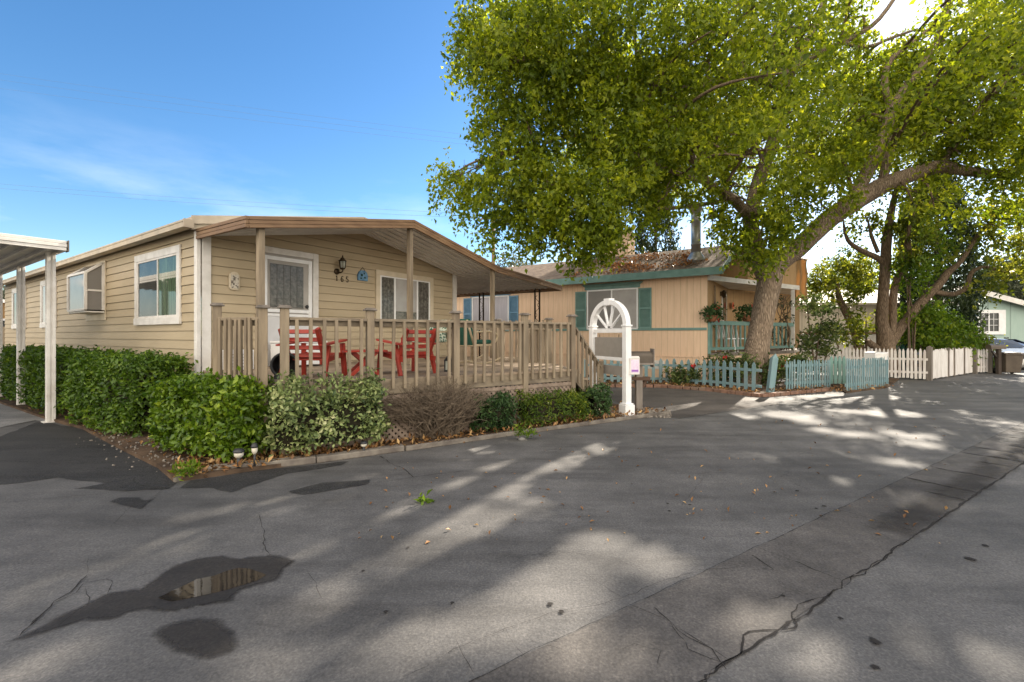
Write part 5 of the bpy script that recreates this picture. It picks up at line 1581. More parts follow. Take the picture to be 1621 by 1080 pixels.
mb.build('keystone', M['whitepaint'], ar, bevel=.004)
for a in (36, 73, 107, 144):
    c_, s_ = math.cos(R(a)), math.sin(R(a))
    mb = MB(); mb.beam((.08 * c_, 0, 1.51 + .08 * s_), ((ri + .01) * c_, 0, 1.58 + ri * s_ * .83), .03, .045, up=(0, 1, 0)); mb.build('spoke', M['whitepaint'], ar, bevel=.003)
mb = MB(); mb.bb(-hw + .058, hw - .058, -.035, .035, 1.46, 1.53); mb.build('crossbar', M['whitepaint'], ar, bevel=.004)
mb = MB(); mb.bb(-hw + .058, hw - .058, -.03, .03, .955, 1.015); mb.build('crossbar', M['whitepaint'], ar, bevel=.004)
sp_ = root('hanging_sign_panel', mid + Vector((0, 0, 1.04)), math.atan2(ad.y, ad.x), 'blank grey panel hanging inside the white arched sign frame', 'sign panel')
mb = MB(); mb.bb(-hw + .075, hw - .075, -.012, .012, .0, .37); mb.build('panel', M['signgrey'], sp_, bevel=.003)
mb = MB()
for x in (-.3, .3): mb.tube([(x, 0, .37), (x, 0, .42)], .006, n=6)
mb.build('hanger', M['iron'], sp_)
sp_ = root('rider_sign', mid + Vector((0, 0, .72)), math.atan2(ad.y, ad.x), 'narrow grey rider panel hung below the lower crossbar of the white arch', 'sign panel')
mb = MB(); mb.bb(-hw + .085, hw - .085, -.01, .01, 0, .17); mb.build('panel', M['signgrey'], sp_, bevel=.003)
mb = MB()
for x in (-.28, .28): mb.tube([(x, 0, .17), (x, 0, .235)], .005, n=6)
mb.build('hanger', M['iron'], sp_)
fb = root('flyer_box', aR + Vector((.125, -.035, .76)), math.atan2(ad.y, ad.x) + 1.2, 'clear flyer box with a pink sheet fixed to the right leg of the white arch', 'flyer box')
mb = MB(); mb.bb(-.085, .085, -.03, .03, 0, .28); mb.add([(-.09, -.035, .28), (.09, -.035, .28), (.09, .04, .32), (-.09, .04, .32)], [(0, 1, 2, 3)]); mb.build('box', M['white'], fb, bevel=.004)
mb = MB(); mb.bb(-.07, .07, -.034, -.031, .03, .26); mb.build('flyer', M['flyer'], fb)
mb = MB(); mb.bb(-.06, .06, -.0365, -.0345, .05, .085); mb.build('flyer_band', plain('flyer_purple', (.3, .12, .42)), fb)
rv = root('paver_pad', aR + Vector((0, 0, 0)), .6, 'flat dark paver under the right leg of the white arched sign', 'paver')
mb = MB(); mb.bb(-.3, .16, -.17, .2, -.03, -.002); tag(rv, None)
mb = MB(); mb.bb(-.34, .22, -.16, .22, 0, .03); mb.build('slab', M['driveway'], rv, bevel=.006)
for o in (ar,): o.location.z = .03
aLp = wmat(ar)
mbx = root('curbside_mailbox', G(1011, 655), 0, 'dark metal mailbox on a weathered wooden post behind the white arch', 'mailbox')
mb = MB(); mb.bb(-.058, .058, -.058, .058, 0, .93); mb.build('post', M['greywood'], mbx, bevel=.006)
mb = MB(); mb.bb(-.16, .2, -.06, .06, .62, .68); mb.beam((.17, 0, .65), (.02, 0, .45), .04, .05); mb.build('arm', plain('old_brown_wood', (.1, .06, .04), .9), mbx)
mb = MB(); vs, fs = [], []
prof = [(-.09, 0), (.09, 0), (.09, .12)] + [(.09 * math.cos(a), .12 + .09 * math.sin(a)) for a in [math.pi * k / 10 for k in range(1, 10)]] + [(-.09, .12)]
n = len(prof)
mb.add([(-.24, y, .94 + z) for y, z in prof] + [(.24, y, .94 + z) for y, z in prof], [tuple(range(n)), tuple(range(2 * n - 1, n - 1, -1))] + [((i + 1) % n, i, n + i, n + (i + 1) % n) for i in range(n)])
mb.build('box', plain('mailbox_metal', (.11, .09, .07), .55, .4), mbx)
mb = MB(); mb.bb(.242, .262, -.11, .11, .86, 1.2); mb.build('end_board', M['greywood'], mbx, bevel=.004)
mb = MB(); mb.bb(-.25, .242, -.1, .1, .905, .938); mb.build('platform', M['greywood'], mbx)

# ================================================================== DECK FURNITURE
def chair(p, face, label):
    """slatted low armchair facing local +y"""
    rz = math.atan2(face[1], face[0]) - math.pi / 2
    c = root('deck_chair', (p[0], p[1], FZ), rz, label, 'chair', 'red slatted chairs on the deck')
    m_ = M['red']
    w = .27
    mb = MB()
    for k in range(6):
        y = .3 - k * .085; mb.box((0, y, .315 - k * .014), (2 * w, .065, .018))
    mb.build('seat', m_, c, bevel=.003)
    mb = MB()
    for s in (-1, 1): mb.beam((s * (w - .02), -.13, .2), (s * (w - .02), -.34, .66), .045, .07)
    bk = mb.build('backrest', m_, c, bevel=.003)
    for k in range(4):
        f = .22 + k * .23
        mb = MB(); mb.beam((-w, -.13 - .21 * f + .038, .2 + .46 * f), (w, -.13 - .21 * f + .038, .2 + .46 * f), .02, .055, up=(0, .45, 1)); mb.build('slat', m_, bk)
    for s in (-1, 1):
        mb = MB(); mb.beam((s * (w + .035), .3, 0), (s * (w + .02), .26, .46), .06, .05); mb.build('leg', m_, c, bevel=.003)
        mb = MB(); mb.beam((s * (w + .035), -.27, 0), (s * (w + .02), -.12, .43), .05, .05); mb.build('leg', m_, c, bevel=.003)
        mb = MB(); mb.beam((s * w, -.3, .225), (s * w, .31, .30), .03, .07); mb.build('seat_rail', m_, c, bevel=.003)
        mb = MB()
        pr = [(-.05, -.3), (.035, -.3), (.05, .26), (.035, .34), (-.035, .34), (-.055, .26)]
        mb.add([(s * (w + .03) + x, y, .43 + (y + .3) * .1) for x, y in pr] + [(s * (w + .03) + x, y, .452 + (y + .3) * .1) for x, y in pr], [tuple(range(5, -1, -1)), tuple(range(6, 12))] + [(i, (i + 1) % 6, 6 + (i + 1) % 6, 6 + i) for i in range(6)])
        mb.build('armrest', m_, c, bevel=.003)
    return c
chair((-2.72, 6.22), (.1, 1), 'red slatted deck chair left of the small red table, back to the street')
chair((-1.55, 6.78), (-.73, .68), 'red slatted deck chair right of the small red table, angled towards it')
tb = root('side_table', (-2.16, 6.62, FZ), .45, 'small red slatted side table with crossed legs between the red chairs', 'table')
mb = MB()
for k in range(5): mb.box((0, -.2 + k * .1, .345), (.6, .085, .025))
mb.build('tabletop', M['red'], tb, bevel=.003)
for y in (-.17, .17):
    for s in (-1, 1):
        mb = MB(); mb.beam((s * .2, y + s * .02, 0), (-s * .16, y + s * .02, .335), .03, .05); mb.build('leg', M['red'], tb)
cu = root('tin_cup', (-2.08, 6.6, FZ + .358), 0, 'small dark tin standing on the red side table', 'cup')
mb = MB(); mb.lathe([(.035, 0), (.037, .11), (.03, .11), (.03, .02)], n=14); mb.build('body', M['galv'], cu)
# rattan rocking chair with green cushion
rk = root('rocking_chair', (-.72, 8.4, FZ), R(-40), 'cream rattan rocking chair with dark green back cushion near the deck steps', 'rocking chair')
for s in (-1, 1):
    mb = MB(); pts = [(s * .27, -.45 + .1 * k, .06 + .5 * (((-.45 + .1 * k)) ** 2) * .8) for k in range(11)]
    mb.tube(*smooth_path(pts, [.018] * 11, 3), n=8); mb.build('rocker', M['rattan'], rk)
    for y in (-.22, .25):
        mb = MB(); mb.tube([(s * .27, y, .09), (s * .27, y, .42 if y > 0 else .4)], .018, n=8); mb.build('leg', M['rattan'], rk)
    mb = MB(); mb.tube(*smooth_path([(s * .29, -.25, .62), (s * .3, .1, .64), (s * .31, .32, .58), (s * .29, .3, .46), (s * .27, .22, .4)], [.018] * 5, 4), n=8); mb.build('armrest', M['rattan'], rk)
    mb = MB(); mb.tube([(s * .25, -.22, .38), (s * .25, -.4, .84)], .02, n=8); mb.build('back_post', M['rattan'], rk)
mb = MB(); mb.bb(-.26, .26, -.24, .27, .37, .41); mb.build('seat', M['rattan'], rk, bevel=.01)
mb = MB(); mb.box((0, -.27, .62), (.5, .08, .5), rot=Matrix.Rotation(R(17), 3, 'X')); mb.build('back_cushion', M['cushion'], rk, bevel=.03)
mb = MB(); mb.box((0, .02, .45), (.48, .46, .08)); mb.build('seat_cushion', M['cushion'], rk, bevel=.03)
pc = root('patio_chair', (-1.45, 8.1, FZ), R(150), 'pale framed patio chair with green and white patterned cushion behind the red chair', 'chair')
for s in (-1, 1):
    for y in (-.2, .22):
        mb = MB(); mb.bb(s * .24 - .02, s * .24 + .02, y - .02, y + .02, 0, .42 if y > 0 else .8); mb.build('leg', M['rattan'], pc)
    mb = MB(); mb.beam((s * .26, -.22, .64), (s * .26, .28, .62), .05, .03); mb.build('armrest', M['rattan'], pc)
mb = MB(); mb.bb(-.25, .25, -.22, .25, .4, .44); mb.build('seat', M['rattan'], pc)
mb = MB(); mb.box((0, -.16, .66), (.46, .07, .38), rot=Matrix.Rotation(R(8), 3, 'X')); mb.build('back_cushion', M['cushionp'], pc, bevel=.025)
mb = MB(); mb.box((0, .03, .48), (.46, .44, .07)); mb.build('seat_cushion', M['cushionp'], pc, bevel=.025)
bx = root('storage_chest', H1(1.45, -.4, FZ), RZ, 'white storage chest standing against the wall below the storm door', 'chest')
mb = MB(); mb.bb(-.42, .42, -.22, .22, .03, .42); mb.build('body', M['whitepaint'], bx, bevel=.015)
mb = MB(); mb.bb(-.43, .43, -.23, .23, .425, .47); mb.build('lid', M['whitepaint'], bx, bevel=.015)
hr = root('hose_reel', Vector((-3.0, 6.0, FZ)), .4, 'black round hose reel beside the corner post of the deck', 'hose reel')
mb = MB(); mb.lathe([(.17, -.05), (.17, .05), (.14, .05), (.14, -.05)], c=(0, 0, .18), m=Matrix.Rotation(R(90), 3, 'X'), n=24); mb.build('hose', M['black'], hr)
mb = MB(); mb.bb(-.12, .12, -.09, .09, 0, .05); mb.bb(-.02, .02, -.07, -.06, .05, .2); mb.build('stand', M['black'], hr)
lt = root('lantern', Vector((-1.0, 7.15, FZ)), 0, 'small black floor lantern on the deck beside the right red chair', 'lantern')
mb = MB(); mb.bb(-.06, .06, -.06, .06, 0, .03); mb.bb(-.06, .06, -.06, .06, .17, .19)
for a in (-.05, .05):
    for b_ in (-.05, .05): mb.bb(a - .008, a + .008, b_ - .008, b_ + .008, .03, .17)
mb.lathe([(.06, .19), (.02, .25)], n=8); mb.build('frame', M['black'], lt)
mb = MB(); mb.bb(-.04, .04, -.04, .04, .032, .168); mb.build('glass', M['lampglass'], lt)
ac = root('wall_vent_box', H1(.42, -.3, FZ), RZ, 'small white metal box on the deck under the carved plaque', 'box')
mb = MB(); mb.bb(-.2, .2, -.14, .14, 0, .33); mb.build('body', M['whitepaint'], ac, bevel=.01)
mb = MB()
for k in range(5): mb.bb(-.16, .16, -.147, -.141, .05 + k * .05, .065 + k * .05)
mb.build('grille', M['galv'], ac)

# porch things at the peach home
def lchair(x, y, rz, label):
    c = root('spindle_chair', H2(x, y, .89), RZ + rz, label, 'chair', 'white porch chairs')
    mb = MB(); mb.bb(-.22, .22, -.22, .22, .42, .46); mb.build('seat', M['whitepaint'], c, bevel=.008)
    for a in (-.18, .18):
        for b_ in (-.18, .18): mb = MB(); mb.beam((a * 1.15, b_ * 1.15, 0), (a, b_, .42), .035, .035); mb.build('leg', M['whitepaint'], c)
    bk = None
    mb = MB(); mb.beam((-.24, -.3, .98), (.24, -.3, .98), .03, .1); bk = mb.build('backrest', M['whitepaint'], c)
    for k in range(6):
        mb = MB(); mb.beam((-.2 + .08 * k, -.2, .46), (-.2 + .08 * k, -.3, .94), .022, .022); mb.build('spindle', M['whitepaint'], bk)
lchair(1.3, -.3, R(-128), 'white spindle porch chair nearest the house corner on the peach porch')
lchair(2.2, -.55, R(-128), 'white spindle porch chair just left of the big trunk on the peach porch')
def flower_pot(p, label, seed, r=.3, hang=0.0):
    c = root('flower_basket', p, 0, label, 'flower pot', 'flower baskets on the porch rail')
    mb = MB(); mb.lathe([(.1, 0), (.16, .2), (.14, .2), (.12, .1)], n=14); mb.build('pot', M['terracotta'], c)
    pts, ti = clump_points(p + Vector((0, 0, .3)), (r, r, r * .8), 500, 20, .07, .3)
    leaves('foliage', pts, .09, LEAF['shrub'], c, ti, aspect=.6)
    pts, ti = clump_points(p + Vector((0, 0, .25)), (r * 1.1, r * 1.1, r * .8), 30, 10, .03, .8)
    leaves('flowers', pts, .06, LEAF['petal'], c, ti, aspect=.9)
flower_pot(H2(*q2(.05, -.12), 1.86), 'green hanging basket with red blooms at the porch corner post', 1, .34)
flower_pot(H2(*q2(2.1, -.02), 1.9), 'flower basket with pink blooms on the teal rail left of the trunk', 2, .36)
of = root('wall_ornament', H2(3.75, -.14, 2.55), RZ, 'bright orange flower ornament hanging on the porch back wall', 'ornament')
mb = MB()
for k in range(7):
    a = 2 * math.pi * k / 7
    mb.lathe([(.055, 0), (.03, .02)], c=(.09 * math.cos(a), -.03, .09 * math.sin(a)), m=Matrix.Rotation(R(90), 3, 'X'), n=8)
mb.build('petals', M['orange'], of)
mb = MB(); mb.lathe([(.05, 0), (.03, .03)], c=(0, -.05, 0), m=Matrix.Rotation(R(90), 3, 'X'), n=10); mb.build('centre', M['brass'], of)
wd_ = root('wall_hanging', H2(.9, -.03, 2.1), RZ, 'dark dried-stick wall hanging on the porch side wall', 'wall hanging')
mb = MB()
for k in range(10): mb.tube([(random.uniform(-.05, .05), -.02, .95), (random.uniform(-.16, .16), -.03, random.uniform(.2, .5)), (random.uniform(-.1, .1), -.02, random.uniform(0, .2))], .012, n=5)
mb.build('sticks', M['twig'], wd_)

# ================================================================== BIN, CAR, POST MAILBOX RIGHT
bn = root('wheelie_bin', Vector((18.55, 17.0, 0)), R(-12), 'brown wheeled rubbish bin on the kerb in front of the parked car', 'bin')
mb = MB()
mb.add([(-.23, -.22, .06), (.23, -.22, .06), (.23, .22, .06), (-.23, .22, .06), (-.28, -.29, .74), (.28, -.29, .74), (.28, .3, .74), (-.28, .3, .74)], [(0, 3, 2, 1), (4, 5, 6, 7), (0, 1, 5, 4), (1, 2, 6, 5), (2, 3, 7, 6), (3, 0, 4, 7)])
mb.bb(-.3, .3, -.31, .32, .70, .745)
mb.build('body', M['binbrown'], bn, bevel=.02)
mb = MB(); mb.bb(-.3, .3, -.32, .33, .75, .79); mb.bb(-.2, .2, -.28, .25, .79, .81); mb.build('lid', M['binbrown'], bn, bevel=.015)
mb = MB(); mb.tube([(-.25, .36, .7), (.25, .36, .7)], .018, n=8); mb.build('handle', M['binbrown'], bn)
for s in (-1, 1):
    mb = MB(); mb.lathe([(.11, -.03), (.11, .03)], c=(s * .27, .22, .11), m=Matrix.Rotation(R(90), 3, 'Y'), n=18); mb.build('wheel', M['rubber'], bn)
pm = root('hooded_mailbox', Vector((17.97, 16.9, 0)), R(5), 'dark mailbox with a curved hood on a braced post left of the bin', 'mailbox')
mb = MB(); mb.bb(-.06 + .12, .06 + .12, -.05, .05, 0, .93); mb.build('post', plain('old_dark_wood', (.06, .045, .035), .9), pm)
mb = MB(); mb.beam((.12, 0, .55), (-.15, 0, .85), .05, .05); mb.build('brace', M['iron'], pm)
mb = MB(); prof2 = [(-.1, 0), (.1, 0), (.1, .08)] + [(.1 * math.cos(a), .08 + .09 * math.sin(a)) for a in [math.pi * k / 8 for k in range(1, 8)]] + [(-.1, .08)]
n = len(prof2)
mb.add([(-.3, y, .93 + z) for y, z in prof2] + [(.32, y, .93 + z) for y, z in prof2], [tuple(range(n)), tuple(range(2 * n - 1, n - 1, -1))] + [((i + 1) % n, i, n + i, n + (i + 1) % n) for i in range(n)])
mb.build('box', M['binbrown'], pm)

# parked hatchback: local +x is the car's rear, origin on the ground mid-length
car = root('parked_car', Vector((20.0, 19.9, 0)), R(-12), 'silver blue hatchback parked beside the mint green house', 'car')
st = [  # x, half width low, half width belt, belt z, roof z, roof half width
    (-2.2, .62, .66, .62, .64, .5), (-2.0, .78, .8, .7, .74, .6), (-1.3, .86, .86, .84, .9, .66), (-.75, .86, .87, .9, 1.02, .66), (0.0, .86, .88, .93, 1.42, .6), (.6, .86, .88, .95, 1.49, .6), (1.2, .86, .87, .98, 1.43, .58), (1.75, .84, .85, 1.02, 1.22, .56), (2.1, .8, .82, 1.03, 1.07, .56), (2.22, .7, .74, .8, .84, .55)]
mb = MB(); mb.smooth = True
vs, fs = [], []
for (x, wl, wb, zb_, zr_, wr) in st:
    ring = [(-wl * .9, .2), (-wl, .34), (-wb, .62 if zb_ > .7 else zb_ * .85), (-wb * .97, zb_), (-wr, zr_ - .03), (-wr * .6, zr_), (wr * .6, zr_), (wr, zr_ - .03), (wb * .97, zb_), (wb, .62 if zb_ > .7 else zb_ * .85), (wl, .34), (wl * .9, .2)]
    vs += [(x, y, z) for y, z in ring]
nr = 12
for i in range(len(st) - 1):
    for j in range(nr):
        j2 = (j + 1) % nr
        fs.append((i * nr + j, (i + 1) * nr + j, (i + 1) * nr + j2, i * nr + j2))
fs += [tuple(range(nr)), tuple(range((len(st) - 1) * nr + nr - 1, (len(st) - 1) * nr - 1, -1))]
mb.add(vs, fs)
cb = mb.build('body', M['carpaint'], car); car.scale = (.95, .95, .9); md = cb.modifiers.new('sub', 'SUBSURF'); md.levels = 2; md.render_levels = 2
for s in (-1, 1):   # side glass
    mb = MB(); mb.add([(-.62, s * .86, .98), (1.55, s * .835, 1.05), (1.2, s * .64, 1.37), (.5, s * .645, 1.42), (.05, s * .65, 1.36)], [(0, 1, 2, 3, 4) if s < 0 else (4, 3, 2, 1, 0)])
    o = mb.build('side_window', M['carglass'], car); md = o.modifiers.new('th', 'SOLIDIFY'); md.thickness = .02; md.offset = 0
    for x in (-1.38, 1.35):
        mb = MB(); mb.lathe([(.31, -.1), (.32, -.06), (.32, .06), (.31, .1)], c=(x, s * .79, .32), m=Matrix.Rotation(R(90), 3, 'X'), n=28)
        wh = mb.build('wheel', M['rubber'], car)
        mb = MB(); mb.lathe([(.21, -.012), (.2, .012), (.06, .02)], c=(x, s * .895, .32), m=Matrix.Rotation(R(-90 * s), 3, 'X') if s > 0 else Matrix.Rotation(R(90), 3, 'X'), n=24); mb.build('rim', M['galv'], wh)
        mb = MB(); mb.lathe([(.37, -.02), (.37, .0)], c=(x, s * .862, .34), m=Matrix.Rotation(R(90), 3, 'X'), n=28); mb.build('wheel_arch', M['black'], car)
    mb = MB(); mb.box((2.09, s * .66, .93), (.14, .26, .17)); o = mb.build('tail_light', M['taillight'], car, bevel=.03)
mb = MB(); mb.add([(1.42, -.5, 1.40), (1.42, .5, 1.40), (2.0, .52, 1.14), (2.0, -.52, 1.14)], [(0, 1, 2, 3)]); o = mb.build('rear_window', M['carglass'], car); o.modifiers.new('th', 'SOLIDIFY').thickness = .02
mb = MB(); mb.box((2.2, 0, .45), (.16, 1.5, .22)); mb.build('bumper', M['carpaint'], car, bevel=.06)
mb = MB(); mb.box((2.285, 0, .62), (.02, .36, .12)); mb.build('number_plate', M['whitepaint'], car)
mb = MB(); mb.bb(1.35, 1.5, -.03, .03, 1.44, 1.5); mb.build('aerial', M['black'], car)

# ================================================================== SMALL THINGS IN THE BED
def solar(p, h, r, label):
    c = root('solar_path_light', (p.x, p.y, .045), 0, label, 'garden light', 'solar lights in the planting bed')
    mb = MB(); mb.tube([(0, 0, -.02), (0, 0, h * .55)], r * .38, n=10); mb.build('stake', M['lampcap'], c)
    mb = MB(); mb.lathe([(r * .45, h * .5), (r * .9, h * .62), (r * .95, h * .8)], n=16); mb.build('lens', M['lamplens'], c)
    mb = MB(); mb.lathe([(r * 1.1, h * .8), (r * 1.1, h * .86), (r * .8, h * .97), (r * .2, h)], n=16); mb.build('cap', M['lampcap'], c)
solar(G(378, 741, .045), .21, .05, 'squat black solar light with bright frosted globe in front of the green hedge')
solar(G(403, 738, .045), .25, .032, 'taller slim black solar light right of the squat one')
solar(G(576, 717, .045), .14, .04, 'low solar light half hidden under the variegated bush')
for px, py, L_, w_, rz, lb in ((410, 712, .55, .28, .5, 'flat tan stone slab lying behind the solar lights'), (460, 713, .38, .14, .35, 'grey rectangular paver lying on dry leaves below the variegated bush')):
    p = G(px, py, .045)
    c = root('paver', p, rz, lb, 'paver'); mb = MB(); mb.bb(-L_ / 2, L_ / 2, -w_ / 2, w_ / 2, 0, .05); mb.build('slab', M['paver'], c, bevel=.01)

# ================================================================== BIG STREET TREE
SUNV = np.array(SD)
# where sun comes through the canopy and reaches the street: (X, Y, radius along street, radius across, keep fraction)
SUNSPOTS = []
def spot(px, py, rx, ry, keep=0.0):
    """sun fleck on the street, given as ground position and half sizes in metres"""
    if px > 1100 and py < 790: rx *= .62; ry *= .56
    c = G(px, py); ex = G(px + rx, py) - c; ey = (G(px, py - ry) - G(px, py + ry)) / 2
    SUNSPOTS.append((c.x, c.y, ex.length, ey.length, keep))
for q in [(700, 795, 75, 16), (770, 765, 60, 13), (850, 735, 60, 10), (915, 714, 45, 7), (800, 745, 40, 8),
          (560, 905, 60, 16), (640, 862, 70, 18), (720, 832, 70, 16), (815, 803, 45, 11), (600, 835, 50, 14), (520, 935, 40, 14),
          (330, 818, 55, 10), (420, 803, 60, 10), (500, 785, 60, 11), (575, 768, 45, 9), (260, 868, 45, 8),
          (455, 962, 55, 14), (500, 885, 45, 14), (90, 927, 60, 9),
          (760, 1000, 50, 18), (820, 965, 50, 20), (880, 930, 60, 26), (940, 890, 50, 20), (900, 950, 50, 20), (1030, 885, 32, 10), (1050, 905, 22, 14), (960, 880, 45, 18), (690, 1010, 50, 18), (930, 860, 30, 10), (990, 878, 35, 12),
          (1220, 1030, 55, 36), (1255, 1010, 35, 30), (1500, 1040, 40, 25), (1590, 1060, 40, 20), (930, 1065, 60, 20), (60, 1065, 90, 20), (400, 1050, 50, 14), (600, 1040, 40, 12),
          (1245, 658, 40, 9), (1280, 668, 22, 6), (1340, 652, 30, 6), (1410, 655, 40, 11), (1440, 690, 30, 8), (1425, 735, 22, 7), (1315, 724, 26, 8), (1345, 768, 45, 10), (1380, 780, 20, 8), (1225, 727, 22, 6), (1455, 705, 22, 8), (1400, 630, 22, 4), (1475, 800, 45, 8), (1360, 690, 14, 5), (1300, 682, 12, 4), (1170, 660, 25, 5),
          (735, 718, 40, 8)]:
    spot(*q)
for x, y, z, a, b in ((.7, 8.3, .88, .6, .35), (.05, 8.7, .88, .6, .35), (-.4, 8.95, .88, .55, .3), (.72, 7.35, .6, .3, .2)):      # sun reaching the deck floor and the juniper
    k = z / SD.z; SUNSPOTS.append((x - SD.x * k, y - SD.y * k, a, b, 0))
SPOT = np.array(SUNSPOTS)
def sunlit(P):
    """mask of points whose shadow would fall on one of the sun flecks"""
    t = P[:, 2] / SUNV[2]
    g = P - SUNV[None] * t[:, None]
    m = np.zeros(len(P), bool)
    for (x, y, ra, rb, kp) in SPOT:
        d = ((g[:, 0] - x) * .8 + (g[:, 1] - y) * .6) / (max(ra, rb) * 1.0 + .1)
        e = (-(g[:, 0] - x) * .6 + (g[:, 1] - y) * .8) / (max(min(ra, rb), .12) * 1.25 + .12 * min(1, 6 / (y + 1e-6)))
        m |= (d * d + e * e < 1)
    return m

bt = root('street_tree', Wp(1190, 600, 13.2).xy.to_3d() if False else Vector((7.0, 13.3, 0)), 0, 'huge spreading leafy street tree with furrowed leaning forked trunk overhanging the street', 'tree')
def limb(mb, spec, n=10, ridges=.05, sub=4, seed=0.0):
    """spec: (x_photo, y_photo, distance, radius)"""
    P = [Wp(a, b, c) for a, b, c, r in spec]
    pts, rad = smooth_path(P, [s[3] for s in spec], sub)
    mb.tube(pts, rad, n=n, ridges=ridges, seed=seed)
    return pts
mb = MB()
SK = []
SK += limb(mb, [(1186, 640, 13.3, .52), (1190, 606, 13.3, .4), (1197, 560, 13.3, .335), (1206, 510, 13.3, .3), (1214, 465, 13.3, .305), (1219, 436, 13.3, .335), (1222, 412, 13.3, .28)], 28, .07, 6, 1)
SK += limb(mb, [(1216, 455, 13.3, .24), (1232, 418, 13.3, .29), (1262, 394, 13.2, .27), (1308, 351, 13.0, .26), (1350, 322, 12.9, .255), (1400, 293, 12.8, .235), (1450, 274, 12.7, .2), (1490, 264, 12.6, .17), (1535, 272, 12.5, .13), (1590, 275, 12.4, .1), (1660, 265, 12.3, .07)], 20, .07, 5, 2)
SK += limb(mb, [(1335, 335, 12.9, .18), (1372, 275, 12.9, .17), (1400, 215, 13.0, .15), (1413, 170, 13.1, .13), (1442, 128, 13.2, .115), (1472, 88, 13.3, .1), (1492, 40, 13.4, .09), (1505, -30, 13.5, .07), (1520, -150, 13.6, .05)], 14, .06, 4, 3)
SK += limb(mb, [(1395, 296, 12.8, .12), (1408, 240, 12.7, .11), (1418, 215, 12.7, .1)], 10, .05, 4)
SK += limb(mb, [(1412, 172, 13.1, .1), (1400, 135, 13.1, .09), (1408, 98, 13.1, .08), (1438, 72, 13.0, .06), (1480, 40, 13, .04)], 10, .04)
SK += limb(mb, [(1242, 120, 14.0, .09), (1300, 82, 13.6, .08), (1345, 62, 13.4, .07), (1392, 30, 13.2, .06), (1440, -40, 13, .05)], 10, .04)
SK += limb(mb, [(1330, 66, 13.4, .05), (1372, 74, 13.3, .05), (1412, 60, 13.2, .045), (1452, 46, 13.1, .03)], 8, .04)
SK += limb(mb, [(1212, 440, 13.3, .25), (1200, 405, 13.3, .24), (1188, 350, 13.6, .22), (1202, 285, 14.0, .2), (1232, 200, 14.2, .18), (1243, 135, 14.2, .16), (1226, 80, 14.2, .13), (1198, 38, 14.2, .1), (1170, -40, 14, .07)], 16, .06, 4, 5)
SK += limb(mb, [(1190, 350, 13.6, .15), (1160, 315, 13.0, .14), (1120, 290, 12.4, .12), (1082, 228, 11.9, .09), (1045, 182, 11.5, .06), (1000, 150, 11.2, .04)], 10, .05)
SK += limb(mb, [(1240, 140, 14.2, .12), (1180, 120, 13.2, .11), (1090, 140, 12.3, .085), (990, 126, 11.4, .07), (935, 112, 11.0, .055), (878, 98, 10.7, .035), (820, 95, 10.6, .02)], 10, .04)
SK += limb(mb, [(1120, 290, 12.4, .07), (1060, 270, 12.0, .06), (960, 225, 11.6, .045), (900, 215, 11.4, .035), (850, 235, 11.3, .02)], 8, .04)
SK += limb(mb, [(1160, 315, 13.0, .06), (1060, 330, 12.2, .05), (950, 320, 11.6, .035), (880, 330, 11.3, .02)], 8, .04)
SK += limb(mb, [(1243, 135, 14.2, .1), (1300, 20, 15, .1), (1340, -150, 16, .06)], 8, .04)
SK += limb(mb, [(1490, 264, 12.6, .09), (1530, 200, 12.3, .07), (1580, 140, 12, .05), (1640, 90, 11.8, .03)], 8, .04)
SK += limb(mb, [(1413, 170, 13.1, .09), (1480, 160, 13.5, .07), (1560, 120, 14, .05), (1640, 60, 14.5, .03)], 8, .04)
SK += limb(mb, [(1200, 405, 13.3, .07), (1170, 400, 13.0, .05), (1140, 385, 12.7, .03)], 8, .04)
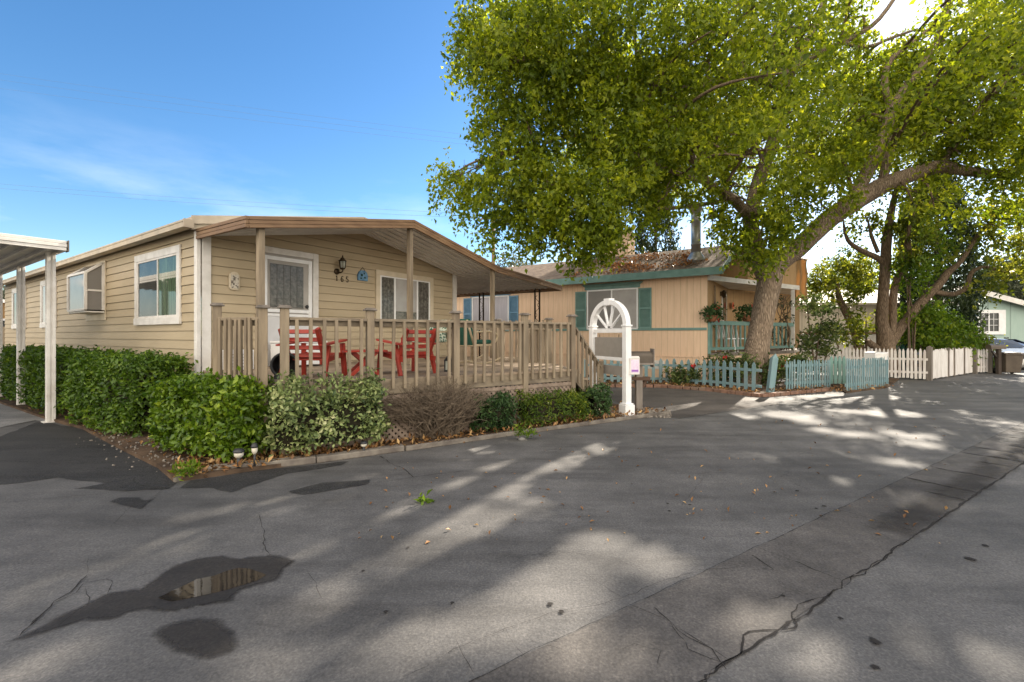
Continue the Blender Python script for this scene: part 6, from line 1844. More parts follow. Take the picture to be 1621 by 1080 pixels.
# lobes of the crown seen from the street: (x, y, distance, radius in photo px, leaves)
LOBES = [(785, 45, 11.6, 56, 1400), (830, 30, 11.2, 80, 2200), (748, 95, 11.8, 38, 700), (805, 120, 11.4, 65, 1700), (840, 110, 11.0, 80, 1900), (790, 195, 11.7, 38, 700), (835, 200, 11.3, 62, 1500), (880, 55, 10.8, 80, 2000),
         (735, 280, 12.0, 42, 520), (712, 292, 12.1, 24, 140), (775, 320, 11.9, 52, 1100), (815, 280, 11.5, 60, 1400), (800, 360, 11.7, 34, 500), (855, 300, 11.3, 55, 1300), (850, 345, 11.3, 42, 900), (925, 330, 11.0, 70, 2000), (925, 385, 11.0, 40, 900), (975, 290, 11.2, 75, 2000), (945, 345, 11.1, 40, 900),
         (940, 60, 10.8, 90, 2200), (960, 180, 11.2, 70, 1700), (925, 150, 11.0, 55, 1100), (1030, 60, 11.3, 90, 2200), (1040, 150, 11.6, 80, 1900), (1030, 230, 11.6, 75, 1900), (1050, 300, 11.9, 55, 1300), (1110, 80, 12.0, 90, 1900), (1110, 190, 12.2, 80, 1700), (1100, 270, 12.2, 65, 1400), (1150, 318, 12.6, 34, 450), (1128, 350, 12.4, 18, 90),
         (1195, 330, 12.4, 62, 1500), (1210, 375, 12.2, 45, 1000), (1170, 300, 12.4, 55, 1100), (1255, 330, 12.4, 45, 700), (1250, 280, 12.6, 60, 1100), (1190, 220, 13.4, 70, 1300), (1290, 245, 13.6, 55, 900), (1310, 300, 12.5, 40, 520), (1260, 180, 13.8, 60, 900), (1320, 200, 14, 55, 800), (1180, 40, 12.6, 90, 1700), (1270, 30, 13.2, 70, 900), (1330, 120, 14.2, 60, 700), (1350, 170, 14.2, 50, 600), (1340, 30, 13.6, 40, 350),
         (1455, 215, 13.0, 48, 700), (1470, 160, 13.6, 50, 700), (1520, 90, 13.4, 60, 900), (1500, 190, 12.6, 55, 900), (1550, 160, 12.4, 65, 1300), (1600, 90, 12.4, 75, 1500), (1560, 30, 13, 65, 1000), (1620, 180, 12, 60, 1200), (1570, 225, 12, 55, 1000), (1630, 250, 11.8, 50, 900), (1510, 240, 12.3, 40, 600), (1400, 110, 14.5, 40, 700), (1370, 90, 14, 45, 600), (1465, 65, 13.8, 45, 600), (1330, 60, 14, 50, 700), (1440, 170, 13.6, 36, 400), (1360, 240, 14, 40, 500), (1480, 330, 12.4, 30, 260), (1590, 310, 12.2, 38, 420), (1640, 20, 12.6, 70, 1100), (1445, 310, 12.4, 22, 140)]
ALLP, ALLT = [], []
twig = MB()
for (px, py, Y, rp, n) in LOBES:
    c = Wp(px, py, Y); r = rp * Y / F
    pts, ti = clump_points(c, (r, r * 1.25, r * .95), int(n * 1.7), 36, .2 + .05 * r, .35, spray=.5)
    ALLP.append(pts); ALLT.append(ti)
    k = min(range(len(SK)), key=lambda i: (SK[i] - c).length_squared)
    a = SK[k]; midp = a.lerp(c, .55) + Vector((random.uniform(-.25, .25), random.uniform(-.25, .25), random.uniform(-.1, .35)))
    pts_, rr = smooth_path([a, midp, c + Vector((0, 0, random.uniform(-.2, .2)))], [.045, .03, .012], 4)
    twig.tube(pts_, rr, n=6)
    for q in range(4):
        d = Vector((random.uniform(-1, 1), random.uniform(-1, 1), random.uniform(-.6, .8))) * r * .8
        twig.tube([midp.lerp(c, .5), c + d * .55 + Vector((0, 0, .06)), c + d], [.016, .012, .005], n=5)
# the rest of the crown behind and above
fill = []
rng = random.Random(5)
while len(fill) < 70:
    a, rr = rng.uniform(0, 2 * math.pi), rng.uniform(0, 1) ** .5
    x, y = 9.0 + 10.5 * rr * math.cos(a), 15.0 + 7.0 * rr * math.sin(a)
    z = 6.2 + 6.2 * math.sqrt(max(0, 1 - rr * rr)) * rng.uniform(.35, 1.0)
    if y < 6: continue
    px, py = CX + F * x / y, HY - F * (z - H) / y
    r = rng.uniform(1.0, 1.6)
    rp = r * F / y
    if px - rp < 790 or py + rp > 345 and px < 1230 or px >= 1230 and py + rp > 315: continue
    if (px - 1412) ** 2 + (py - 30) ** 2 < (rp + 40) ** 2 * .6: continue
    if px - rp < 1000 and py - rp > 0 and y < 12: continue
    fill.append((x, y, z, r))
tries = 0
while len(fill) < 175 and tries < 6000:      # the crown's far side and top, which shade the street
    tries += 1
    g = G(rng.uniform(-100, 1720), HY + 70 + 480 * rng.uniform(0, 1) ** 2.2)
    z = rng.uniform(4.5, 12.0); t = z / SD.z
    x, y = g.x + SD.x * t, g.y + SD.y * t
    if g.x > 11.5 and g.y > 10.5 or y < 5.5 or x > 21 or y > 26: continue
    px, py = CX + F * x / y, HY - F * (z - H) / y
    r = rng.uniform(1.0, 1.5); rp = r * F / y
    if px - rp < 800 or py + rp > (335 if px < 1230 else 312): continue
    if (px - 1412) ** 2 + (py - 30) ** 2 < (rp + 40) ** 2 * .6: continue
    if px - rp < 1000 and py - rp > 0 and y < 12: continue
    if any((x - a) ** 2 + (y - b) ** 2 + (z - c) ** 2 < 1.1 for a, b, c, d in fill): continue
    fill.append((x, y, z, r))
print('fill', len(fill), tries)
for (x, y, z, r) in fill:
    pts, ti = clump_points((x, y, z), (r * 1.1, r * 1.1, r * .8), 740, 34, .28, .3)
    ALLP.append(pts); ALLT.append(ti)
    c = Vector((x, y, z)); k = min(range(len(SK)), key=lambda i: (SK[i] - c).length_squared)
    pts_, rr_ = smooth_path([SK[k], SK[k].lerp(c, .5) + Vector((0, 0, .3)), c], [.05, .035, .012], 4)
    twig.tube(pts_, rr_, n=6)
P = np.concatenate(ALLP); T = np.concatenate(ALLT)
keep = ~sunlit(P)
# open sky around the sun's line of sight
dv = P - np.array([0, 0, H]); dl = np.linalg.norm(dv, axis=1)
cosang = (dv / dl[:, None]) @ SUNV
gap = NP.uniform(0, 1, len(P))
keep &= ~((cosang > math.cos(R(1.5))) | ((cosang > math.cos(R(2.6))) & (gap < .55)))
P, T = P[keep], T[keep]
tr = mb.build('trunk', M['bark'], bt, world=True)
twig.build('branches', M['bark2'], bt, world=True)
leaves('crown', P, .116, LEAF['big'], bt, T, aspect=.56, droop=.45)

# ================================================================== SECOND, TWIN-STEMMED TREE
t2 = root('twin_stem_tree', Vector((14.0, 17.2, 0)), 0, 'smaller twin-stemmed tree with a long leaning limb behind the white picket fence', 'tree')
mb = MB(); SK2 = []
D2 = 17.2
SK2 += limb(mb, [(1404, 595, D2, .38), (1403, 560, D2, .32), (1401, 535, D2, .26), (1396, 510, D2, .2), (1398, 470, D2, .175), (1401, 425, D2, .17), (1404, 380, D2, .16), (1412, 330, D2, .11), (1425, 280, D2, .07)], 16, .06, 4, 3)
SK2 += limb(mb, [(1404, 545, D2, .16), (1413, 515, D2, .13), (1414, 470, D2, .12), (1421, 440, D2, .12), (1437, 410, D2 - .3, .12), (1437, 370, D2 - .5, .08), (1450, 320, D2 - .6, .05)], 12, .05, 4, 4)
SK2 += limb(mb, [(1404, 550, D2, .22), (1428, 516, D2, .17), (1460, 477, D2 - .2, .16), (1485, 452, D2 - .3, .14), (1502, 430, D2 - .4, .12), (1520, 415, D2 - .5, .08), (1550, 370, D2 - .6, .06), (1575, 345, D2 - .7, .04)], 12, .05, 4, 5)
SK2 += limb(mb, [(1478, 462, D2 - .3, .1), (1508, 466, D2 - .3, .09), (1529, 456, D2 - .4, .085), (1538, 432, D2 - .5, .07), (1560, 423, D2 - .6, .055), (1600, 435, D2 - .7, .03)], 10, .05, 4, 6)
SK2 += limb(mb, [(1400, 418, D2, .12), (1388, 408, D2, .11), (1362, 396, D2, .09), (1342, 380, D2, .07), (1335, 352, D2, .03)], 10, .05, 4, 7)
SK2 += limb(mb, [(1390, 400, D2, .07), (1380, 375, D2, .06), (1374, 350, D2, .03)], 8, .04)
SK2 += limb(mb, [(1402, 565, D2, .16), (1388, 552, D2, .13), (1374, 541, D2, .12)], 10, .05)
mb.build('trunk', M['bark2'], t2, world=True)
LB2 = [(1430, 330, 17.0, 38, 700), (1405, 345, 17.2, 30, 380), (1460, 300, 16.8, 42, 600), (1440, 385, 16.8, 26, 400), (1365, 345, 17.2, 22, 150), (1335, 352, 17.2, 20, 140), (1550, 330, 16.4, 40, 420), (1580, 320, 16.2, 45, 650), (1560, 390, 16.4, 30, 300), (1600, 375, 16.2, 38, 500), (1575, 440, 16.2, 30, 260), (1612, 440, 16.0, 30, 300), (1615, 340, 16, 40, 500), (1445, 350, 16.9, 30, 420), (1620, 405, 16, 25, 200)]
P2, T2 = [], []; twig = MB()
for (px, py, Y, rp, n) in LB2:
    c = Wp(px, py, Y); r = rp * Y / F
    a, b_ = clump_points(c, (r, r * 1.2, r * .9), int(n * 1.3), 32, .2, .3, spray=.5)
    P2.append(a); T2.append(b_ + (.2 if px > 1550 else 0))
    k = min(range(len(SK2)), key=lambda i: (SK2[i] - c).length_squared)
    twig.tube([SK2[k], SK2[k].lerp(c, .6) + Vector((0, 0, .15)), c], [.03, .02, .008], n=5)
P2 = np.concatenate(P2); T2 = np.concatenate(T2)
kp = ~sunlit(P2)
twig.build('branches', M['bark2'], t2, world=True)
leaves('crown', P2[kp], .14, LEAF['second'], t2, T2[kp], aspect=.58, droop=.45)

def bushy(name, p, label, cat, lobes, n, size, lf, trunk=None, group=None, per=30, spread=.12, shell=.4, aspect=.5, keepspots=False, core=None, tintoff=0.0, droop=.2):
    """lobes: (x, y, z, rx, ry, rz) relative to the base"""
    r = root(name, p, 0, label, cat, group)
    if trunk:
        mb = MB()
        for pts, rad in trunk:
            a, b_ = smooth_path([Vector(q) for q in pts], rad, 4); mb.tube(a, b_, n=8)
        mb.build('trunk' if cat == 'tree' else 'stem', M['bark2'], r)
    Ps, Ts = [], []
    vol = sum(l[3] * l[4] * l[5] for l in lobes) ** 1
    for l in lobes:
        k = n * (l[3] * l[4] * l[5]) ** .66 / sum((q[3] * q[4] * q[5]) ** .66 for q in lobes)
        a, b_ = clump_points((p[0] + l[0], p[1] + l[1], p[2] + l[2]), l[3:6], k, per, spread, shell)
        Ps.append(a); Ts.append(b_ + tintoff)
    Ps, Ts = np.concatenate(Ps), np.concatenate(Ts)
    z0 = p[2] + .01
    m_ = Ps[:, 2] > z0
    if keepspots: m_ &= ~sunlit(Ps)
    leaves('crown' if cat == 'tree' else 'foliage', Ps[m_], size, lf, r, Ts[m_], aspect=aspect, droop=droop)
    return r
# cypress columns
def cypress(p, h, rad, label, n, seed=0, lean=0, size=.2):
    r = root('cypress_tree', p, 0, label, 'tree', 'cypress trees')
    mb = MB(); mb.tube([(0, 0, 0), (0, 0, h * .9)], [rad * .18, .03], n=8); mb.build('trunk', M['bark2'], r)
    k = n // 26
    zz = NP.uniform(.02, 1, k) ** .9
    prof = np.interp(zz, [0, .1, .5, .8, 1], [.75, .95, 1, .75, .08])
    an = NP.uniform(0, 2 * math.pi, k)
    rr = rad * prof * NP.uniform(.72, 1.06, k) * (1 + .12 * np.sin(an * 3 + zz * 9))
    cc = np.stack([rr * np.cos(an), rr * np.sin(an), zz * h], 1) + np.array(p)
    pts = np.repeat(cc, 26, 0); g = NP.normal(size=pts.shape) * np.array([.1, .1, .26]); ti = np.repeat(NP.uniform(.1, .7, k), 26) + NP.normal(size=len(pts)) * .15
    leaves('crown', pts + g, size, LEAF['cypress'], r, ti, aspect=.3, droop=-.7)
cypress(Vector((20.2, 21.6, 0)), 9.4, 1.45, 'dark cypress column rising behind the vines and white driveway gate', 20000, size=.2)
cypress(Vector((7.9, 25.0, 0)), 9.0, 1.45, 'broad dark cypress behind the roof left of the metal flue', 9000, size=.22)
# vine masses over the white fence
def vine(px, py, Y, rp, n, label, name='climbing_vine', lf='vine', size=.15, sq=1.0):
    c = Wp(px, py, Y); r = rp * Y / F
    base = Vector((c.x, c.y, 0))
    r_ = root(name, base, 0, label, 'shrub', 'vines over the white fence')
    mb = MB()
    for k in range(4): mb.tube([(random.uniform(-.3, .3) * r, random.uniform(-.3, .3) * r, 0), (random.uniform(-.4, .4) * r, random.uniform(-.2, .2), c.z * .5), (random.uniform(-.4, .4) * r, 0, c.z)], [.03, .022, .01], n=6)
    mb.build('stem', M['bark2'], r_)
    a, b_ = clump_points(c, (r, r * .8, r * sq), n, 30, .17, .4)
    zc = a[:, 2] > .05
    leaves('foliage', a[zc], size, LEAF[lf], r_, b_[zc], aspect=.5, droop=.5)
vine(1500, 535, 17.6, 42, 2600, 'bright green vine mound spilling over the white driveway gate')
vine(1460, 510, 17.4, 36, 1700, 'green vine cluster left of the mound beside the long leaning limb')
vine(1440, 425, 17.0, 30, 1100, 'hanging vine tuft between the twin stems and the cypress', sq=1.5)
vine(1470, 400, 17.6, 28, 900, 'tall vine curtain climbing the cypress front', sq=1.7)
vine(1527, 545, 18.6, 26, 1000, 'olive green clump beside the mint house window corner', lf='second')
vine(1553, 550, 18.4, 17, 900, 'small rounded hedge clump above the short white picket panel', name='clipped_shrub', lf='second', size=.1, sq=1.2)
bushy('low_shrub', Vector((18.9, 17.9, 0)), 'small green tuft between the grey post and the hooded mailbox', 'shrub', [(0, 0, .3, .25, .25, .35)], 260, .12, LEAF['vine'], per=20, spread=.08)
bushy('ball_tree', Vector((13.5, 18.6, 0)), 'small round-headed tree with a leaning stub trunk left of the twin stems', 'tree', [(-.2, 0, 3.6, 1.15, 1.1, 1.1), (.35, 0, 4.4, .9, .9, .6), (-.6, 0, 3.3, .6, .6, .5), (.75, 0, 3.5, .6, .6, .5)], 3600, .13, LEAF['second'], trunk=[([(.75, 0, 0), (.65, 0, 1.2), (.3, 0, 2.1), (-.1, 0, 2.9), (-.2, 0, 3.6)], [.2, .18, .15, .12, .06])])
bushy('garden_shrub', Vector((13.5, 17.6, 0)), 'loose grey green shrub around the twin stem foot behind pickets', 'shrub', [(-.4, 0, 1.6, .6, .5, .5), (.2, 0, 2.0, .7, .5, .45)], 800, .14, LEAF['second'], trunk=[([(0, 0, 0), (-.2, 0, .9), (-.4, 0, 1.6)], [.05, .04, .02]), ([(.1, 0, 0), (.2, 0, 1), (.2, 0, 2)], [.05, .04, .02]), ([(-.2, 0, 0), (-.8, .1, 1), (-1, .2, 1.9)], [.04, .03, .02])])
bushy('rose_bush', Vector((9.9, 14.9, 0)), 'tall straggly rose bush right of the white porch post', 'shrub', [(0, 0, 1.0, .5, .5, .8), (.35, 0, 2.0, .45, .45, .6), (-.2, 0, 2.5, .3, .35, .45), (.4, 0, 1.3, .35, .4, .6)], 1900, .12, LEAF['rose'], trunk=[([(0, 0, 0), (.1, 0, 1), (.3, 0, 2.2)], [.03, .025, .01]), ([(.1, 0, 0), (-.1, 0, 1.2), (-.25, 0, 2.6)], [.03, .025, .01]), ([(.1, 0, 0), (.4, 0, .8), (.6, 0, 1.4)], [.03, .02, .01])], per=22)
cac = root('cactus_clump', Vector((15.1, 17.6, 0)), 0, 'small clump of grey green cactus columns behind the white pickets', 'cactus')
for k, (x, h) in enumerate(((-.3, 1.35), (0, 1.1), (.25, 1.2))):
    mb = MB(); mb.lathe([(.07, 0), (.09, h * .5), (.08, h * .9), (.02, h)], c=(x, 0, 0), n=10); mb.build('column', M['cushion'], cac)
# plants between blue fence and porch
PLANTS = [(1070, 596, 12.9, .3, .35, 'low leafy plant behind the blue pickets under the belt rail'), (1095, 588, 13.0, .28, .4, 'small rose plant at the house corner behind the blue pickets'), (1140, 575, 12.9, .42, .62, 'rose bush with orange buds below the porch left end'), (1172, 578, 12.6, .4, .6, 'leafy bush hugging the left foot of the big trunk'), (1228, 582, 12.7, .4, .55, 'rose bush right of the big trunk with a red bloom'), (1256, 588, 12.8, .42, .62, 'dry looking rose bush under the porch post')]
for i, (px, py, Y, r_, h_, lb) in enumerate(PLANTS):
    b0 = Vector(((px - CX) / F * Y, Y, .035))
    r = bushy('rose_bush', b0, lb, 'shrub', [(0, 0, h_ * .75, r_, r_ * .8, h_ * .6), (r_ * .4, 0, h_ * 1.1, r_ * .6, r_ * .6, h_ * .4)], 700 if i > 1 else 380, .1, LEAF['rose'], per=18, spread=.09, trunk=[([(0, 0, 0), (.1, 0, h_ * .6), (.15, 0, h_ * 1.2)], [.015, .012, .006]), ([(0, 0, 0), (-.15, 0, h_ * .6), (-.2, 0, h_)], [.015, .012, .006]), ([(.05, 0, 0), (.2, -.1, h_ * .6), (.28, -.1, h_)], [.015, .012, .006])], group='rose bushes under the porch')
    if i in (1, 2, 4, 5):
        a, b_ = clump_points(b0 + Vector((0, 0, h_ * 1.15)), (r_ * .9, r_ * .6, h_ * .35), 20, 10, .03, .6)
        leaves('flowers', a, .07, LEAF['petal'], r, b_, aspect=.95)
ivy = bushy('climbing_plant', H2(*q2(4.75, .1), .9), 'bare tangled climber beside the white porch post', 'shrub', [(0, 0, 1.5, .25, .3, .6), (-.2, 0, .5, .3, .3, .4)], 260, .1, LEAF['olive'], per=16, spread=.08, trunk=[([(random.uniform(-.2, .2), 0, 0), (random.uniform(-.35, .35), random.uniform(-.2, .2), .7), (random.uniform(-.3, .3), 0, 1.5), (random.uniform(-.3, .3), 0, 2.0)], [.02, .018, .014, .008]) for _ in range(7)])

# far trees
def far_tree(px, Y, h, lobes, label, lf, n, size=.4, trunk=True):
    p = Vector(((px - CX) / F * Y, Y, 0))
    bushy('far_tree', p, label, 'tree', lobes, n, size, LEAF[lf], trunk=[([(0, 0, 0), (.1, 0, h * .4), (0, 0, h * .8)], [.35, .28, .1])], per=34, spread=.38, shell=.3, group='trees beyond the houses')
far_tree(800, 38, 7, [(-1.6, 0, 6.2, 2.0, 2, 1.5), (.6, 0, 6.6, 2.0, 2, 1.5), (2.2, 0, 5.6, 1.6, 2, 1.4), (-2.6, 0, 5.2, 1.4, 2, 1.2), (0, 0, 5.0, 2.6, 2, 1.5)], 'grey green olive-like tree above the gap between the two homes', 'olive', 9000, .24)
far_tree(1350, 30, 6, [(0, 0, 5.6, 2.0, 2, 1.3), (-1.4, 0, 4.9, 1.5, 1.5, 1.2), (1.3, 0, 4.8, 1.6, 1.5, 1.2), (.2, 0, 4.2, 2, 1.6, 1.2)], 'sunlit pale tree beyond the round-headed tree', 'second', 4200, .22)
far_tree(1305, 42, 6.5, [(0, 0, 5.2, 2.6, 2, 1.6), (-2, 0, 4.6, 1.6, 2, 1.5), (1.8, 0, 4.6, 1.8, 2, 1.5)], 'far green tree seen just right of the tan sunshade', 'far', 3600, .32)
far_tree(1620, 46, 10, [(0, 0, 7.0, 4.2, 3, 3.0), (-3.6, 0, 6.0, 2.8, 3, 2.6), (3, 0, 7, 4, 3, 3.4), (0, 0, 4, 5, 3, 2.5)], 'tall grey green tree behind the mint green house roof', 'far', 11000, .42)
far_tree(1430, 50, 8, [(0, 0, 5.0, 4.2, 3, 2.4), (-4, 0, 4.4, 3, 3, 2.2), (4, 0, 5, 3, 3, 2.4)], 'far green tree mass behind the cream house', 'far', 5000, .42)
far_tree(8, 34, 5, [(0, 0, 4.6, 1.6, 1.4, .8), (-1.6, 0, 4.2, 1.4, 1.4, .8)], 'dark tree top above the carport at the left edge', 'far', 1500, .3)

# utility poles and wires
def upole(px, Y, h, label):
    p = Vector(((px - CX) / F * Y, Y, 0)); r = root('utility_pole', p, 0, label, 'utility pole', 'utility poles')
    mb = MB(); mb.tube([(0, 0, 0), (0, 0, h)], [.2, .14], n=12); mb.build('shaft', M['pole'], r)
    mb = MB(); mb.bb(-1.1, 1.1, -.06, .06, h - .7, h - .58); mb.build('crossarm', M['pole'], r)
    return p
pa = upole(781, 40, 12.3, 'wooden utility pole rising between the two homes')
pb = upole(899, 52, 26.0, 'tall grey utility pole seen through the canopy gap')
def wire_(a, b, sag, label):
    a, b = Vector(a), Vector(b); m_ = (a + b) / 2
    r = root('power_line', a, 0, label, 'wire', 'overhead wires')
    mb = MB(); mb.tube([a.lerp(b, t / 24) - Vector((0, 0, sag * 4 * (t / 24) * (1 - t / 24))) for t in range(25)], .009, n=5)
    mb.build('cable', M['wire'], r, world=True)
for k, (pl, pr, lb) in enumerate((((-60, 108, 60), (899, 232, 52), 'topmost of the three overhead wires crossing the upper sky'), ((-60, 118, 60), (899, 240, 52), 'middle of the three overhead wires crossing the upper sky'), ((-60, 132, 60), (899, 246, 52), 'lowest of the three overhead wires crossing the upper sky'), ((-60, 286, 52), (781, 340, 40), 'upper of the two overhead wires just above the tan home'), ((-60, 293, 52), (781, 347, 40), 'lower of the two overhead wires just above the tan home'))):
    wire_(Wp(*pl), Wp(*pr), .3, lb)

# ================================================================== HEDGES
def hedge(name, pts, w, h, n, size, lf, label, core=True, taper=.0, z0=.05, bump=.05, group=None, aspect=.55, tint=0.0, bottom=0.02, seed=0, round_=.16, cat='hedge'):
    """clipped hedge along a centre line; leaves on a lumpy rounded skin over a twiggy core"""
    P0 = [Vector(p) for p in pts]
    r = root(name, P0[0].lerp(P0[-1], .5), 0, label, cat, group)
    segs = [(b - a).length for a, b in zip(P0, P0[1:])]; tot = sum(segs)
    def at(s):
        for a, b, l in zip(P0, P0[1:], segs):
            if s <= l: return a.lerp(b, s / l), (b - a).normalized()
            s -= l
        return P0[-1], (P0[-1] - P0[-2]).normalized()
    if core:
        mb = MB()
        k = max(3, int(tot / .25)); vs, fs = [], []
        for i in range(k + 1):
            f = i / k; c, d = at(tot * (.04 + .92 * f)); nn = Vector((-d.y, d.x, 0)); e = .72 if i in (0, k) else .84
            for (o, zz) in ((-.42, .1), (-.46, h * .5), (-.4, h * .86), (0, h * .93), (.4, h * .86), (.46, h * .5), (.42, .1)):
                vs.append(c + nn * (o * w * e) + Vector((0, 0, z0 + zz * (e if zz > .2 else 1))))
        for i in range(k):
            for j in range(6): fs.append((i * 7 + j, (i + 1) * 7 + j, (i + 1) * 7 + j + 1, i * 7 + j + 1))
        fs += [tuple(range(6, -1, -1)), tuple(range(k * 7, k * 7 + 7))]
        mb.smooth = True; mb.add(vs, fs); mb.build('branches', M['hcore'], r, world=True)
    k = n // 9
    # points on a superellipse skin
    S_ = NP.uniform(0, tot, k); cap = NP.uniform(0, 1, k)
    pos, nor = np.empty((k, 3)), np.empty((k, 3))
    per = 2 * h + w; cw = w * h * 2 / (per * tot)
    for i in range(k):
        if cap[i] < cw * 1.0:      # an end face
            s = 0 if NP.uniform() < .5 else tot
            c, d = at(s); nn = Vector((-d.y, d.x, 0)); o = NP.uniform(-.5, .5); zz = NP.uniform(bottom, 1)
            dd = d if s else -d
            p = c + nn * (o * w) + Vector((0, 0, z0 + zz * h)); q = dd + nn * (o * .8) + Vector((0, 0, .6 if zz > .85 else .1))
            # round the corner
            p = p - dd * (round_ * (abs(o) * 2) ** 3) - dd * (round_ * max(0, zz - .75) * 2)
        else:
            c, d = at(S_[i]); nn = Vector((-d.y, d.x, 0)); u = NP.uniform(0, per)
            if u < h: o, zz, q = -.5, bottom + u / h * (1 - bottom), -nn + Vector((0, 0, .15))
            elif u < h + w: o, zz, q = (u - h) / w - .5, 1.0, Vector((0, 0, 1))
            else: o, zz, q = .5, bottom + (u - h - w) / h * (1 - bottom), nn + Vector((0, 0, .15))
            edge = max(0, abs(o) * 2 - .7) / .3 if zz > .99 else max(0, zz - .8) / .2
            endf = min(S_[i], tot - S_[i]); er = max(0, 1 - endf / .25)
            oo = o * (1 - (.16 * edge if zz <= .99 else 0) - er * .2) * (1 - taper * (1 - zz))
            zz2 = zz - (.1 * edge ** 2 if zz > .99 else 0) - er * er * .1 * zz
            p = c + nn * (oo * w) + Vector((0, 0, z0 + zz2 * h)); q = q + nn * (o * edge)
        v = Vector((p.x * 2.7 + seed, p.y * 2.7, p.z * 2.7))
        p = p + q.normalized() * (bump * (mnoise.noise(v) * 1.4 + .7 * mnoise.noise(v * 2.6)) - abs(NP.normal()) * .035)
        pos[i] = p; nor[i] = q.normalized()
    pts_ = np.repeat(pos, 9, 0) + NP.normal(size=(k * 9, 3)) * .035
    nb = np.repeat(nor, 9, 0)
    pts_ += nb * NP.uniform(-.05, .02, k * 9)[:, None]
    big = np.array([mnoise.noise(Vector(p * 3.3)) for p in pos]) * .35
    ti = np.repeat(NP.uniform(.15, .65, k) + big, 9) + NP.normal(size=k * 9) * .15 + tint
    pts_[:, 2] = np.maximum(pts_[:, 2], z0 + .01)
    leaves('foliage', pts_, size, LEAF[lf], r, ti, aspect=aspect, droop=.05, nbias=nb, nb=.55)
    return r
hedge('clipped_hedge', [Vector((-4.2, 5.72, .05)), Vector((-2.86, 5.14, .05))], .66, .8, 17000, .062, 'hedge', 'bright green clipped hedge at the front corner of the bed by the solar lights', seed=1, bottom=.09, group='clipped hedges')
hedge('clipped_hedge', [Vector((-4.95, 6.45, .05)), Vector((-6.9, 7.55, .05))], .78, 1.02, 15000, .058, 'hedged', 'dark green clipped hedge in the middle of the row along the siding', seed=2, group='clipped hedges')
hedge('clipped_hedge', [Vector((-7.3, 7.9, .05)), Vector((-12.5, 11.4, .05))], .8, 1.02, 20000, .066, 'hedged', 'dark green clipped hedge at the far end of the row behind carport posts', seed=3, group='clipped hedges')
hedge('variegated_bush', [Vector((-2.78, 5.2, .05)), Vector((-1.76, 5.86, .05))], .72, .74, 9000, .055, 'varieg', 'rounded cream and green variegated bush beside the bare twiggy bush', seed=4, aspect=.5, bump=.17, bottom=.12, round_=.28, cat='bush')
hedge('leafy_bush', [Vector((-.55, 6.58, .05)), Vector((-.05, 6.9, .05))], .55, .42, 2600, .07, 'shrub', 'low dark green leafy bush right of the bare twiggy bush', seed=5, aspect=.3, bump=.1, round_=.2, cat='bush')
hedge('juniper_bush', [Vector((.1, 7.0, .05)), Vector((1.1, 7.62, .05))], .6, .44, 5600, .055, 'juniper', 'yellow green juniper bush below the lattice by the arch', seed=6, aspect=.25, bump=.11, round_=.2, cat='bush')
hedge('leafy_bush', [Vector((1.3, 7.75, .05)), Vector((1.62, 8.0, .05))], .38, .42, 1300, .065, 'shrub', 'small dark green bush at the left foot of the white arch', seed=7, aspect=.35, bump=.1, round_=.18, cat='bush')
bushy('weed_tuft', G(292, 755, .045), 'small yellow green weed tuft at the left tip of the bed', 'plant', [(0, 0, .05, .1, .07, .06)], 120, .07, LEAF['vine'], per=12, spread=.03, aspect=.25, droop=-.6)
bushy('weed_tuft', G(830, 692, .045), 'small green weed tuft below the juniper by the bed edging', 'plant', [(0, 0, .06, .14, .08, .07)], 160, .06, LEAF['vine'], per=12, spread=.04, aspect=.3, droop=-.4)
bushy('leaf_sprig', G(682, 796), 'fallen green leaf sprig lying alone on the street', 'leaf', [(0, 0, .015, .09, .05, .012)], 34, .06, LEAF['vine'], per=10, spread=.02, aspect=.5, droop=0)
# bare twiggy bush
db = root('twiggy_bush', Vector((-1.05, 6.3, .05)), 0, 'bare grey brown twiggy bush between variegated bush and dark green bush', 'bush')
mb = MB()
rg = random.Random(3)
for i in range(1500):
    a, b_ = rg.uniform(0, 2 * math.pi), rg.uniform(0, 1)
    bx_, by_ = rg.uniform(-.5, .5), rg.uniform(-.2, .2)
    ex, ey = math.cos(a) * b_ ** .5 * .82, math.sin(a) * b_ ** .5 * .42
    top = .80 * math.sqrt(max(.05, 1 - .55 * b_)) * rg.uniform(.55, 1.05)
    s0 = Vector((bx_ * .5, by_ * .5, 0)); e0 = Vector((ex, ey, top))
    m0 = s0.lerp(e0, .5) + Vector((rg.uniform(-.16, .16), rg.uniform(-.12, .12), rg.uniform(-.05, .12)))
    if i > 250:
        s0 = m0.lerp(e0, rg.uniform(0, .5)); m0 = e0 + Vector((rg.uniform(-.1, .1), rg.uniform(-.1, .1), rg.uniform(-.1, .02))); e0 = m0 + Vector((rg.uniform(-.16, .16), rg.uniform(-.16, .16), rg.uniform(-.06, .12)))
    pts = [s0, s0.lerp(m0, .5) + Vector((rg.uniform(-.04, .04),) * 3), m0, e0]
    c = QV * 1.0
    pts = [Vector((p.x * .84 - p.y * .54, p.x * .54 + p.y * .84, max(0, p.z))) for p in pts]
    w0 = .009 if i < 250 else .0048
    mb.tube(pts, [w0, w0 * .8, w0 * .6, w0 * .35], n=4, cap=False)
mb.build('twigs', M['twig'], db)

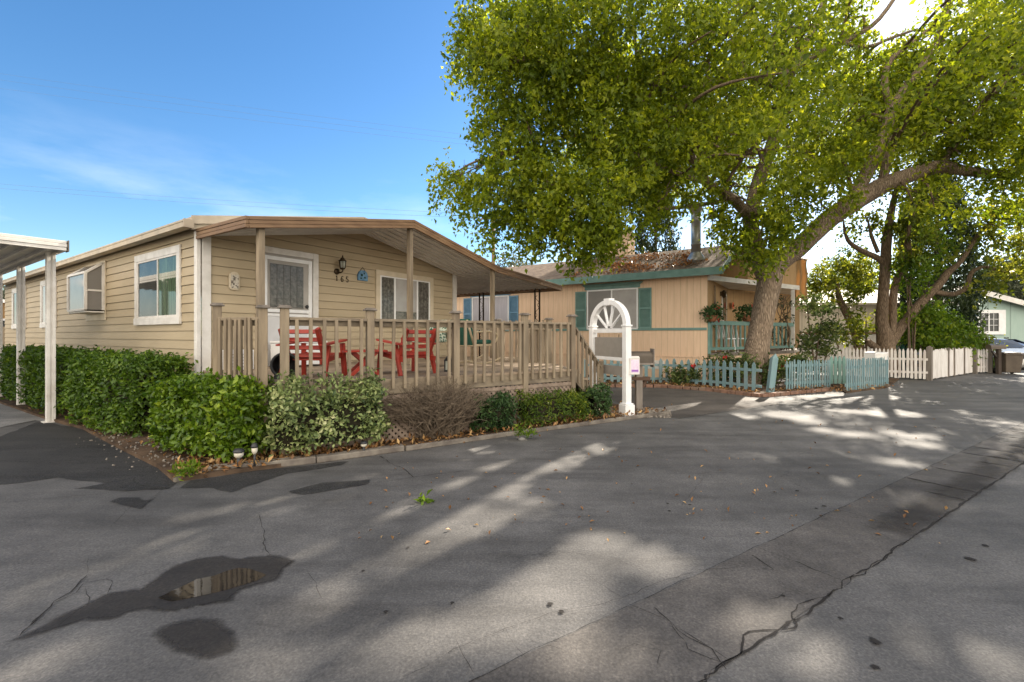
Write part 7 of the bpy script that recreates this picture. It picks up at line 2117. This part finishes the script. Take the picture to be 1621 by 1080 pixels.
# ================================================================== LITTER
def inpoly(x, y, poly):
    c = False; j = len(poly) - 1
    for i in range(len(poly)):
        if (poly[i][1] > y) != (poly[j][1] > y) and x < (poly[j][0] - poly[i][0]) * (y - poly[i][1]) / (poly[j][1] - poly[i][1] + 1e-12) + poly[i][0]: c = not c
        j = i
    return c
bedp = [(p.x, p.y) for p in bed]
pts = []
while len(pts) < 2600:
    s = NP.uniform(0, 1); a = K0.lerp(K1, s * 1.0) if NP.uniform() < .5 else K1.lerp(K2, s)
    q = a + QN * abs(NP.normal() * .45)
    if NP.uniform() < .25: q = Vector((NP.uniform(-9, -3), NP.uniform(5, 9), 0))
    if inpoly(q.x, q.y, bedp): pts.append((q.x, q.y, .052 + NP.uniform(0, .02)))
o = leaves('leaf_litter', np.array(pts), .07, LEAF['litter'], None, None, aspect=.4, droop=0, nbias=np.tile(np.array([[0, 0, 1.0]]), (len(pts), 1)), nb=.6)
tag(o, kind='stuff')
pts = []
while len(pts) < 1400:
    x = NP.uniform(-.3, 2.3); y = NP.uniform(-.1, 6.5)
    if mnoise.noise(Vector((x * 1.6, y * .9, 3))) + (.18 if .5 < y < 4.6 else -.3) < NP.uniform(-.1, .5): continue
    p = H2(x, y, 3.47 + (.38 + x) * .392 + .012 + NP.uniform(0, .03)); pts.append(tuple(p))
o = leaves('roof_leaf_litter', np.array(pts), .1, LEAF['roofl'], None, None, aspect=.5, droop=0, nbias=np.tile(np.array([[-.36, 0, .93]]), (len(pts), 1)), nb=.6)
tag(o, kind='stuff')
pts = []
for path, n in (([G(925, 611), G(1046, 612), G(1119, 617), G(1204, 627), G(1312, 618)], 700), ([G(1339, 622), G(1405, 613)], 250)):
    for _ in range(n):
        k = NP.integers(0, len(path) - 1); q = path[k].lerp(path[k + 1], NP.uniform()) + QN * (NP.normal() * .2 + .2); pts.append((q.x, q.y, .05 + NP.uniform(0, .05)))
o = leaves('leaf_litter', np.array(pts), .075, LEAF['litter'], None, None, aspect=.45, droop=0, nbias=np.tile(np.array([[0, 0, 1.0]]), (len(pts), 1)), nb=.5)
tag(o, kind='stuff')
pts = []
for _ in range(300):
    q = G(NP.uniform(560, 1500), NP.uniform(630, 860)); pts.append((q.x, q.y, .004))
o = leaves('street_leaf_litter', np.array(pts), .035, LEAF['litter'], None, None, aspect=.5, droop=0, nbias=np.tile(np.array([[0, 0, 1.0]]), (len(pts), 1)), nb=.85)
tag(o, kind='stuff')
# gravel at the mailbox foot, rubble at the bed's left side
mb = MB()
for i in range(420):
    if i < 260: q = G(random.uniform(1008, 1062), random.uniform(653, 662)); s = random.uniform(.012, .035)
    else: q = G(random.uniform(130, 262), 0 + 690); f = random.uniform(0, 1); q = G(140, 690).lerp(G(262, 748), f) + Vector((random.gauss(.12, .15), random.gauss(.1, .15), 0)); s = random.uniform(.008, .025)
    mb.box((q.x, q.y, s * .4 + .002 + (.045 if inpoly(q.x, q.y, bedp) else 0)), (s, s * random.uniform(.6, 1.2), s * .8), rot=Matrix.Rotation(random.uniform(0, 6), 3, 'Z') @ Matrix.Rotation(random.uniform(-.6, .6), 3, 'X'))
tag(mb.build('gravel', M['stone'], bevel=.004), kind='stuff')
